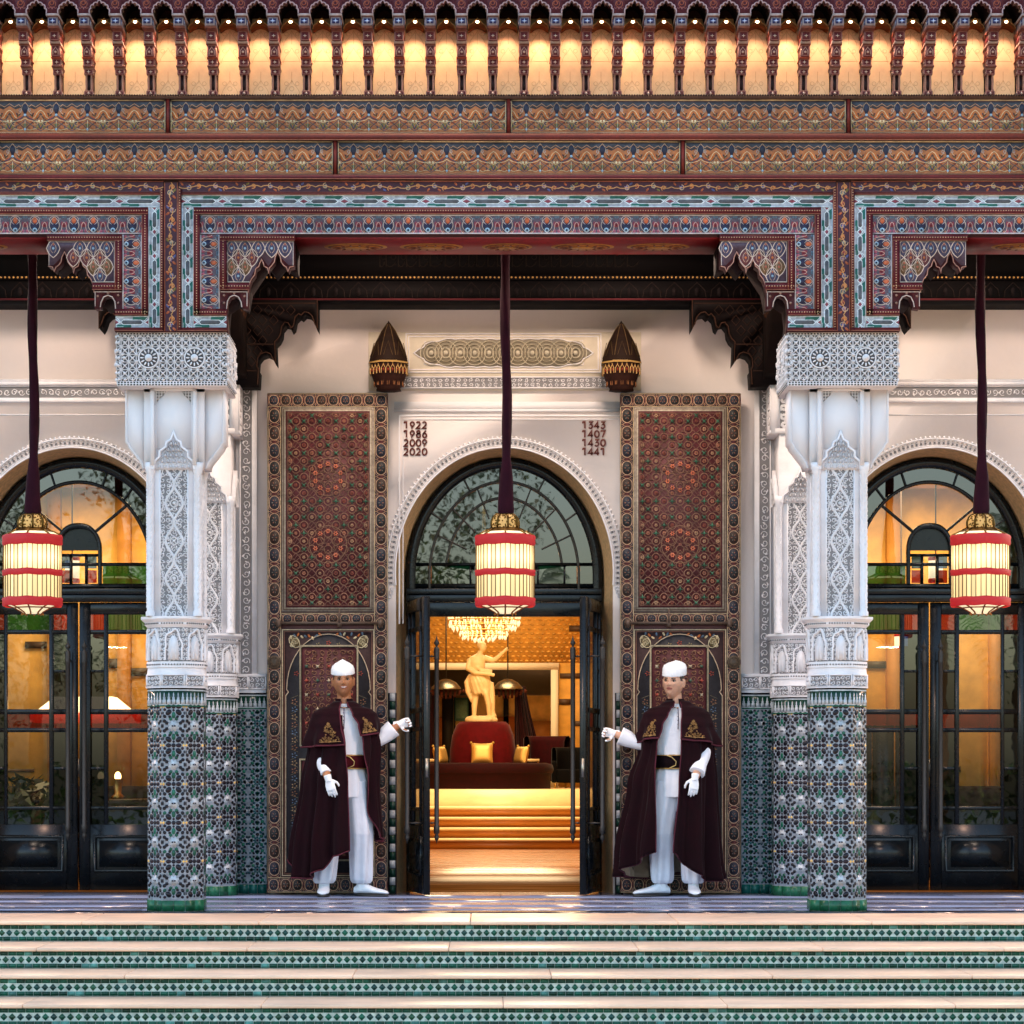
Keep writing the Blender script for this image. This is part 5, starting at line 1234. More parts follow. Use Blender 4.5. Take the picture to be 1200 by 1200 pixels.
sc1 = make_sconce(); sc1.location = (PX(455.5,2.5),2.5,0); tag(sc1, 'dark pointed wall lantern above the left painted door', 'wall lantern', 'pointed wall lanterns')
sc2 = copy_tree(sc1); sc2.location = (PX(728,2.5),2.5,0); sc2['label'] = 'dark pointed wall lantern above the right painted door'

# ------------------------------------------------------------------ hanging lanterns
def shade_mat(name, base, k):
    m = bpy.data.materials.new(name); m.use_nodes = True; nt = m.node_tree; N = nt.nodes; Lk = nt.links; p = N['Principled BSDF']
    at = N.new('ShaderNodeAttribute'); at.attribute_name = 'col'; Lk.new(at.outputs['Color'], p.inputs['Base Color']); Lk.new(at.outputs['Color'], p.inputs['Emission Color'])
    tc = N.new('ShaderNodeTexCoord'); sp = N.new('ShaderNodeSeparateXYZ'); Lk.new(tc.outputs['Object'], sp.inputs[0])
    # glow strongest at bulb height
    a = N.new('ShaderNodeMath'); a.operation='SUBTRACT'; a.inputs[1].default_value = base; Lk.new(sp.outputs['Z'], a.inputs[0])
    b = N.new('ShaderNodeMath'); b.operation='DIVIDE'; b.inputs[1].default_value = .065; Lk.new(a.outputs[0], b.inputs[0])
    c = N.new('ShaderNodeMath'); c.operation='POWER'; c.inputs[1].default_value = 2; ab = N.new('ShaderNodeMath'); ab.operation='ABSOLUTE'; Lk.new(b.outputs[0],ab.inputs[0]); Lk.new(ab.outputs[0], c.inputs[0])
    d = N.new('ShaderNodeMath'); d.operation='ADD'; d.inputs[1].default_value = 1; Lk.new(c.outputs[0], d.inputs[0])
    e = N.new('ShaderNodeMath'); e.operation='DIVIDE'; e.inputs[0].default_value = k; Lk.new(d.outputs[0], e.inputs[1])
    f = N.new('ShaderNodeMath'); f.operation='ADD'; f.inputs[1].default_value = .105; Lk.new(e.outputs[0], f.inputs[0]); Lk.new(f.outputs[0], p.inputs['Emission Strength'])
    p.inputs['Roughness'].default_value = .5; return m
YL = .85; zL = lambda py: PZ(py, YL); sL = (CD+YL)/FPX
shade = shade_mat('lit_parchment', zL(654), .34); redsh = emit('lit_red_silk', lin('#b5121a'), .04)
def make_lantern():
    root = empty('hanging_lantern'); Rr = 34*sL; N_ = 12
    lob = lambda a, z: 1-.045*abs(math.sin(a*N_/4))
    def cyl(name, z0, z1, r, cols, mt, wav=0, n=72):
        g = Geo(); V = []; k = n
        for (z,w) in ((z0,wav),(z1,wav)):
            for i in range(n):
                a = 2*PI*i/n; q = r*(1-.05*abs(math.sin(2*a))); V.append((q*math.cos(a), q*math.sin(a), z+(w*math.sin(a*8))))
        F = [(i,(i+1)%n,n+(i+1)%n,n+i) for i in range(n)]; g.faces(V, F, np.array([cols[i*len(cols)//n % len(cols)] for i in range(n)])); return g.build(name, mt, root)
    r = random.Random(8)
    cc = [mul(lin('#ffd996'), r.uniform(.66,1)) for _ in range(36)]
    cyl('upper_shade', zL(670), zL(638), Rr, cc, shade); cyl('lower_shade', zL(702), zL(672), Rr, cc, shade)
    for i in range(36):
        a = 2*PI*i/36; q = Rr*(1-.05*abs(math.sin(2*a)))+.001; g = Geo(); box(q-.001,q+.004,-.0022,.0022,zL(703),zL(636),lin('#5a3c1c'),g); h = Geo().add(g, M4=Matrix.Rotation(a,4,'Z')); 
        if i == 0: rp = None
        h.build('rib', M['brass'], root)
    for (a,b) in ((640,627.5),(675.5,668),(711,700.5)):
        g = Geo(); n = 96; V = []; pr = [(1.0,0),(1.03,.2),(1.02,.5),(1.04,.8),(1.0,1)]
        for (q,t) in pr:
            for i in range(n):
                an = 2*PI*i/n; rr = Rr*q*(1-.05*abs(math.sin(2*an)))+.003+.0025*math.sin(an*48); V.append((rr*math.cos(an), rr*math.sin(an), zL(a)+(zL(b)-zL(a))*t+.0025*math.cos(an*8)*(1 if t in (0,1) else 1)))
        F = [(j*n+i,j*n+(i+1)%n,(j+1)*n+(i+1)%n,(j+1)*n+i) for j in range(4) for i in range(n)]; g.faces(V,F,lin('#a31620')); g.build('red_band', redsh, root, True)
    g = Geo(); lathe([(Rr*.96,zL(708)),(Rr*.62,zL(712)),(Rr*.36,zL(717)),(Rr*.30,zL(719)),(0,zL(719))], 8, col=lin('#fff0c4'), g=g); g.build('lower_cone', shade, root)
    g = Geo()
    for i in range(8):
        a = i*PI/4; tube([(r_*math.cos(a),r_*math.sin(a),zL(p)-.002) for r_,p in ((Rr*.97,708),(Rr*.63,712),(Rr*.36,717),(Rr*.30,719.5))], .006,6,lin('#8a4a2c'),g); tube([(Rr*.63*math.cos(a),Rr*.63*math.sin(a),zL(712)-.003),(Rr*.63*math.cos(a+PI/4),Rr*.63*math.sin(a+PI/4),zL(712)-.003)], .005,6,lin('#8a4a2c'),g)
        ball((Rr*.36*math.cos(a),Rr*.36*math.sin(a),zL(720)),.008,g=g,col=lin('#a5713c'))
    g.build('cone_frame', M['brass'], root)
    g = Geo(); lathe([(Rr*.98,zL(628)),(Rr*.86,zL(626)),(Rr*.50,zL(620)),(Rr*.44,zL(619))], 8, col=lin('#ffe9b8'), g=g); g.build('upper_cone', shade, root)
    g = Geo()
    lathe([(Rr*.99,zL(628.5)),(Rr*.93,zL(627))],16,col=lin('#7a5a2c'),g=g); lathe([(Rr*.75,zL(623.8)),(Rr*.48,zL(618.6))],8,col=lin('#6e5228'),g=g)
    for i in range(8): a=i*PI/4; tube([(Rr*.98*math.cos(a),Rr*.98*math.sin(a),zL(628)+.004),(Rr*.50*math.cos(a),Rr*.50*math.sin(a),zL(620)+.005)],.007,6,lin('#7a5a2c'),g)
    g.build('cone_frame', M['brass'], root)
    # pierced onion top
    prof = [(.46,619),(.47,615),(.465,611),(.42,607),(.33,604),(.2,602.3),(.10,601.5)]
    g = Geo(); lathe([(Rr*a,zL(b)) for a,b in prof], 24, col=lin('#d8b070'), g=g); g.build('onion_top', emit('pierced_brass_glow', lin('#c89a58'), .08), root, True)
    g = Geo()
    for i in range(8): a=i*PI/4+.2; tube([(Rr*(q+.02)*math.cos(a),Rr*(q+.02)*math.sin(a),zL(b)) for q,b in prof], .008,6,lin('#5a421e'),g)
    r = random.Random(2)
    for i in range(260):
        t = r.random()*4.4; j=int(t); f=t-j; q = prof[j][0]*(1-f)+prof[j+1][0]*f+.008; b = prof[j][1]*(1-f)+prof[j+1][1]*f; a = r.random()*2*PI
        ball((Rr*q*math.cos(a),Rr*q*math.sin(a),zL(b)),.006,.006,.006,5,3,lin('#6e5026'),g)
    g.build('onion_lattice', M['brass'], root)
    # velvet-covered hanging cord
    g = Geo(); pts=[]; rad=[]
    r = random.Random(4); Zs=[zL(604),zL(598),zL(585),zL(560)]; rs=[.055,.062,.056,.046]
    z = zL(535)
    while z < 5.22: Zs.append(z); rs.append(.034+.003*math.sin(z*9)); z += .09
    for i,z in enumerate(Zs): w = .010 if i>2 else 0; pts.append((w*math.sin(z*2.3)+.012*(z-2.9)/2.5*(1 if i>2 else 0),0,z)); rad.append(rs[i])
    n=18; V=[]
    for i,(p,q) in enumerate(zip(pts,rad)):
        for j in range(n): a=2*PI*j/n; rr=q*(1+.13*math.sin(3*a+p[2]*7)+.05*math.sin(7*a-p[2]*11)); V.append((p[0]+rr*math.cos(a),p[1]+rr*math.sin(a),p[2]))
    g.faces(V,[(i*n+j,i*n+(j+1)%n,(i+1)*n+(j+1)%n,(i+1)*n+j) for i in range(len(pts)-1) for j in range(n)], lin('#2c0d19')); g.build('velvet_cord', M['velvet'], root, True)
    l = bpy.data.lights.new('lantern_light','AREA'); l.shape='DISK'; l.size=.2; l.energy = 5; l.color=(1,.60,.42)
    for zz in (zL(722)-.02,):
        L = bpy.data.objects.new('lantern_light', l); COL.objects.link(L); L.parent = root; L.location=(0,0,zz)
    return root
ln = make_lantern(); ln.location = (PX(592,YL),YL,0)
tag(ln, 'lit cream and red cylindrical lantern hanging in front of the open entrance', 'lantern', 'hanging lanterns of the porch')
for px,lb in ((38,'lit cream and red cylindrical lantern hanging at the left edge'),(1149,'lit cream and red cylindrical lantern hanging near the right edge')):
    o = copy_tree(ln); o.location = (PX(px,YL),YL,0); o['label'] = lb
# ------------------------------------------------------------------ lobby behind the open doors
M['lobbyfloor'] = mat('lobby_stone', .27, var=.5, scale=3, grime=.3, gscale=2, stretch=(.25,1.6,1), rvar=.08)
AMB = lin('#d0973f')
hall = empty('lobby_room'); tag(hall, 'warm amber lobby walls and ceiling seen through the open entrance', 'room')
HX0, HX1, HY = XC-2.3, XC+2.3, 27.5
def hw(name, *a, col=AMB, m='amber'): return box(*a, col).build(name, M[m], hall)
lf_ = tag(box(-6.5,7,YG+.0,14.7,-.06,-.004,lin('#b07a36')).build('lobby_floor', M['lobbyfloor']), kind='structure')
for i,(yy0,yy1) in enumerate(((2.955,14.68),)):
    box(-6.4,6.9,yy0,yy1,-.0035,0.0,lin('#945a22')).build('floor_slab', M['lobbyfloor'], lf_)
for k in range(4):
    o = tag(box(HX0+.01,HX1-.01,14.7+.5*k,(15.2+.5*k if k<3 else 17.4),.13*k-.02*(k==0),.13*(k+1)-.03,mul(lin('#b9752c'),.95)).build('lobby_step', M['marble']), kind='structure')
    q = box(HX0+.01,HX1-.01,14.67+.5*k,(15.2+.5*k if k<3 else 17.4),.13*(k+1)-.0295,.13*(k+1),lin('#e8d2a4')).build('tread_slab', M['marble'], o)
tag(box(HX0+.01,HX1-.01,17.4,HY,.2,.74,lin('#e2cc9c')).build('lobby_platform', M['marble']), kind='structure')
hw('side_wall', HX0-.1,HX0,3.2,HY,0,4.2); hw('side_wall', HX1,HX1+.1,3.2,HY,0,4.2)
hw('ceiling', HX0-.1,HX1+.1,YG+.121,HY,4.2,4.3, col=lin('#8a5a2c'))
# far wall with a wide opening framed in white
Yf = 24.0; fx = lambda px: PX(px,Yf); fz = lambda py: PZ(py,Yf)
g = Geo(); box(HX0,HX1,Yf,Yf+.15,fz(777),4.2,AMB,g); box(fx(655),HX1,Yf,Yf+.15,.74,fz(777),AMB,g); g.build('far_wall', M['amber'], hall)
h = Geo(); W_=HX1-HX0; H_=4.2-fz(777); n=int(W_/.09)
for i in range(n):
    for j in range(int(H_/.075)): chip(h, petal((i+.5+(j%2)*.5)*W_/n-.02,(j+.5)*.075,.075,.040,0,6), .006, mul(AMB,1.15 if (i+j)%2 else .8))
front(h, Yf-.001, HX0, fz(777)).build('wall_relief', M['amber'], hall)['kind'] = 'stuff'
g = Geo(); box(HX0,fx(655),Yf-.06,Yf-.002,fz(785),fz(777),lin('#efe2c6'),g); box(fx(645.5),fx(654),Yf-.06,Yf-.002,.74,fz(785),lin('#efe2c6'),g); g.build('white_frame', M['plaster'], hall)
for (a,b,c,d) in ((667,690,740,733),(656,690,795,789),(655,670,826,819),(670,690,851,845),(655,690,915,898)): box(fx(a),fx(b),Yf-.012,Yf-.001,fz(c),fz(d),lin('#4a3018')).build('dark_inlay', M['amber'], hall)
# room beyond
Yb = 27.3; bx_ = lambda p: PX(p,Yb); bz = lambda p: PZ(p,Yb)
g = Geo(); box(HX0,HX1,Yb,Yb+.1,.74,4.2,lin('#d8b070'),g); box(HX0,HX1,Yb-1.2,Yb-.001,bz(815),bz(780)+.5,lin('#2a2018'),g); g.build('rear_room_wall', M['amber'], hall)
for (a,b,c,d,col) in ((620,646,870,845,lin('#a5713a')),(495,518,885,840,lin('#9a5a24')),(575,603,885,840,lin('#b5672c')),(532,534,872,815,lin('#141014')),(518,531,905,815,lin('#141014')),(549,556,905,815,lin('#141014')),(590,596,905,815,lin('#1a1418'))):
    box(bx_(a),bx_(b),Yb-.10,Yb-.002,bz(c),bz(d),col).build('panelling', M['amber'], hall)
o = box(bx_(533),bx_(549),Yb-.15,Yb-.11,bz(845),bz(818),lin('#4f7f80')).build('picture', M['paint']); tag(o, 'small greenish framed picture hanging behind the statue', 'picture')
o2 = box(bx_(534.5),bx_(547.5),Yb-.17,Yb-.151,bz(842),bz(821),lin('#7aa8a4')).build('canvas', M['paint'], o)
def curtain(x0,x1,z0,z1,y,col,label):
    g = Geo(); n = 60; V=[]; rows_=8
    for j in range(rows_+1):
        t=j/rows_; z=z1+(z0-z1)*t; pinch = 1-.35*math.exp(-((t-.62)/.2)**2)
        for i in range(n+1): u=i/n; x=x0+(x1-x0)*(u if x1>x0 else u)*pinch; V.append((x,y+.05*math.sin(u*PI*14),z))
    g.faces(V,[(j*(n+1)+i,j*(n+1)+i+1,(j+1)*(n+1)+i+1,(j+1)*(n+1)+i) for j in range(rows_) for i in range(n)],col); o=g.build('curtain', M['velvet'], None, True); return tag(o,label,'curtain','dark red curtains in the lobby')
yc_ = 23.3; cxx=lambda p: PX(p,yc_); czz=lambda p: PZ(p,yc_)
def drape(px0,px1,label):
    s=1 if px1>px0 else -1; g=Geo(); n=40; V=[]; R_=16
    for j in range(R_+1):
        t=j/R_; z=czz(804)+(czz(900)-czz(804))*t; w0=px0; w1=px0+(px1-px0)*(.45+.55*min(1,(t*1.35))**1.3)
        for i in range(n+1): u=i/n; V.append((cxx(w0+(w1-w0)*u), yc_+.04*math.sin(u*PI*12)+.03*math.sin(u*29), z))
    g.faces(V,[(j*(n+1)+i,j*(n+1)+i+1,(j+1)*(n+1)+i+1,(j+1)*(n+1)+i) for j in range(R_) for i in range(n)],lin('#2e1014')); return tag(g.build('curtain',M['velvet'],None,True),label,'curtain','dark red curtains in the lobby')
drape(603,632,'gathered dark red curtain right of the statue'); drape(512,488,'gathered dark red curtain left of the statue')
for (px,lb) in ((523,'silver dome lamp shade left of the statue in the lobby'),(595,'silver dome lamp shade right of the statue in the lobby')):
    t = empty('dome_lamp',(cxx(px),yc_-.2,0)); tag(t,lb,'lamp','dome lamps in the lobby'); g=Geo(); lathe([(.24,czz(808)),(.235,czz(806)),(.16,czz(800)),(.06,czz(796.5)),(0,czz(796))],20,col=lin('#8f8876'),g=g); g.build('lamp_shade',M['brass'],t,True)
    g=Geo(); tube([(0,0,czz(796)),(0,0,3.9)],.012,6,lin('#2a2420'),g); g.build('rod',M['iron'],t)
    g=Geo()
    for i in range(9):   # swag with fringe under the shade
        a=-1+2*i/8; tube([(a*.30,-.02,czz(809)),(a*.27,-.02,czz(812)-.10*(1-a*a)),],[.030,.022],6,lin('#4a2418'),g)
    g.build('swag',M['velvet'],t)
# round sofa with conical back and the statue on it
YS = 20.6; sx=lambda p: PX(p,YS); sz=lambda p: PZ(p,YS); so = empty('round_sofa',(sx(566),YS,0)); tag(so,'large round dark red velvet sofa in the middle of the lobby','sofa')
RV=lin('#4a070d'); n=48; sR=1.05
g=Geo(); lathe([(sR-.02,.742),(sR-.02,sz(907)),(sR+.01,sz(906))],n,col=lin('#22080c'),g=g,rfn=lambda a,z:1+.006*math.sin(a*24)*(1 if z<sz(908) else 0)); g.build('skirt',M['velvet'],so)
g=Geo(); lathe([(sR+.01,sz(906)),(sR+.03,sz(902)),(sR+.01,sz(896)),(sR-.08,sz(894)),(.4,sz(894))],n,col=lin('#22060a'),g=g); g.build('seat',M['velvet'],so,True)
g=Geo(); lathe([(.50,sz(894.5)),(.495,sz(880)),(.46,sz(862)),(.40,sz(850)),(.34,sz(846)),(0,sz(845.5))],n,col=RV,g=g,rfn=lambda a,z:1+.035*abs(math.sin(a*3+.5))); g.build('backrest',M['velvet'],so,True)
# buttons along the seat edge light strip
for i in range(0):
    a=-PI/2+(i-6.5)*.2; g=Geo(); ball(((sR+.0)*math.cos(a),(sR+.0)*math.sin(a),sz(914)),.02,g=g,col=lin('#caa25a'),n=6,k=4); g.build('stud',M['brass'],so)
def cushion(px,py,w,label,rz=0,y=19.95):
    n=14; V=[]; g=Geo()
    for s in (1,-1):
        for j in range(n+1):
            for i in range(n+1):
                u=i/n*2-1; v=j/n*2-1; b=(1-u**4)*(1-v**4); q=1-.07*(1-abs(u))*abs(v)**2; V.append((u*w*(1-.06*(1-v*v)),s*.075*max(0,b)**.6,v*w*(1-.06*(1-u*u))))
    m=(n+1)**2; F=[(k*m+j*(n+1)+i,k*m+j*(n+1)+i+1,k*m+(j+1)*(n+1)+i+1,k*m+(j+1)*(n+1)+i) for k in range(2) for j in range(n) for i in range(n)]; g.faces(V,F,lin('#c9a45c'))
    t=empty('cushion',(PX(px,y),y,PZ(py,y)),rz,label,'cushion','gold cushions on the sofa'); t.rotation_euler=(R(-14),0,rz); g.build('cover',M['gold'],t,True)
    for sx_ in (-1,1):
        for sz_ in (-1,1): g=Geo(); ball((sx_*w*1.0,0,sz_*w*1.0),.022,col=lin('#a8843c'),n=6,k=4,g=g); g.build('tassel',M['gold'],t)
cushion(565,883,.165,'gold satin cushion leaning in the centre of the red sofa'); cushion(516,885,.14,'gold cushion at the left side of the red sofa',R(55),20.3); cushion(611,885,.14,'gold cushion at the right side of the red sofa',R(-55),20.3)
# armchairs glimpsed at the sides of the sofa
def armchair(px,y,label,col,pz=.74,sc=1.):
    t=empty('armchair',(PX(px,y),y,pz)); t.scale=(sc,sc,sc*1.15); tag(t,label,'armchair'); g=Geo(); box(-.35,.35,-.3,.35,.12,.42,col,g); bevel(g.build('seat',M['velvet'],t),.05,3); g=Geo(); lathe([(.33,.40),(.35,.80),(.38,.88),(.43,.90),(.47,.86),(.48,.40)],20,(0,0,0),col,g,a0=-.25,a1=PI+.25,rfn=lambda a,z: 1+.0*a); g.build('backrest',M['velvet'],t,True)
    for s in (-1,1):
        g=Geo(); box(*sorted((s*.34,s*.47)),-.3,.05,.12,.60,col,g); bevel(g.build('armrest',M['velvet'],t),.05,3)
        for q in (-.25,.3): g=Geo(); tube([(s*.38,q,0),(s*.38,q,.12)],.025,6,lin('#caa25a'),g); g.build('leg',M['brass'],t)
armchair(641,22.2,'dark red armchair behind the right end of the round sofa',lin('#30060b'),sc=.8); armchair(668,21.6,'black armchair beside the lobby wall on the right',lin('#070608'),sc=.62)
# low side tables with lit trays
for (px,lb) in ((620,'small lit side table right of the round sofa'),(500,'small lit side table left of the round sofa')):
    t=empty('side_table',(PX(px,21.9),21.9,.74)); tag(t,lb,'table','side tables in the lobby'); g=Geo(); box(-.16,.16,-.14,.14,.42,.46,lin('#e8c890'),g); g.build('table_top',M['marble'],t)
    for sx_ in (-1,1):
        for sy in (-1,1): g=Geo(); tube([(sx_*.14,sy*.12,0),(sx_*.14,sy*.12,.42)],.014,6,lin('#b5813c'),g); g.build('leg',M['brass'],t)
# chandelier
YC_=12.; c0=PX(567,YC_); zc=lambda p: PZ(p,YC_); ch=empty('chandelier',(c0,YC_,0)); tag(ch,'crystal chandelier glowing cream at the top of the doorway','chandelier')
cg=emit('crystal_glow',lin('#ffe6b0'),.22); r=random.Random(5); g=Geo()
for (rad,z0,n,l) in ((.42,zc(718),46,.09),(.42,zc(727),46,.08),(.38,zc(733),40,.07),(.28,zc(739),30,.07),(.26,zc(744),26,.06),(.12,zc(747),12,.06)):
    for i in range(n):
        a=2*PI*i/n+r.random()*.1; q=rad*r.uniform(.93,1.03); x,y=q*math.cos(a),q*math.sin(a); zz=z0+r.uniform(-.01,.01); w=.012
        g.faces([(x,y,zz),(x+w,y,zz-l*.5),(x,y+w,zz-l*.5),(x-w,y,zz-l*.5),(x,y-w,zz-l*.5),(x,y,zz-l)],[(0,1,2),(0,2,3),(0,3,4),(0,4,1),(5,2,1),(5,3,2),(5,4,3),(5,1,4)],lin('#ffe6b0'))
o=g.build('crystal_drops',cg,ch); o['kind']='stuff'
g=Geo(); 
for (rad,z) in ((.42,zc(718)),(.42,zc(727)),(.38,zc(733)),(.28,zc(739)),(.26,zc(744))): tube([(rad*math.cos(2*PI*i/32),rad*math.sin(2*PI*i/32),z) for i in range(33)],.008,5,lin('#caa25a'),g)
tube([(0,0,zc(744)),(0,0,4.19)],.02,8,lin('#caa25a'),g); g.build('brass_rings',M['brass'],ch)
# statue of a draped figure, pale plaster, one arm raised (continuous body by voxel remesh)
def remeshed(g, name, mt, vox, parent=None, smooth=4, colfn=None):
    o=g.build('tmp',mt,None); md=o.modifiers.new('r','REMESH'); md.mode='VOXEL'; md.voxel_size=vox
    if smooth: ms=o.modifiers.new('s','SMOOTH'); ms.factor=.5; ms.iterations=smooth
    dg=bpy.context.evaluated_depsgraph_get(); me=bpy.data.meshes.new_from_object(o.evaluated_get(dg)); bpy.data.objects.remove(o)
    n=len(me.vertices); co=np.empty(n*3,np.float32); me.vertices.foreach_get('co',co); co=co.reshape(-1,3)
    for a_ in list(me.color_attributes): me.color_attributes.remove(a_)
    ca=me.color_attributes.new('col','FLOAT_COLOR','POINT'); cc=np.ones((n,4),np.float32); cc[:,:3]=colfn(co) if colfn else np.array((.8,.8,.8)); ca.data.foreach_set('color',cc.ravel())
    me.polygons.foreach_set('use_smooth',np.ones(len(me.polygons),bool)); me.materials.clear(); me.materials.append(mt)
    q=bpy.data.objects.new(name,me); q.data.name=name; COL.objects.link(q); q.parent=parent; return q
def ering(c,rx,ry,n=20,fold=0,k=7,ph=0,tilt=(0,0)):
    return [(c[0]+rx*math.cos(2*PI*i/n)*(1+fold*math.sin(k*2*PI*i/n+ph)), c[1]+ry*math.sin(2*PI*i/n)*(1+fold*math.sin(k*2*PI*i/n+ph)), c[2]+tilt[0]*math.cos(2*PI*i/n)+tilt[1]*math.sin(2*PI*i/n)) for i in range(n)]
g=Geo(); Z0=0.0
loft([ering((-.11,0,.08),.030,.035),ering((-.105,0,.25),.045,.05),ering((-.08,0,.42),.05,.055),ering((-.03,0,.62),.085,.075)],g=g)          # standing leg
loft([ering((.12,-.05,.08),.028,.035),ering((.11,-.07,.26),.042,.048),ering((.07,-.08,.43),.048,.052),ering((.02,-.01,.62),.085,.075)],g=g)
tube([(-.11,.03,.05),(-.13,-.09,.035)],[.03,.018],8,g=g); tube([(.12,-.02,.05),(.15,-.14,.035)],[.03,.018],8,g=g)
loft([ering((-.01,0,.55),.12,.09),ering((-.03,0,.68),.12,.085),ering((-.05,0,.78),.105,.075),ering((-.07,0,.90),.13,.085),ering((-.06,0,.98),.12,.075),ering((-.03,0,1.03),.05,.05),ering((0,-.01,1.08),.04,.042)],g=g)
ball((.02,-.02,1.14),.062,.07,.08,14,10,g=g); ball((.0,.01,1.16),.068,.07,.065,12,8,g=g)
tube([(.05,0,.97),(.18,-.05,.93),(.22,-.06,.95),(.36,-.10,1.08)],[.05,.04,.036,.022],10,g=g); tube([(.36,-.10,1.08),(.40,-.11,1.13)],[.024,.012],8,g=g); tube([(.37,-.10,1.07),(.42,-.10,1.09)],[.010,.008],6,g=g)
tube([(-.17,0,.95),(-.20,-.04,.80),(-.10,-.13,.74),(.12,-.16,.72),(.20,-.15,.70)],[.05,.042,.036,.028,.030],10,g=g)
r=random.Random(3)
for i in range(16):   # swirling drapery
    a=i/16*2*PI; tube([(-.03+.13*math.cos(a),.10*math.sin(a),.70),(-.02+.14*math.cos(a+.3),.11*math.sin(a+.3),.60),(.0+.13*math.cos(a+.5),.10*math.sin(a+.5),.46+.04*math.sin(a*3)),(.0+.10*math.cos(a+.6),.08*math.sin(a+.6),.36+.06*math.sin(a*2))],[.03,.035,.028,.01],6,g=g)
tube([(-.16,.02,.72),(-.22,.03,.60),(-.20,.02,.45),(-.14,.02,.30)],[.03,.045,.04,.02],8,g=g); tube([(-.17,0,.9),(-.0,-.09,.78),(.16,-.10,.74)],[.03,.035,.05],8,g=g)
tube([(.16,-.02,.60),(.17,-.02,.40),(.16,0,.15),(.18,0,.07)],[.03,.04,.05,.06],8,g=g)
loft([ering((0,0,0),.25,.16,24),ering((0,0,.04),.25,.16,24),ering((.0,0,.075),.22,.14,24,.08,5),ering((0,0,.09),.15,.1,24)],g=g)
st=remeshed(g,'statue',mat('plaster_cast',.5,var=.08,scale=12,bump=.3,bscale=50),.011,None,1,lambda co: np.array(lin('#cdb688')))
st.location=(PX(564,YS-.1),YS-.1,PZ(846,YS)); tag(st,'pale plaster statue of a draped figure raising one arm on the sofa','statue')
# ------------------------------------------------------------------ side rooms behind the closed doors
for (a,b,nm,sd) in ((-6.4,HX0-.1,'left',-1),(HX1+.1,6.9,'right',1)):
    rm=empty('side_room'); tag(rm,'amber-walled side room seen through the '+nm+' glazed doors','room','side rooms')
    Yq=6.2; box(a,b,Yq,Yq+.1,0,4.2,lin('#cc9c45')).build('rear_wall',M['amber'],rm); box(a,b,YG+.121,Yq,3.7,3.8,lin('#8a5a2c')).build('ceiling',M['amber'],rm)
    box(a-.1,a,YG+.12,Yq,0,4.2,AMB).build('side_wall',M['amber'],rm) if sd<0 else box(b,b+.1,YG+.12,Yq,0,4.2,AMB).build('side_wall',M['amber'],rm)
    qx=lambda p: PX(p,Yq); qz=lambda p: PZ(p,Yq)
    for (u0,u1,v0,v1) in (((121,146,783,772),(150,175,792,783),(-60,40,905,901),(30,60,760,752)) if sd<0 else ((1015,1040,783,775),(1170,1200,760,752),(1100,1125,905,898))):
        box(qx(u0),qx(u1),Yq-.03,Yq-.001,qz(v0),qz(v1),lin('#3a2614')).build('dark_inlay',M['amber'],rm)
    for u in ((142,60) if sd<0 else (1040,1160)): box(qx(u)-.02,qx(u)+.10,Yq-.12,Yq-.001,0,3.7,lin('#b07a34')).build('wall_pier',M['amber'],rm)
# dark furniture and planting glimpsed low behind glass; screen added to darken a pane
t=empty('folding_screen',(PX(1036,4.4),4.4,0)); tag(t,'dark folding screen behind the right glass doors beside the pillar','screen')
for i in range(3):
    g=Geo(); box(-.30+.2*i,-.11+.2*i,-.02+.03*(i%2),.02+.03*(i%2),.02,PZ(850,4.4),lin('#140e0c'),g); bevel(g.build('panel',M['lacquer'],t),.005)
for (px,yy,w,top,lb) in ((22,4.4,.40,912,'low bushy potted plant behind the left glass doors'),):
    t=empty('potted_plant',(PX(px,yy),yy,0)); tag(t,lb,'plant',None); g=Geo(); lathe([(.12,0),(.17,.05),(.19,.35),(.16,.36),(0,.34)],16,col=lin('#2a1c14'),g=g); g.build('pot',M['bark'],t); g=Geo(); r=random.Random(px); zt_=PZ(top,yy)
    for i in range(420):
        a=r.random()*2*PI; q=w*r.random()**.5; z=r.uniform(.36,zt_); d=Vector((math.cos(a)*q,math.sin(a)*q,z)); e1=Vector((r.uniform(-.09,.09),r.uniform(-.09,.09),r.uniform(-.02,.10))); e2=Vector((r.uniform(-.03,.03),r.uniform(-.03,.03),.02)); g.faces([tuple(d-e1),tuple(d+e2),tuple(d+e1),tuple(d-e2)],[(0,1,2,3)],mul(lin('#1e3018'),r.uniform(.5,1.3)))
    g.build('foliage',M['leaf'],t)
for (px,yy,w,lb) in ((100,5.6,2.2,'dark sofa along the rear wall of the left room'),(1150,5.6,1.6,'dark sofa along the rear wall of the right room')):
    t=empty('sofa',(PX(px,yy),yy,0)); tag(t,lb,'sofa','sofas in the side rooms'); bevel(box(-w/2,w/2,-.4,.3,.12,.42,lin('#1a1012')).build('seat',M['velvet'],t),.05,3); bevel(box(-w/2,w/2,.2,.42,.42,.86,lin('#1a1012')).build('backrest',M['velvet'],t),.06,3)
    for s in (-1,1): bevel(box(*sorted((s*w/2,s*(w/2+.14))),-.4,.42,.12,.62,lin('#1a1012')).build('armrest',M['velvet'],t),.04,3)
    for s in (-1,1):
        for q in (-.3,.35): g=Geo(); tube([(s*w*.45,q,0),(s*w*.45,q,.12)],.025,6,lin('#3a2414'),g); g.build('leg',M['brass'],t)
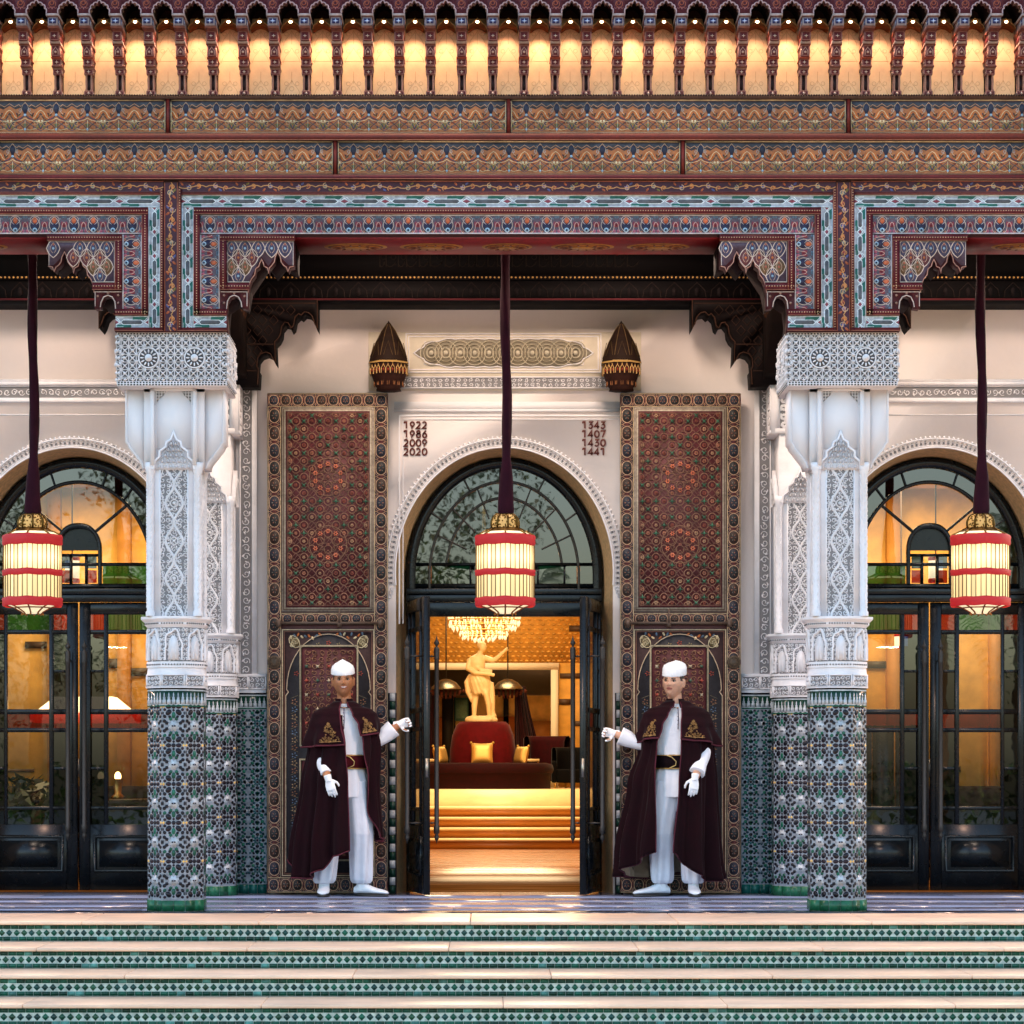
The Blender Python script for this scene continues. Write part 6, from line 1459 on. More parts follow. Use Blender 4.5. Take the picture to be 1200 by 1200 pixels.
# parchment table lamps, counter and small lamps glimpsed through the left doors
YT=5.0; tx=lambda p: PX(p,YT); tz=lambda p: PZ(p,YT)
t=empty('table_lamp',(tx(101),YT,0)); tag(t,'broad white and orange lamp shade behind the left glass doors','lamp')
g=Geo(); n=4
def pyr(x0,x1,z0,x2,x3,z1,col,g): 
    V=[(-x0,-x0*.6,z0),(x0,-x0*.6,z0),(x0,x0*.6,z0),(-x0,x0*.6,z0),(-x2,-x2*.6,z1),(x2,-x2*.6,z1),(x2,x2*.6,z1),(-x2,x2*.6,z1)]; g.faces(V,[(0,1,5,4),(1,2,6,5),(2,3,7,6),(3,0,4,7),(4,5,6,7)],col)
pyr(.42,0,tz(835),.26,0,tz(817),lin('#ffe9c8'),g); g.build('lamp_shade',emit('lit_white_shade',lin('#ffe3b8'),.3),t)
g=Geo(); pyr(.46,0,tz(847),.46,0,tz(836),lin('#d8542a'),g); g.build('shade_border',emit('lit_orange_shade',lin('#d24a1c'),.2),t)
g=Geo(); lathe([(.10,.75),(.12,.78),(.05,.84),(.04,1.0),(.06,1.05),(.03,1.1),(.02,tz(845))],14,col=lin('#6a4a24'),g=g); g.build('lamp_base',M['brass'],t,True)
t=empty('console_table',(tx(100),YT,0)); tag(t,'dark console table under the lamp behind the left glass doors','table'); bevel(box(-.75,.75,-.25,.25,.68,.75,lin('#1c120c')).build('table_top',M['lacquer'],t),.01)
for s in (-1,1):
    for q in (-1,1): g=Geo(); tube([(s*.68,q*.2,0),(s*.68,q*.2,.68)],.03,8,lin('#1c120c'),g); g.build('leg',M['lacquer'],t)
for (px,lb) in ((140,'small glass candle lamp on the console behind the left doors'),(120,'squat glass lamp on the console behind the left doors')):
    t=empty('candle_lamp',(tx(px),YT-.1,.751)); tag(t,lb,'lamp','candle lamps on the console'); g=Geo(); lathe([(.05,0),(.06,.02),(.03,.05),(.045,.16),(.05,.18)],12,col=lin('#caa25a'),g=g); g.build('holder',M['brass'],t,True); g=Geo(); ball((0,0,.20),.03,.03,.045,8,6,lin('#ffd890'),g); g.build('flame',emit('flame',lin('#ffce7a'),1.5),t)
for (px,yy,lb) in ((1056,4.6,'small lit hanging lantern behind the right glass doors'),(84.6,3.5,'small red and cream lantern behind the left fanlight'),(1096.5,3.5,'small red and cream lantern behind the right fanlight')):
    fan = px != 1056; zt_,zb_ = (PZ(650,yy),PZ(683,yy)) if fan else (PZ(742,yy),PZ(760,yy)); t=empty('small_lantern',(PX(px,yy),yy,0)); tag(t,lb,'lantern','small lanterns indoors'); rr=.062 if fan else .06; hh=zt_-zb_
    g=Geo(); lathe([(rr,zb_+hh*.15),(rr,zb_+hh*.8)],16,col=lin('#fff0c8'),g=g); g.build('shade',shade_mat('small_shade',zb_+hh*.6,.12),t)
    for (u,v) in ((0,.17),(.78,.95)): g=Geo(); lathe([(rr+.002,zb_+hh*u),(rr+.005,zb_+hh*(u+v)/2),(rr*.9,zb_+hh*v)],16,col=lin('#a31620'),g=g); g.build('red_band',redsh,t)
    g=Geo(); tube([(0,0,zt_-hh*.06),(0,0,3.69)],.006,6,lin('#3a2418'),g); g.build('cord',M['iron'],t)
# warm lamps inside (the lobby is lit)
def lamp_(kind,loc,e,col,size,rot=None,name='room_light',sp=None):
    l=bpy.data.lights.new(name,kind); l.energy=e; l.color=col
    if kind=='AREA': l.size=size
    else: l.shadow_soft_size=size
    o=bpy.data.objects.new(name,l); COL.objects.link(o); o.location=loc
    if rot: o.rotation_euler=rot
    return o
W_=(1,.73,.40)
lamp_('AREA',(XC,8,4.15),45,W_,2.2); lamp_('AREA',(XC,13,4.15),60,W_,2.2); lamp_('AREA',(XC,17.5,4.15),58,W_,2.2); lamp_('AREA',(XC,21.8,4.15),26,W_,2.0); lamp_('AREA',(XC+1.2,25.5,3.9),20,W_,.8)
lamp_('AREA',(-3.4,4.7,3.65),24,W_,1.6); lamp_('AREA',(3.8,4.7,3.65),24,W_,1.6)
# added unseen lights under the porch ceiling, standing in for warm sun
for (x,e) in ((XC-1.0,10),(XC+1.0,10),(SB[0],10),(SB[1],10)):
    o=lamp_('AREA',(x,1.25,5.2),e,(1,.78,.62),.6,None,'porch_downlight')
# ------------------------------------------------------------------ the two doormen
def limb(pts, rad, g, n=14): tube(pts, rad, n, g=g)
def hand(g, wrist, dirv, palmn, side, curl=.25, scale=1., grip=False):
    """palm, four fingers of different lengths, thumb from the side of the palm"""
    d=Vector(dirv).normalized(); n=Vector(palmn); n=(n-d*n.dot(d)).normalized(); s=d.cross(n)*side; W=Vector(wrist); k=scale
    def P(a,b,c): return tuple(W+d*a*k+s*b*k+n*c*k)
    g2=Geo(); rings=[]
    for (a,w,t) in ((0,.026,.019),(.02,.032,.019),(.05,.040,.016),(.085,.041,.014),(.095,.037,.011)):
        c=Vector(P(a,0,0)); rings.append([tuple(c+s*math.cos(2*PI*i/14)*w*k+n*math.sin(2*PI*i/14)*t*k) for i in range(14)])
    loft(rings,g=g)
    for (b,L,r_) in ((.030,.070,.0088),(.010,.080,.0092),(-.011,.075,.0090),(-.030,.058,.0080)):
        base=Vector(P(.085,b,0)); segs=[L*.42,L*.32,L*.26]; ang=0.; p=base; pts=[tuple(Vector(P(.065,b,0))),tuple(p)]; 
        cu = curl*(1.0+ .25*(b<0))
        for i,sg in enumerate(segs):
            ang += (1.35 if grip else 1.0)*cu*(1.0 if i==0 else 1.1); p=p+(d*math.cos(ang)+n*math.sin(ang)+s*(b*1.2))*sg*k; pts.append(tuple(p))
        tube(pts,[r_*k*q for q in (1.05,1.05,1.0,.92,.75)],10,g=g)
    # thumb
    t0=Vector(P(.022,.030,.004)); tb=(d*.55+s*.75+n*(.45 if grip else .25)).normalized(); p1=t0+tb*.035*k; p2=p1+(d*.85+s*.30+n*(.6 if grip else .3)).normalized()*.030*k; p3=p2+(d*.9+s*.0+n*(.9 if grip else .35)).normalized()*.024*k
    tube([tuple(W+d*.018*k+s*.012*k),tuple(t0),tuple(p1),tuple(p2),tuple(p3)],[r_*k for r_ in (.014,.0135,.0115,.0105,.008)],10,g=g)
def head_geo(g, c, yaw, tilt, k=1., smile=0.):
    """c: centre between the ears; faces -y"""
    nu,nv=96,72; V=[]; Mx=Matrix.Translation(c)@Matrix.Rotation(yaw,4,'Z')@Matrix.Rotation(tilt,4,'Y')
    def G(x,z,cx,cz,sx,sz): return math.exp(-((x-cx)/sx)**2-((z-cz)/sz)**2)
    for j in range(nv+1):
        th=PI*j/nv
        for i in range(nu):
            a=2*PI*i/nu; x=math.sin(th)*math.cos(a); y=math.sin(th)*math.sin(a); z=math.cos(th)
            X=x*.076; Y=y*.097; Z=z*.118
            if z<0:   # jaw and chin
                t=-z; X*=1-.36*t**1.5; Y*=1-.10*t if y<0 else 1-.30*t
                if y<0: Y-=.006*t
            if y>0: Y*=1.04; 
            X*=1-.05*math.exp(-((z-.35)/.25)**2)*(1 if y<0 else 0)
            if y<0:
                f=min(1,-y*1.4); d=0
                d+=.0035*G(X,Z,0,.030,.035,.010)+.003*G(abs(X),Z,.026,.026,.016,.008)            # brow
                d-=.0095*G(abs(X),Z,.029,.010,.0145,.0105)                                       # eye sockets
                d+=.010*G(X,Z,0,.004,.0065,.018)+.022*G(X,Z,0,-.017,.0085,.013)+.005*G(abs(X),Z,.0105,-.022,.006,.007) # nose
                d+=.0045*G(abs(X),Z,.036,-.014,.018,.016)                                         # cheekbones
                d+=.004*G(X,Z,0,-.040,.016+.006*smile,.0045)+.0045*G(X,Z,0,-.051,.014+.005*smile,.005)-.004*G(X,Z,0,-.0455,.02+.006*smile,.0022)  # lips
                d-=.003*G(X,Z,0,-.062,.016,.006); d+=.007*G(X,Z,0,-.083,.020,.014)
                d+=.003*smile*G(abs(X),Z,.030,-.034,.010,.012)
                Y-=d*f
            V.append(tuple(Mx@Vector((X*k,Y*k,Z*k))))
    F=[(j*nu+i,j*nu+(i+1)%nu,(j+1)*nu+(i+1)%nu,(j+1)*nu+i) for j in range(nv) for i in range(nu)]; g.faces(V,F)
    for s in (-1,1):   # ears
        for (dx,dy,dz,rx,ry,rz) in ((.077,.010,-.004,.009,.017,.030),(.079,.006,.010,.008,.015,.016),(.075,.002,-.026,.007,.009,.010)):
            q=Geo(); ball((s*dx,dy,dz),rx,ry,rz,12,8,g=q); g.add(q,M4=Mx@Matrix.Scale(k,4))
    return Mx@Matrix.Scale(k,4)
def person(loc, s, skin_c, label, smile, yaw, tilt, hand_target, P):
    """s=+1: reaching to the right of the picture; local units metres, facing -y"""
    root=empty('person',loc); tag(root,label,'person','doormen at the entrance'); hx,hz=P['head']; N=P
    SH=1.475; g=Geo()
    headc=Vector((s*hx,-.01,hz)); Mx=head_geo(g,headc,yaw,tilt,1.11,smile)
    limb([(s*hx*.9,.015,hz-.05),(s*hx*.5,.02,hz-.13),(0,.02,SH+.02),(0,.02,SH-.03)],[.058,.056,.062,.09],g)
    loft([ering((0,0,.90),.155,.105),ering((0,0,.98),.165,.11),ering((0,0,1.10),.145,.10),ering((0,0,1.25),.165,.11),ering((0,0,1.38),.185,.11),ering((0,.01,1.45),.17,.09),ering((0,.015,1.51),.08,.06)],g=g)
    sh1=Vector((s*.170,0,1.42)); w1=Vector(hand_target); el1=Vector(P['elbow']); limb([tuple(sh1),tuple(sh1*.5+el1*.5),tuple(el1),tuple(el1*.5+w1*.5),tuple(w1)],[.058,.050,.043,.040,.029],g)
    sh2=Vector((-s*.170,0,1.42)); el2=Vector(P['elbow2']); w2=Vector(P['wrist2']); limb([tuple(sh2),tuple(sh2*.5+el2*.5),tuple(el2),tuple(el2*.5+w2*.5),tuple(w2)],[.058,.050,.043,.040,.029],g)
    hd1=(P['hdir1'],P['hn1']); hd2=(P['hdir2'],P['hn2'])
    hand(g,tuple(w1),*hd1,P['sd1'],P['curl1'],.90,True); hand(g,tuple(w2),*hd2,P['sd2'],.26,.92)
    for (hip,kn,an,toe) in P['legs']:
        limb([hip,tuple((Vector(hip)+Vector(kn))/2),kn,tuple(Vector(kn)*.6+Vector(an)*.4+Vector((0,.015,0))),an],[.088,.076,.056,.050,.032],g)
        av=Vector(an); tv=Vector(toe); limb([(av.x,av.y+.01,.05),(av.x*.5+tv.x*.5,av.y*.5+tv.y*.5,.038),(tv.x*.8+av.x*.2,tv.y*.8+av.y*.2,.034)],[.026,.019,.014],g)
    inv=Mx.inverted()
    def colf(co):
        A=np.array(inv); q=co@A[:3,:3].T+A[:3,3]; base=np.tile(np.array(skin_c),(len(co),1)); X=np.abs(q[:,0]); Z=q[:,2]; fr=q[:,1]<-.03; inh=(np.abs(q)<.2).all(1)
        def mixc(mask,c,k): base[mask]=base[mask]*(1-k)+np.array(c)*k
        hair=lin('#0d0a0a')
        m=inh&fr&(np.hypot((X-.027)/.016,(Z-(.0265+.12*(.012-np.abs(X-.027))))/.0046)<1); mixc(m,hair,.9)       # brows
        m=inh&fr&(np.hypot(X/(.023+.005*smile),(Z+.046)/.0095)<1); mixc(m,mul(lin('#9a3f3c'),.9 if smile else 1),.7)
        if smile: m=inh&fr&(np.hypot(X/.020,(Z+.0455-.16*X)/.0035)<1); mixc(m,lin('#efe8e0'),.95)
        else: m=inh&fr&(np.abs(Z+.0458)<.0016)&(X<.022); mixc(m,lin('#4a1a18'),.8)
        m=inh&fr&(np.hypot((X-.029)/.016,(Z-.011)/.009)<1); mixc(m,mul(skin_c,.5),.6)  # eye sockets: shade painted into the skin colour
        m=inh&fr&(X<.012)&(np.abs(Z+.026)<.0025)&(X>.004); mixc(m,mul(skin_c,.35),.7)  # nostrils: shadow under the nose painted as darker skin
        if smile: m=inh&fr&(Z<-.03)&(Z>-.105)&(X<.05)&(np.hypot(X/.03,(Z+.046)/.014)>1); mixc(m,mul(skin_c,.6),.28)
        m=inh&(q[:,1]>-.045)&(Z>-.02)&(Z<.09)&(np.abs(q[:,1]-.05)<.1)&~((X>.070)&(np.abs(q[:,1]-.008)<.02)&(Z<.03)); m&=(Z>.03)|(q[:,1]>.02)|((q[:,1]>-.042)&(Z>.012)&(q[:,1]<-.01)); mixc(m,hair,.93)
        m=inh&(q[:,1]>.02)&(Z>-.07)&(Z<=0); mixc(m,hair,.9)
        return base
    b=remeshed(g,'body',M['skin'],.0048,root,1,colf)
    for e_ in (-1,1):    # eyes with lids
        q=Geo(); ball((e_*.029,-.0745,.0100),.0105,.0118,.0078,14,10,lin('#b4aaa6'),q); ball((e_*.029+s*P['gaze']*.002,-.0820,.0098),.0062,.0058,.0066,10,6,lin('#120a08'),q)
        t=Geo().add(q,M4=Mx); t.build('eye',M['leather'],root,True)
        q=Geo(); tube([(e_*.029-.0135,-.0815,.0115),(e_*.029-.006,-.0872,.0178),(e_*.029+.006,-.0872,.0178),(e_*.029+.0135,-.0815,.0115)],[.0016,.0026,.0026,.0016],6,lin('#120a08'),q); t=Geo().add(q,M4=Mx); t.build('eyelash',M['velvet'],root)
    # gloves over both hands
    for (w,(d_,n_),sd,cu,gr) in ((w1,hd1,P['sd1'],P['curl1'],True),(w2,hd2,P['sd2'],.26,False)):
        q=Geo(); hand(q,tuple(Vector(w)),d_,n_,sd,cu,.97,gr); dv=Vector(d_).normalized(); limb([tuple(Vector(w)-dv*.035),tuple(Vector(w)-dv*.0),tuple(Vector(w)+dv*.02)],[.031,.028,.028],q)
        remeshed(q,'glove',M['cloth'],.0042,root,2,lambda co: np.array(lin('#eef0f4')))
    # shoes with soles
    for (hip,kn,an,toe) in P['legs']:
        a=Vector((an[0],an[1],0)); t_=Vector((toe[0],toe[1],0)); d=(t_-a).normalized(); sd=Vector((-d.y,d.x,0)); heel=a-d*.065; L=(t_-heel).length+.02; q=Geo(); rings=[]
        for (u,w,h) in ((0,.024,.055),(.03,.038,.082),(.18,.041,.098),(.33,.042,.104),(.48,.046,.086),(.65,.051,.068),(.82,.049,.058),(.94,.036,.048),(1,.018,.034)):
            c=heel+d*L*u; rings.append([tuple(c+sd*w*math.copysign(abs(math.cos(x_))**.8,math.cos(x_))+Vector((0,0,.022+(h-.022)*(.5+.5*math.sin(x_)) if math.sin(x_)>-.98 else .022))) for x_ in [2*PI*i/16 for i in range(16)]])
        loft(rings,col=lin('#e4e8ee'),g=q); limb([(an[0],an[1]+.0,.04),(an[0],an[1],.10),(an[0],an[1],.19)],[.046,.043,.044],q); so_=remeshed(q,'shoe',M['leather'],.006,root,1,lambda co: np.array(lin('#e4e8ee')))
        q=Geo(); n_=20; pl_=[]
        for i in range(n_):
            x_=2*PI*i/n_; u=.5+.5*math.cos(x_); w=.053 if u>.5 else .044; pl_.append(heel+d*(L*(u*1.02-.01))+sd*w*math.sin(x_)*(1 if u>.4 else .95))
        V=[tuple(p+Vector((0,0,z))) for z in (.001,.020) for p in pl_]; q.faces(V,[tuple(range(n_-1,-1,-1)),tuple(range(n_,2*n_))]+[(i,(i+1)%n_,n_+(i+1)%n_,n_+i) for i in range(n_)],lin('#2a2826')); q.build('sole',M['leather'],so_)
        q=Geo()
        for i in range(4): c=heel+d*L*(.40+.06*i)+Vector((0,0,.094-.010*i)); tube([tuple(c-sd*.018),tuple(c+Vector((0,0,.006))),tuple(c+sd*.018)],.003,5,lin('#c8ccd2'),q)
        q.build('lace',M['cloth'],so_)
    # trousers: baggy, gathered at the ankle
    q=Geo()
    loft([ering((0,0,.99),.165,.125),ering((0,0,.90),.18,.135),ering((0,.0,.80),.19,.135)],g=q)
    for (hip,kn,an,toe) in P['legs']:
        h_,k_,a_=Vector(hip),Vector(kn),Vector(an); rings=[]
        for (t,rx,ry) in ((0,.11,.12),(.25,.110,.115),(.5,.102,.106),(.62,.097,.102),(.74,.096,.100),(.82,.094,.098),(.89,.093,.097),(.95,.092,.095),(1.0,.088,.090),(1.035,.072,.074)):
            c=h_+(k_-h_)*min(1,t*2) if t<.5 else k_+(a_+Vector((0,0,.03))-k_)*((t-.5)*2); rings.append(ering(tuple(c),rx*.97,ry,36,.05+.13*max(0,t-.5),7,t*3.2+hip[0]*15))
        loft(rings,g=q)
    remeshed(q,'trousers',M['cloth'],.0065,root,1,lambda co: np.array(lin('#d9dce6')))
    # long shirt with a sash
    q=Geo(); loft([ering((0,0,.79),.19,.145,60,.04,11),ering((0,-.002,.90),.186,.142,60,.035,11),ering((0,0,1.03),.160,.125,60,.03,11),ering((0,-.005,1.10),.164,.130,60,.035,11),ering((0,-.005,1.18),.168,.130,60,.03,11,.2),ering((0,0,1.30),.186,.130,60,.018,9,.5),ering((0,.0,1.42),.180,.110,60),ering((0,.01,1.49),.11,.08,60),ering((0,.015,1.535),.068,.062,60)],g=q)
    limb([tuple(sh1),tuple(sh1*.5+el1*.5),tuple(el1),tuple(el1*.55+w1*.45),tuple(w1*.80+el1*.20)],[.058,.060,.062,.066,.074],q,18); limb([tuple(sh2),tuple(sh2*.5+el2*.5),tuple(el2),tuple(el2*.5+w2*.5),tuple(w2*.82+el2*.18)],[.058,.058,.054,.052,P['cuff2']],q,18)
    remeshed(q,'shirt',M['cloth'],.0065,root,1,lambda co: np.array(lin('#e4e6ee')))
    q=Geo(); tube([(0,-.132,1.50),(.004,-.140,1.42),(0,-.138,1.33)],.004,5,lin('#4a4a66'),q)
    for i in range(5): ball((0,-.142,1.46-.03*i),.005,col=lin('#3a3a55'),g=q,n=6,k=4)
    q.build('button_placket',M['cloth'],root)
    q=Geo(); rr=[ering((0,0,z),.168+f,.134+f,40,0) for z,f in ((1.015,0),(1.02,.008),(1.125,.008),(1.13,0))]; loft(rr,col=P['sash'],g=q,cap=False); sa=q.build('sash',M['velvet'],root,True)
    q=Geo()
    for z in (1.020,1.125): tube([tuple(p) for p in ering((0,0,z),.180,.146,40)]+[tuple(ering((0,0,z),.180,.146,40)[0])],.004,6,lin('#c9a25c'),q,False)
    tube([(s*.05-.02,-.146,1.022),(s*.05+.03,-.147,1.045),(s*.05+.035,-.147,1.075),(s*.05+.0,-.147,1.11),(s*.05-.04,-.146,1.124)],.004,6,lin('#d8b878'),q); q.build('gold_cord',M['gold'],sa)
    # cap
    q=Geo(); cr=[(0.0,.084,.103,0),(.004,.086,.105,.0),(.032,.084,.102,0),(.052,.076,.093,.0),(.068,.055,.067,0),(.079,.027,.035,0),(.083,.004,.004,0)] if P['cap']==0 else [(0.0,.084,.103,0),(.004,.086,.105,0),(.042,.084,.102,0),(.060,.076,.093,0),(.069,.057,.072,0),(.072,.03,.04,0),(.073,.004,.004,0)]
    for (z,a,b_,_) in cr: pass
    rings=[ering((0,.006,.054+z*(1.06 if P['cap']==0 else 1.22)),a,b_,40,tilt=(0,.018)) for (z,a,b_,_) in cr]; loft(rings,g=q,col=lin('#eceef2')); t=Geo().add(q,M4=Mx); cp=t.build('cap',M['cloth'],root,True)
    # ---- capes
    def surf(fn,n,m,name,mt,col,thick=.006,parent=root):
        g_=Geo(); V=[fn(i/n,j/m) for j in range(m+1) for i in range(n+1)]; g_.faces(V,[(j*(n+1)+i,j*(n+1)+i+1,(j+1)*(n+1)+i+1,(j+1)*(n+1)+i) for j in range(m) for i in range(n)],col); o=g_.build(name,mt,parent,True); md=o.modifiers.new('thickness','SOLIDIFY'); md.thickness=thick; md.offset=1; return o
    def lerp(tab,z):
        tab=sorted(tab)
        if z<=tab[0][0]: return tab[0][1:]
        for a_,b_ in zip(tab,tab[1:]):
            if z<=b_[0]: f=(z-a_[0])/(b_[0]-a_[0]); f=f*f*(3-2*f); return tuple(a_[k]+(b_[k]-a_[k])*f for k in range(1,len(a_)))
        return tab[-1][1:]
    def hem(t): return lerp(P['hem'],t)[0]
    def cape(u,v):
        x0,rx,ry,xa,xb=lerp(P['cape'],1.44-v*1.3)   # provisional
        tA=math.asin(max(-1,min(1,(xa-x0)/rx))); tB=math.asin(max(-1,min(1,(xb-x0)/rx)))
        t=tB+u*(2*PI-(tB-tA)); zh=hem(u); z=1.44+(zh-1.44)*v
        x0,rx,ry,xa,xb=lerp(P['cape'],z); tA=math.asin(max(-.99,min(.99,(xa-x0)/rx))); tB=math.asin(max(-.99,min(.99,(xb-x0)/rx))); t=tB+u*(2*PI-(tB-tA))
        fold=(1-min(1,z/1.4))*.13+.022; q=1+fold*math.sin(t*11+.6*math.sin(z*2.5)+P['ph'])+fold*.45*math.sin(t*23+1+z)
        X=x0+rx*q*math.sin(t); Y=-ry*q*math.cos(t)+.01
        return (s*X,Y,z)
    VEL=P['velvet']
    co=surf(cape,220,44,'long_cape',M['velvet'],VEL,.006)
    q=Geo(); tube([cape(i/120,1.0) for i in range(121)],.0055,6,P['pipe'],q,False)
    for e_ in (.0,1.): tube([tuple(Vector(cape(e_,j/40))+Vector((0,-.004,0))) for j in range(3,41)],.0050,6,P['pipe'],q,False)
    q.build('piping',M['velvet'],co)
    q=Geo(); n_=220; 
    lin_=surf(lambda u,v:(lambda p:(p[0]*1.0,p[1]*.985+.0,p[2]))((lambda c:( (c[0]-0)*.975,c[1]*.965,c[2]+.004))(cape(u,v))),110,24,'lining',M['cloth'],lin('#8f7d68'),.002,co)
    def short(u,v,lift=0.):
        vv=v; zt,zb_=1.555,hemS(u); z=zt+(zb_-zt)*vv; x0,rx,ry,xa,xb=lerp(P['short'],z); xa2,xb2=xa,xb
        tA=math.asin(max(-.99,min(.99,(xa2-x0)/rx))); tB=math.asin(max(-.99,min(.99,(xb2-x0)/rx))); t=tB+u*(2*PI-(tB-tA)); fold=.085*vv*vv
        q_=1+fold*math.sin(t*8+P['ph'])+lift
        return (s*(x0+rx*q_*math.sin(t)),-ry*q_*math.cos(t)+.012,z)
    def hemS(u): return lerp(P['hemS'],u)[0]
    sc=surf(short,180,26,'shoulder_cape',M['velvet'],mul(VEL,1.25),.007)
    q=Geo(); tube([short(i/120,1.0,.01) for i in range(121)],.0075,6,P['pipe'],q,False)
    for e_ in (0.,1.): tube([short(e_,j/30,.012) for j in range(1,31)],.006,6,P['pipe'],q,False)
    q.build('piping',M['velvet'],sc)
    # collar and clasp
    q=Geo(); rr=[ering((s*hx*.2,.012,1.50),.085,.080,36),ering((s*hx*.35,.014,1.545),.070,.070,36),ering((s*hx*.5,.016,1.575),.072,.072,36)]; V=[p for r_ in rr for p in r_]; gap=[i for i in range(36) if not (24<=i<=29)]
    q.faces(V,[(j*36+i,j*36+(i+1)%36,(j+1)*36+(i+1)%36,(j+1)*36+i) for j in range(2) for i in range(36) if not (25<=i<=28)],mul(VEL,1.1)); cl_=q.build('collar',M['velvet'],root,True); md=cl_.modifiers.new('t','SOLIDIFY'); md.thickness=.006
    q=Geo(); tube([(s*.0-.03,-.085,1.505),(s*.0,-.098,1.500),(s*.03,-.085,1.505)],.005,6,lin('#8a6a50'),q); ball((0,-.100,1.50),.009,col=lin('#b08a60'),g=q,n=8,k=6); q.build('clasp',M['gold'],cl_)
    # gold embroidery triangles on both fronts
    for (ua,ub,nm) in ((P['embA'][0],P['embA'][1],0),(P['embB'][0],P['embB'][1],1)):
        q=Geo(); r=random.Random(3+nm)
        def pt(a,b): # a across 0..1, b up 0..1
            u=ua+(ub-ua)*a; v=.92-.44*b; return Vector(short(u,v,.045))
        for k in range(85):
            b=r.random()**1.3*.95; a=.5+(r.random()-.5)*(1-b*.92); c0_=pt(a,b); e1=(pt(min(1,a+.06),b)-pt(a,b)); e1=e1.normalized() if e1.length>1e-6 else Vector((1,0,0)); e2=Vector((0,0,1)); rr_=r.uniform(.004,.010)
            tube([tuple(c0_+e1*x_+e2*y_) for x_,y_ in spiral(0,0,rr_,.002,1.1,r.random()*6,7,r.choice((-1,1)))],.0012,4,lin('#b08a56'),q,False)
        for (a0,b0,a1,b1) in ((0,0,1,0),): tube([tuple(pt(a0+(a1-a0)*i/10,b0+(b1-b0)*i/10)) for i in range(11)],.0022,5,lin('#b08a56'),q)
        q.build('gold_embroidery',M['gold'],sc)
    return root
VELc=lin('#1a050b')
yP=2.20; k=FPX/(CD+yP)
# left doorman, smiling, reaches right to the door rod
L0=PX(404,yP)
person((L0,yP,0),1,lin('#a56d49'),'smiling doorman in maroon cape and white cap holding the left door',1.,R(4),R(-2),(.425,.035,1.372),dict(
  head=(-.012,1.715),elbow=(.245,.03,1.225),elbow2=(-.215,.0,1.17),wrist2=(-.115,-.245,.935),hdir1=(1,-.15,.22),hn1=(0.1,-1,-.1),sd1=1,curl1=.55,
  hdir2=(.28,-.06,-1),hn2=(.1,1,0),sd2=1,cuff2=.045,gaze=0,cap=0,sash=lin('#4a1018'),velvet=VELc,pipe=lin('#54242f'),ph=0.,
  legs=[((-.085,0,.92),(-.13,-.03,.50),(-.165,.02,.10),(-.165,-.15,.03)),((.09,0,.92),(.13,-.02,.50),(.135,.03,.10),(.33,-.05,.03))],
  # z, centre x, rx, ry, left edge, right edge of the opening
  cape=[(0,-.06,.36,.26,.06,.26),(.35,-.05,.345,.255,.055,.275),(.9,-.03,.30,.235,.035,.19),(1.2,0,.285,.205,.015,.155),(1.40,0,.25,.17,-.01,.13),(1.44,0,.22,.15,-.01,.13)],
  hem=[(0,.47),(.08,.44),(.22,.52),(.5,.50),(.62,.32),(.70,.16),(.80,.15),(.88,.22),(.93,.33),(1,.37)],
  short=[(1.15,-.01,.315,.24,.02,.165),(1.22,-.01,.31,.24,.01,.16),(1.36,0,.285,.21,-.02,.12),(1.45,0,.262,.17,-.03,.07),(1.49,0,.22,.15,-.035,.055),(1.52,0,.13,.11,-.03,.03),(1.56,-.005,.085,.085,-.02,.02)],
  hemS=[(0,1.28),(.10,1.30),(.2,1.22),(.5,1.2),(.75,1.19),(.92,1.20),(1,1.205)],embA=(.895,.985),embB=(.015,.085)))
R0=PX(793,yP)
person((R0,yP,0),-1,lin('#c89a80'),'unsmiling doorman in maroon cape and white cap holding the right door',0.,R(-24),R(3),(-.490,.035,1.300),dict(
  head=(.025,1.705),elbow=(-.29,.03,1.215),elbow2=(.225,-.06,1.16),wrist2=(.125,-.245,.945),hdir1=(-1,-.15,.12),hn1=(-.1,-1,-.1),sd1=-1,curl1=.55,
  hdir2=(-.12,-.06,-1),hn2=(-.1,1,0),sd2=-1,cuff2=.066,gaze=0,cap=1,sash=lin('#14080c'),velvet=mul(VELc,.9),pipe=lin('#4c222e'),ph=1.2,
  legs=[((-.085,0,.92),(-.13,-.03,.50),(-.115,.03,.10),(-.33,-.05,.03)),((.09,0,.92),(.12,-.03,.50),(.135,.02,.10),(.135,-.15,.03))],
  cape=[(0,.05,.40,.26,.07,.32),(.35,.06,.375,.255,.05,.19),(.9,.03,.33,.235,.0,.18),(1.2,0,.285,.205,-.02,.165),(1.40,0,.25,.17,-.03,.12),(1.44,0,.22,.15,-.03,.10)],
  hem=[(0,.36),(.08,.26),(.16,.16),(.35,.14),(.5,.18),(.62,.24),(.74,.13),(.84,.13),(.9,.18),(.95,.26),(1,.36)],
  short=[(1.15,-.005,.335,.24,-.015,.175),(1.22,-.005,.325,.24,-.015,.17),(1.36,0,.285,.21,-.02,.13),(1.45,0,.262,.17,-.03,.08),(1.49,0,.22,.15,-.03,.06),(1.52,0,.13,.11,-.03,.03),(1.56,-.005,.085,.085,-.02,.02)],
  hemS=[(0,1.26),(.2,1.22),(.5,1.2),(.75,1.2),(.92,1.24),(1,1.25)],embA=(.895,.985),embB=(.015,.085)))
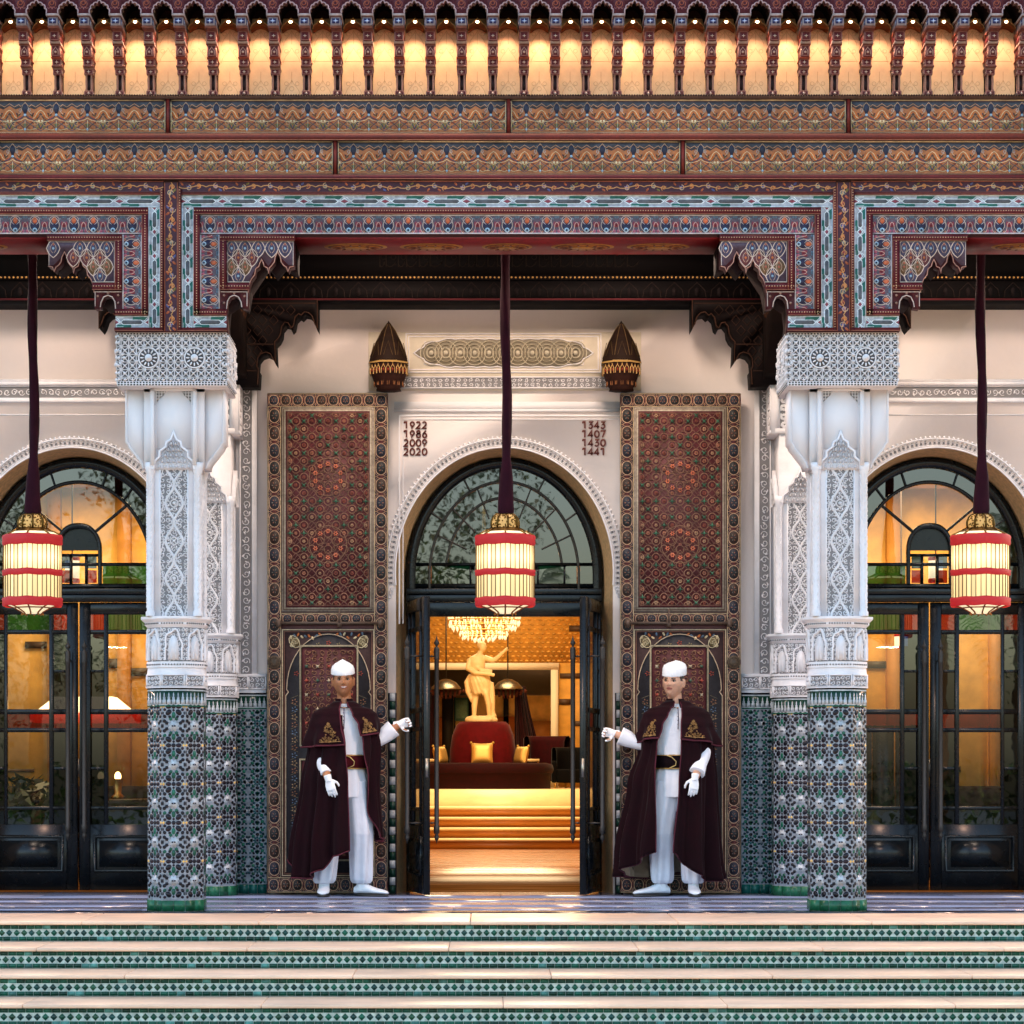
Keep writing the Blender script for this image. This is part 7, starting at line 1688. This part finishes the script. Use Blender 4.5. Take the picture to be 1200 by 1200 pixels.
# ------------------------------------------------------------------ garden facing the entrance (mirrored in the glass)
def palm(x,y,h,label,seed):
    r=random.Random(seed); t=empty('palm_tree',(x,y,-.79)); tag(t,label,'tree','palms facing the entrance'); g=Geo(); bend=r.uniform(-.4,.4)
    tube([(bend*(i/10)**2,0,h*i/10) for i in range(11)],[.24-.08*i/10+(.02 if i%2 else 0) for i in range(11)],10,lin('#4a3a2c'),g); g.build('trunk',M['bark'],t)
    g=Geo()
    for k_ in range(34):
        a=r.random()*2*PI; el=r.uniform(-.5,1.2); L=r.uniform(2.0,2.9); P0=Vector((bend,0,h)); prev=None; pts=[]
        for i in range(13):
            u=i/12; pts.append(P0+Vector((math.cos(a)*math.cos(el)*L*u, math.sin(a)*math.cos(el)*L*u, math.sin(el)*L*u-1.5*u*u)))
        for i in range(12):
            d=(pts[i+1]-pts[i]).normalized(); sd=d.cross(Vector((0,0,1))); sd=sd.normalized() if sd.length>.01 else Vector((1,0,0))
            for s_ in (-1,1):
                for q in range(2):
                    b=pts[i]+(pts[i+1]-pts[i])*q*.5; l=.55*(1-.6*abs(i/12-.4)); tip=b+sd*s_*l+d*.25*l-Vector((0,0,.35*l)); w=d*.022
                    g.faces([tuple(b-w),tuple(b+w),tuple(tip)],[(0,1,2)],lin(r.choice(['#2f4a22','#3a5a2a','#26401f'])))
    g.build('crown',M['leaf'],t)
for i,(x,y,h) in enumerate(((1.2,-46,6.6),(6.2,-52,7.6),(12.5,-46,6.8),(-9,-48,8.2),(-13.5,-52,7),(16.5,-54,9),(9.4,-58,9.5))):
    palm(x,y,h,['tall palm straight opposite the entrance','taller palm just right of the entrance axis','palm opposite the right doors','palm opposite the left doors','leaning palm far to the left of the garden','high palm at the right of the garden','highest palm at the back of the garden'][i],40+i)
def tree(x,y,h,w,label,seed):
    r=random.Random(seed); t=empty('leafy_tree',(x,y,-.79)); tag(t,label,'tree','leafy trees facing the entrance'); g=Geo(); tube([(0,0,0),(.1,0,h*.3),(0,.1,h*.6)],[.35,.28,.15],8,lin('#3a2c20'),g); g.build('trunk',M['bark'],t); g=Geo(); cl=[(r.gauss(0,w*.35),r.gauss(0,w*.3),h*r.uniform(.35,.95),r.uniform(.18,.34)*w) for _ in range(22)]
    N_=15000; V=np.zeros((N_*3,3)); C=np.zeros((N_,3)); 
    for i in range(N_):
        c=cl[i%22]; d=Vector((r.gauss(0,1),r.gauss(0,1),r.gauss(0,1))).normalized()*c[3]*r.uniform(.7,1.05); p=Vector(c[:3])+d; e=.11
        for q in range(3): V[i*3+q]=p+Vector((r.uniform(-e,e),r.uniform(-e,e),r.uniform(-e,e)))
        C[i]=lin(['#22381c','#2e4a22','#1c3018'][i%3])
    g.raw(V,np.arange(N_*3),np.full(N_,3),C,np.zeros(N_,int)); g.build('crown',M['leaf'],t)
for i,(x,y,h,w) in enumerate(((-5.0,-44,12,5.5),(-6.5,-50,13,7.5),(-18,-50,11,8),(22,-52,11,8))):
    tree(x,y,h,w,['dense tree left of the entrance axis','broad dark tree behind the dense one','wide tree at the far left of the garden','wide tree at the far right of the garden'][i],70+i)
g=Geo(); r=random.Random(9); N_=9000; V=np.zeros((N_*3,3)); C=np.zeros((N_,3))
for i in range(N_):
    p=Vector((r.uniform(-32,32),-42+r.uniform(-.7,.7),-.79+2.0*r.random()**.8)); e=.16
    for q in range(3): V[i*3+q]=p+Vector((r.uniform(-e,e),r.uniform(-e,e),r.uniform(-e,e)))
    C[i]=lin(['#22381c','#33502a','#1c3018'][i%3])
g.raw(V,np.arange(N_*3),np.full(N_,3),C,np.zeros(N_,int)); o=g.build('hedge',M['leaf']); tag(o,'long clipped hedge across the garden facing the steps','hedge',kind='stuff')
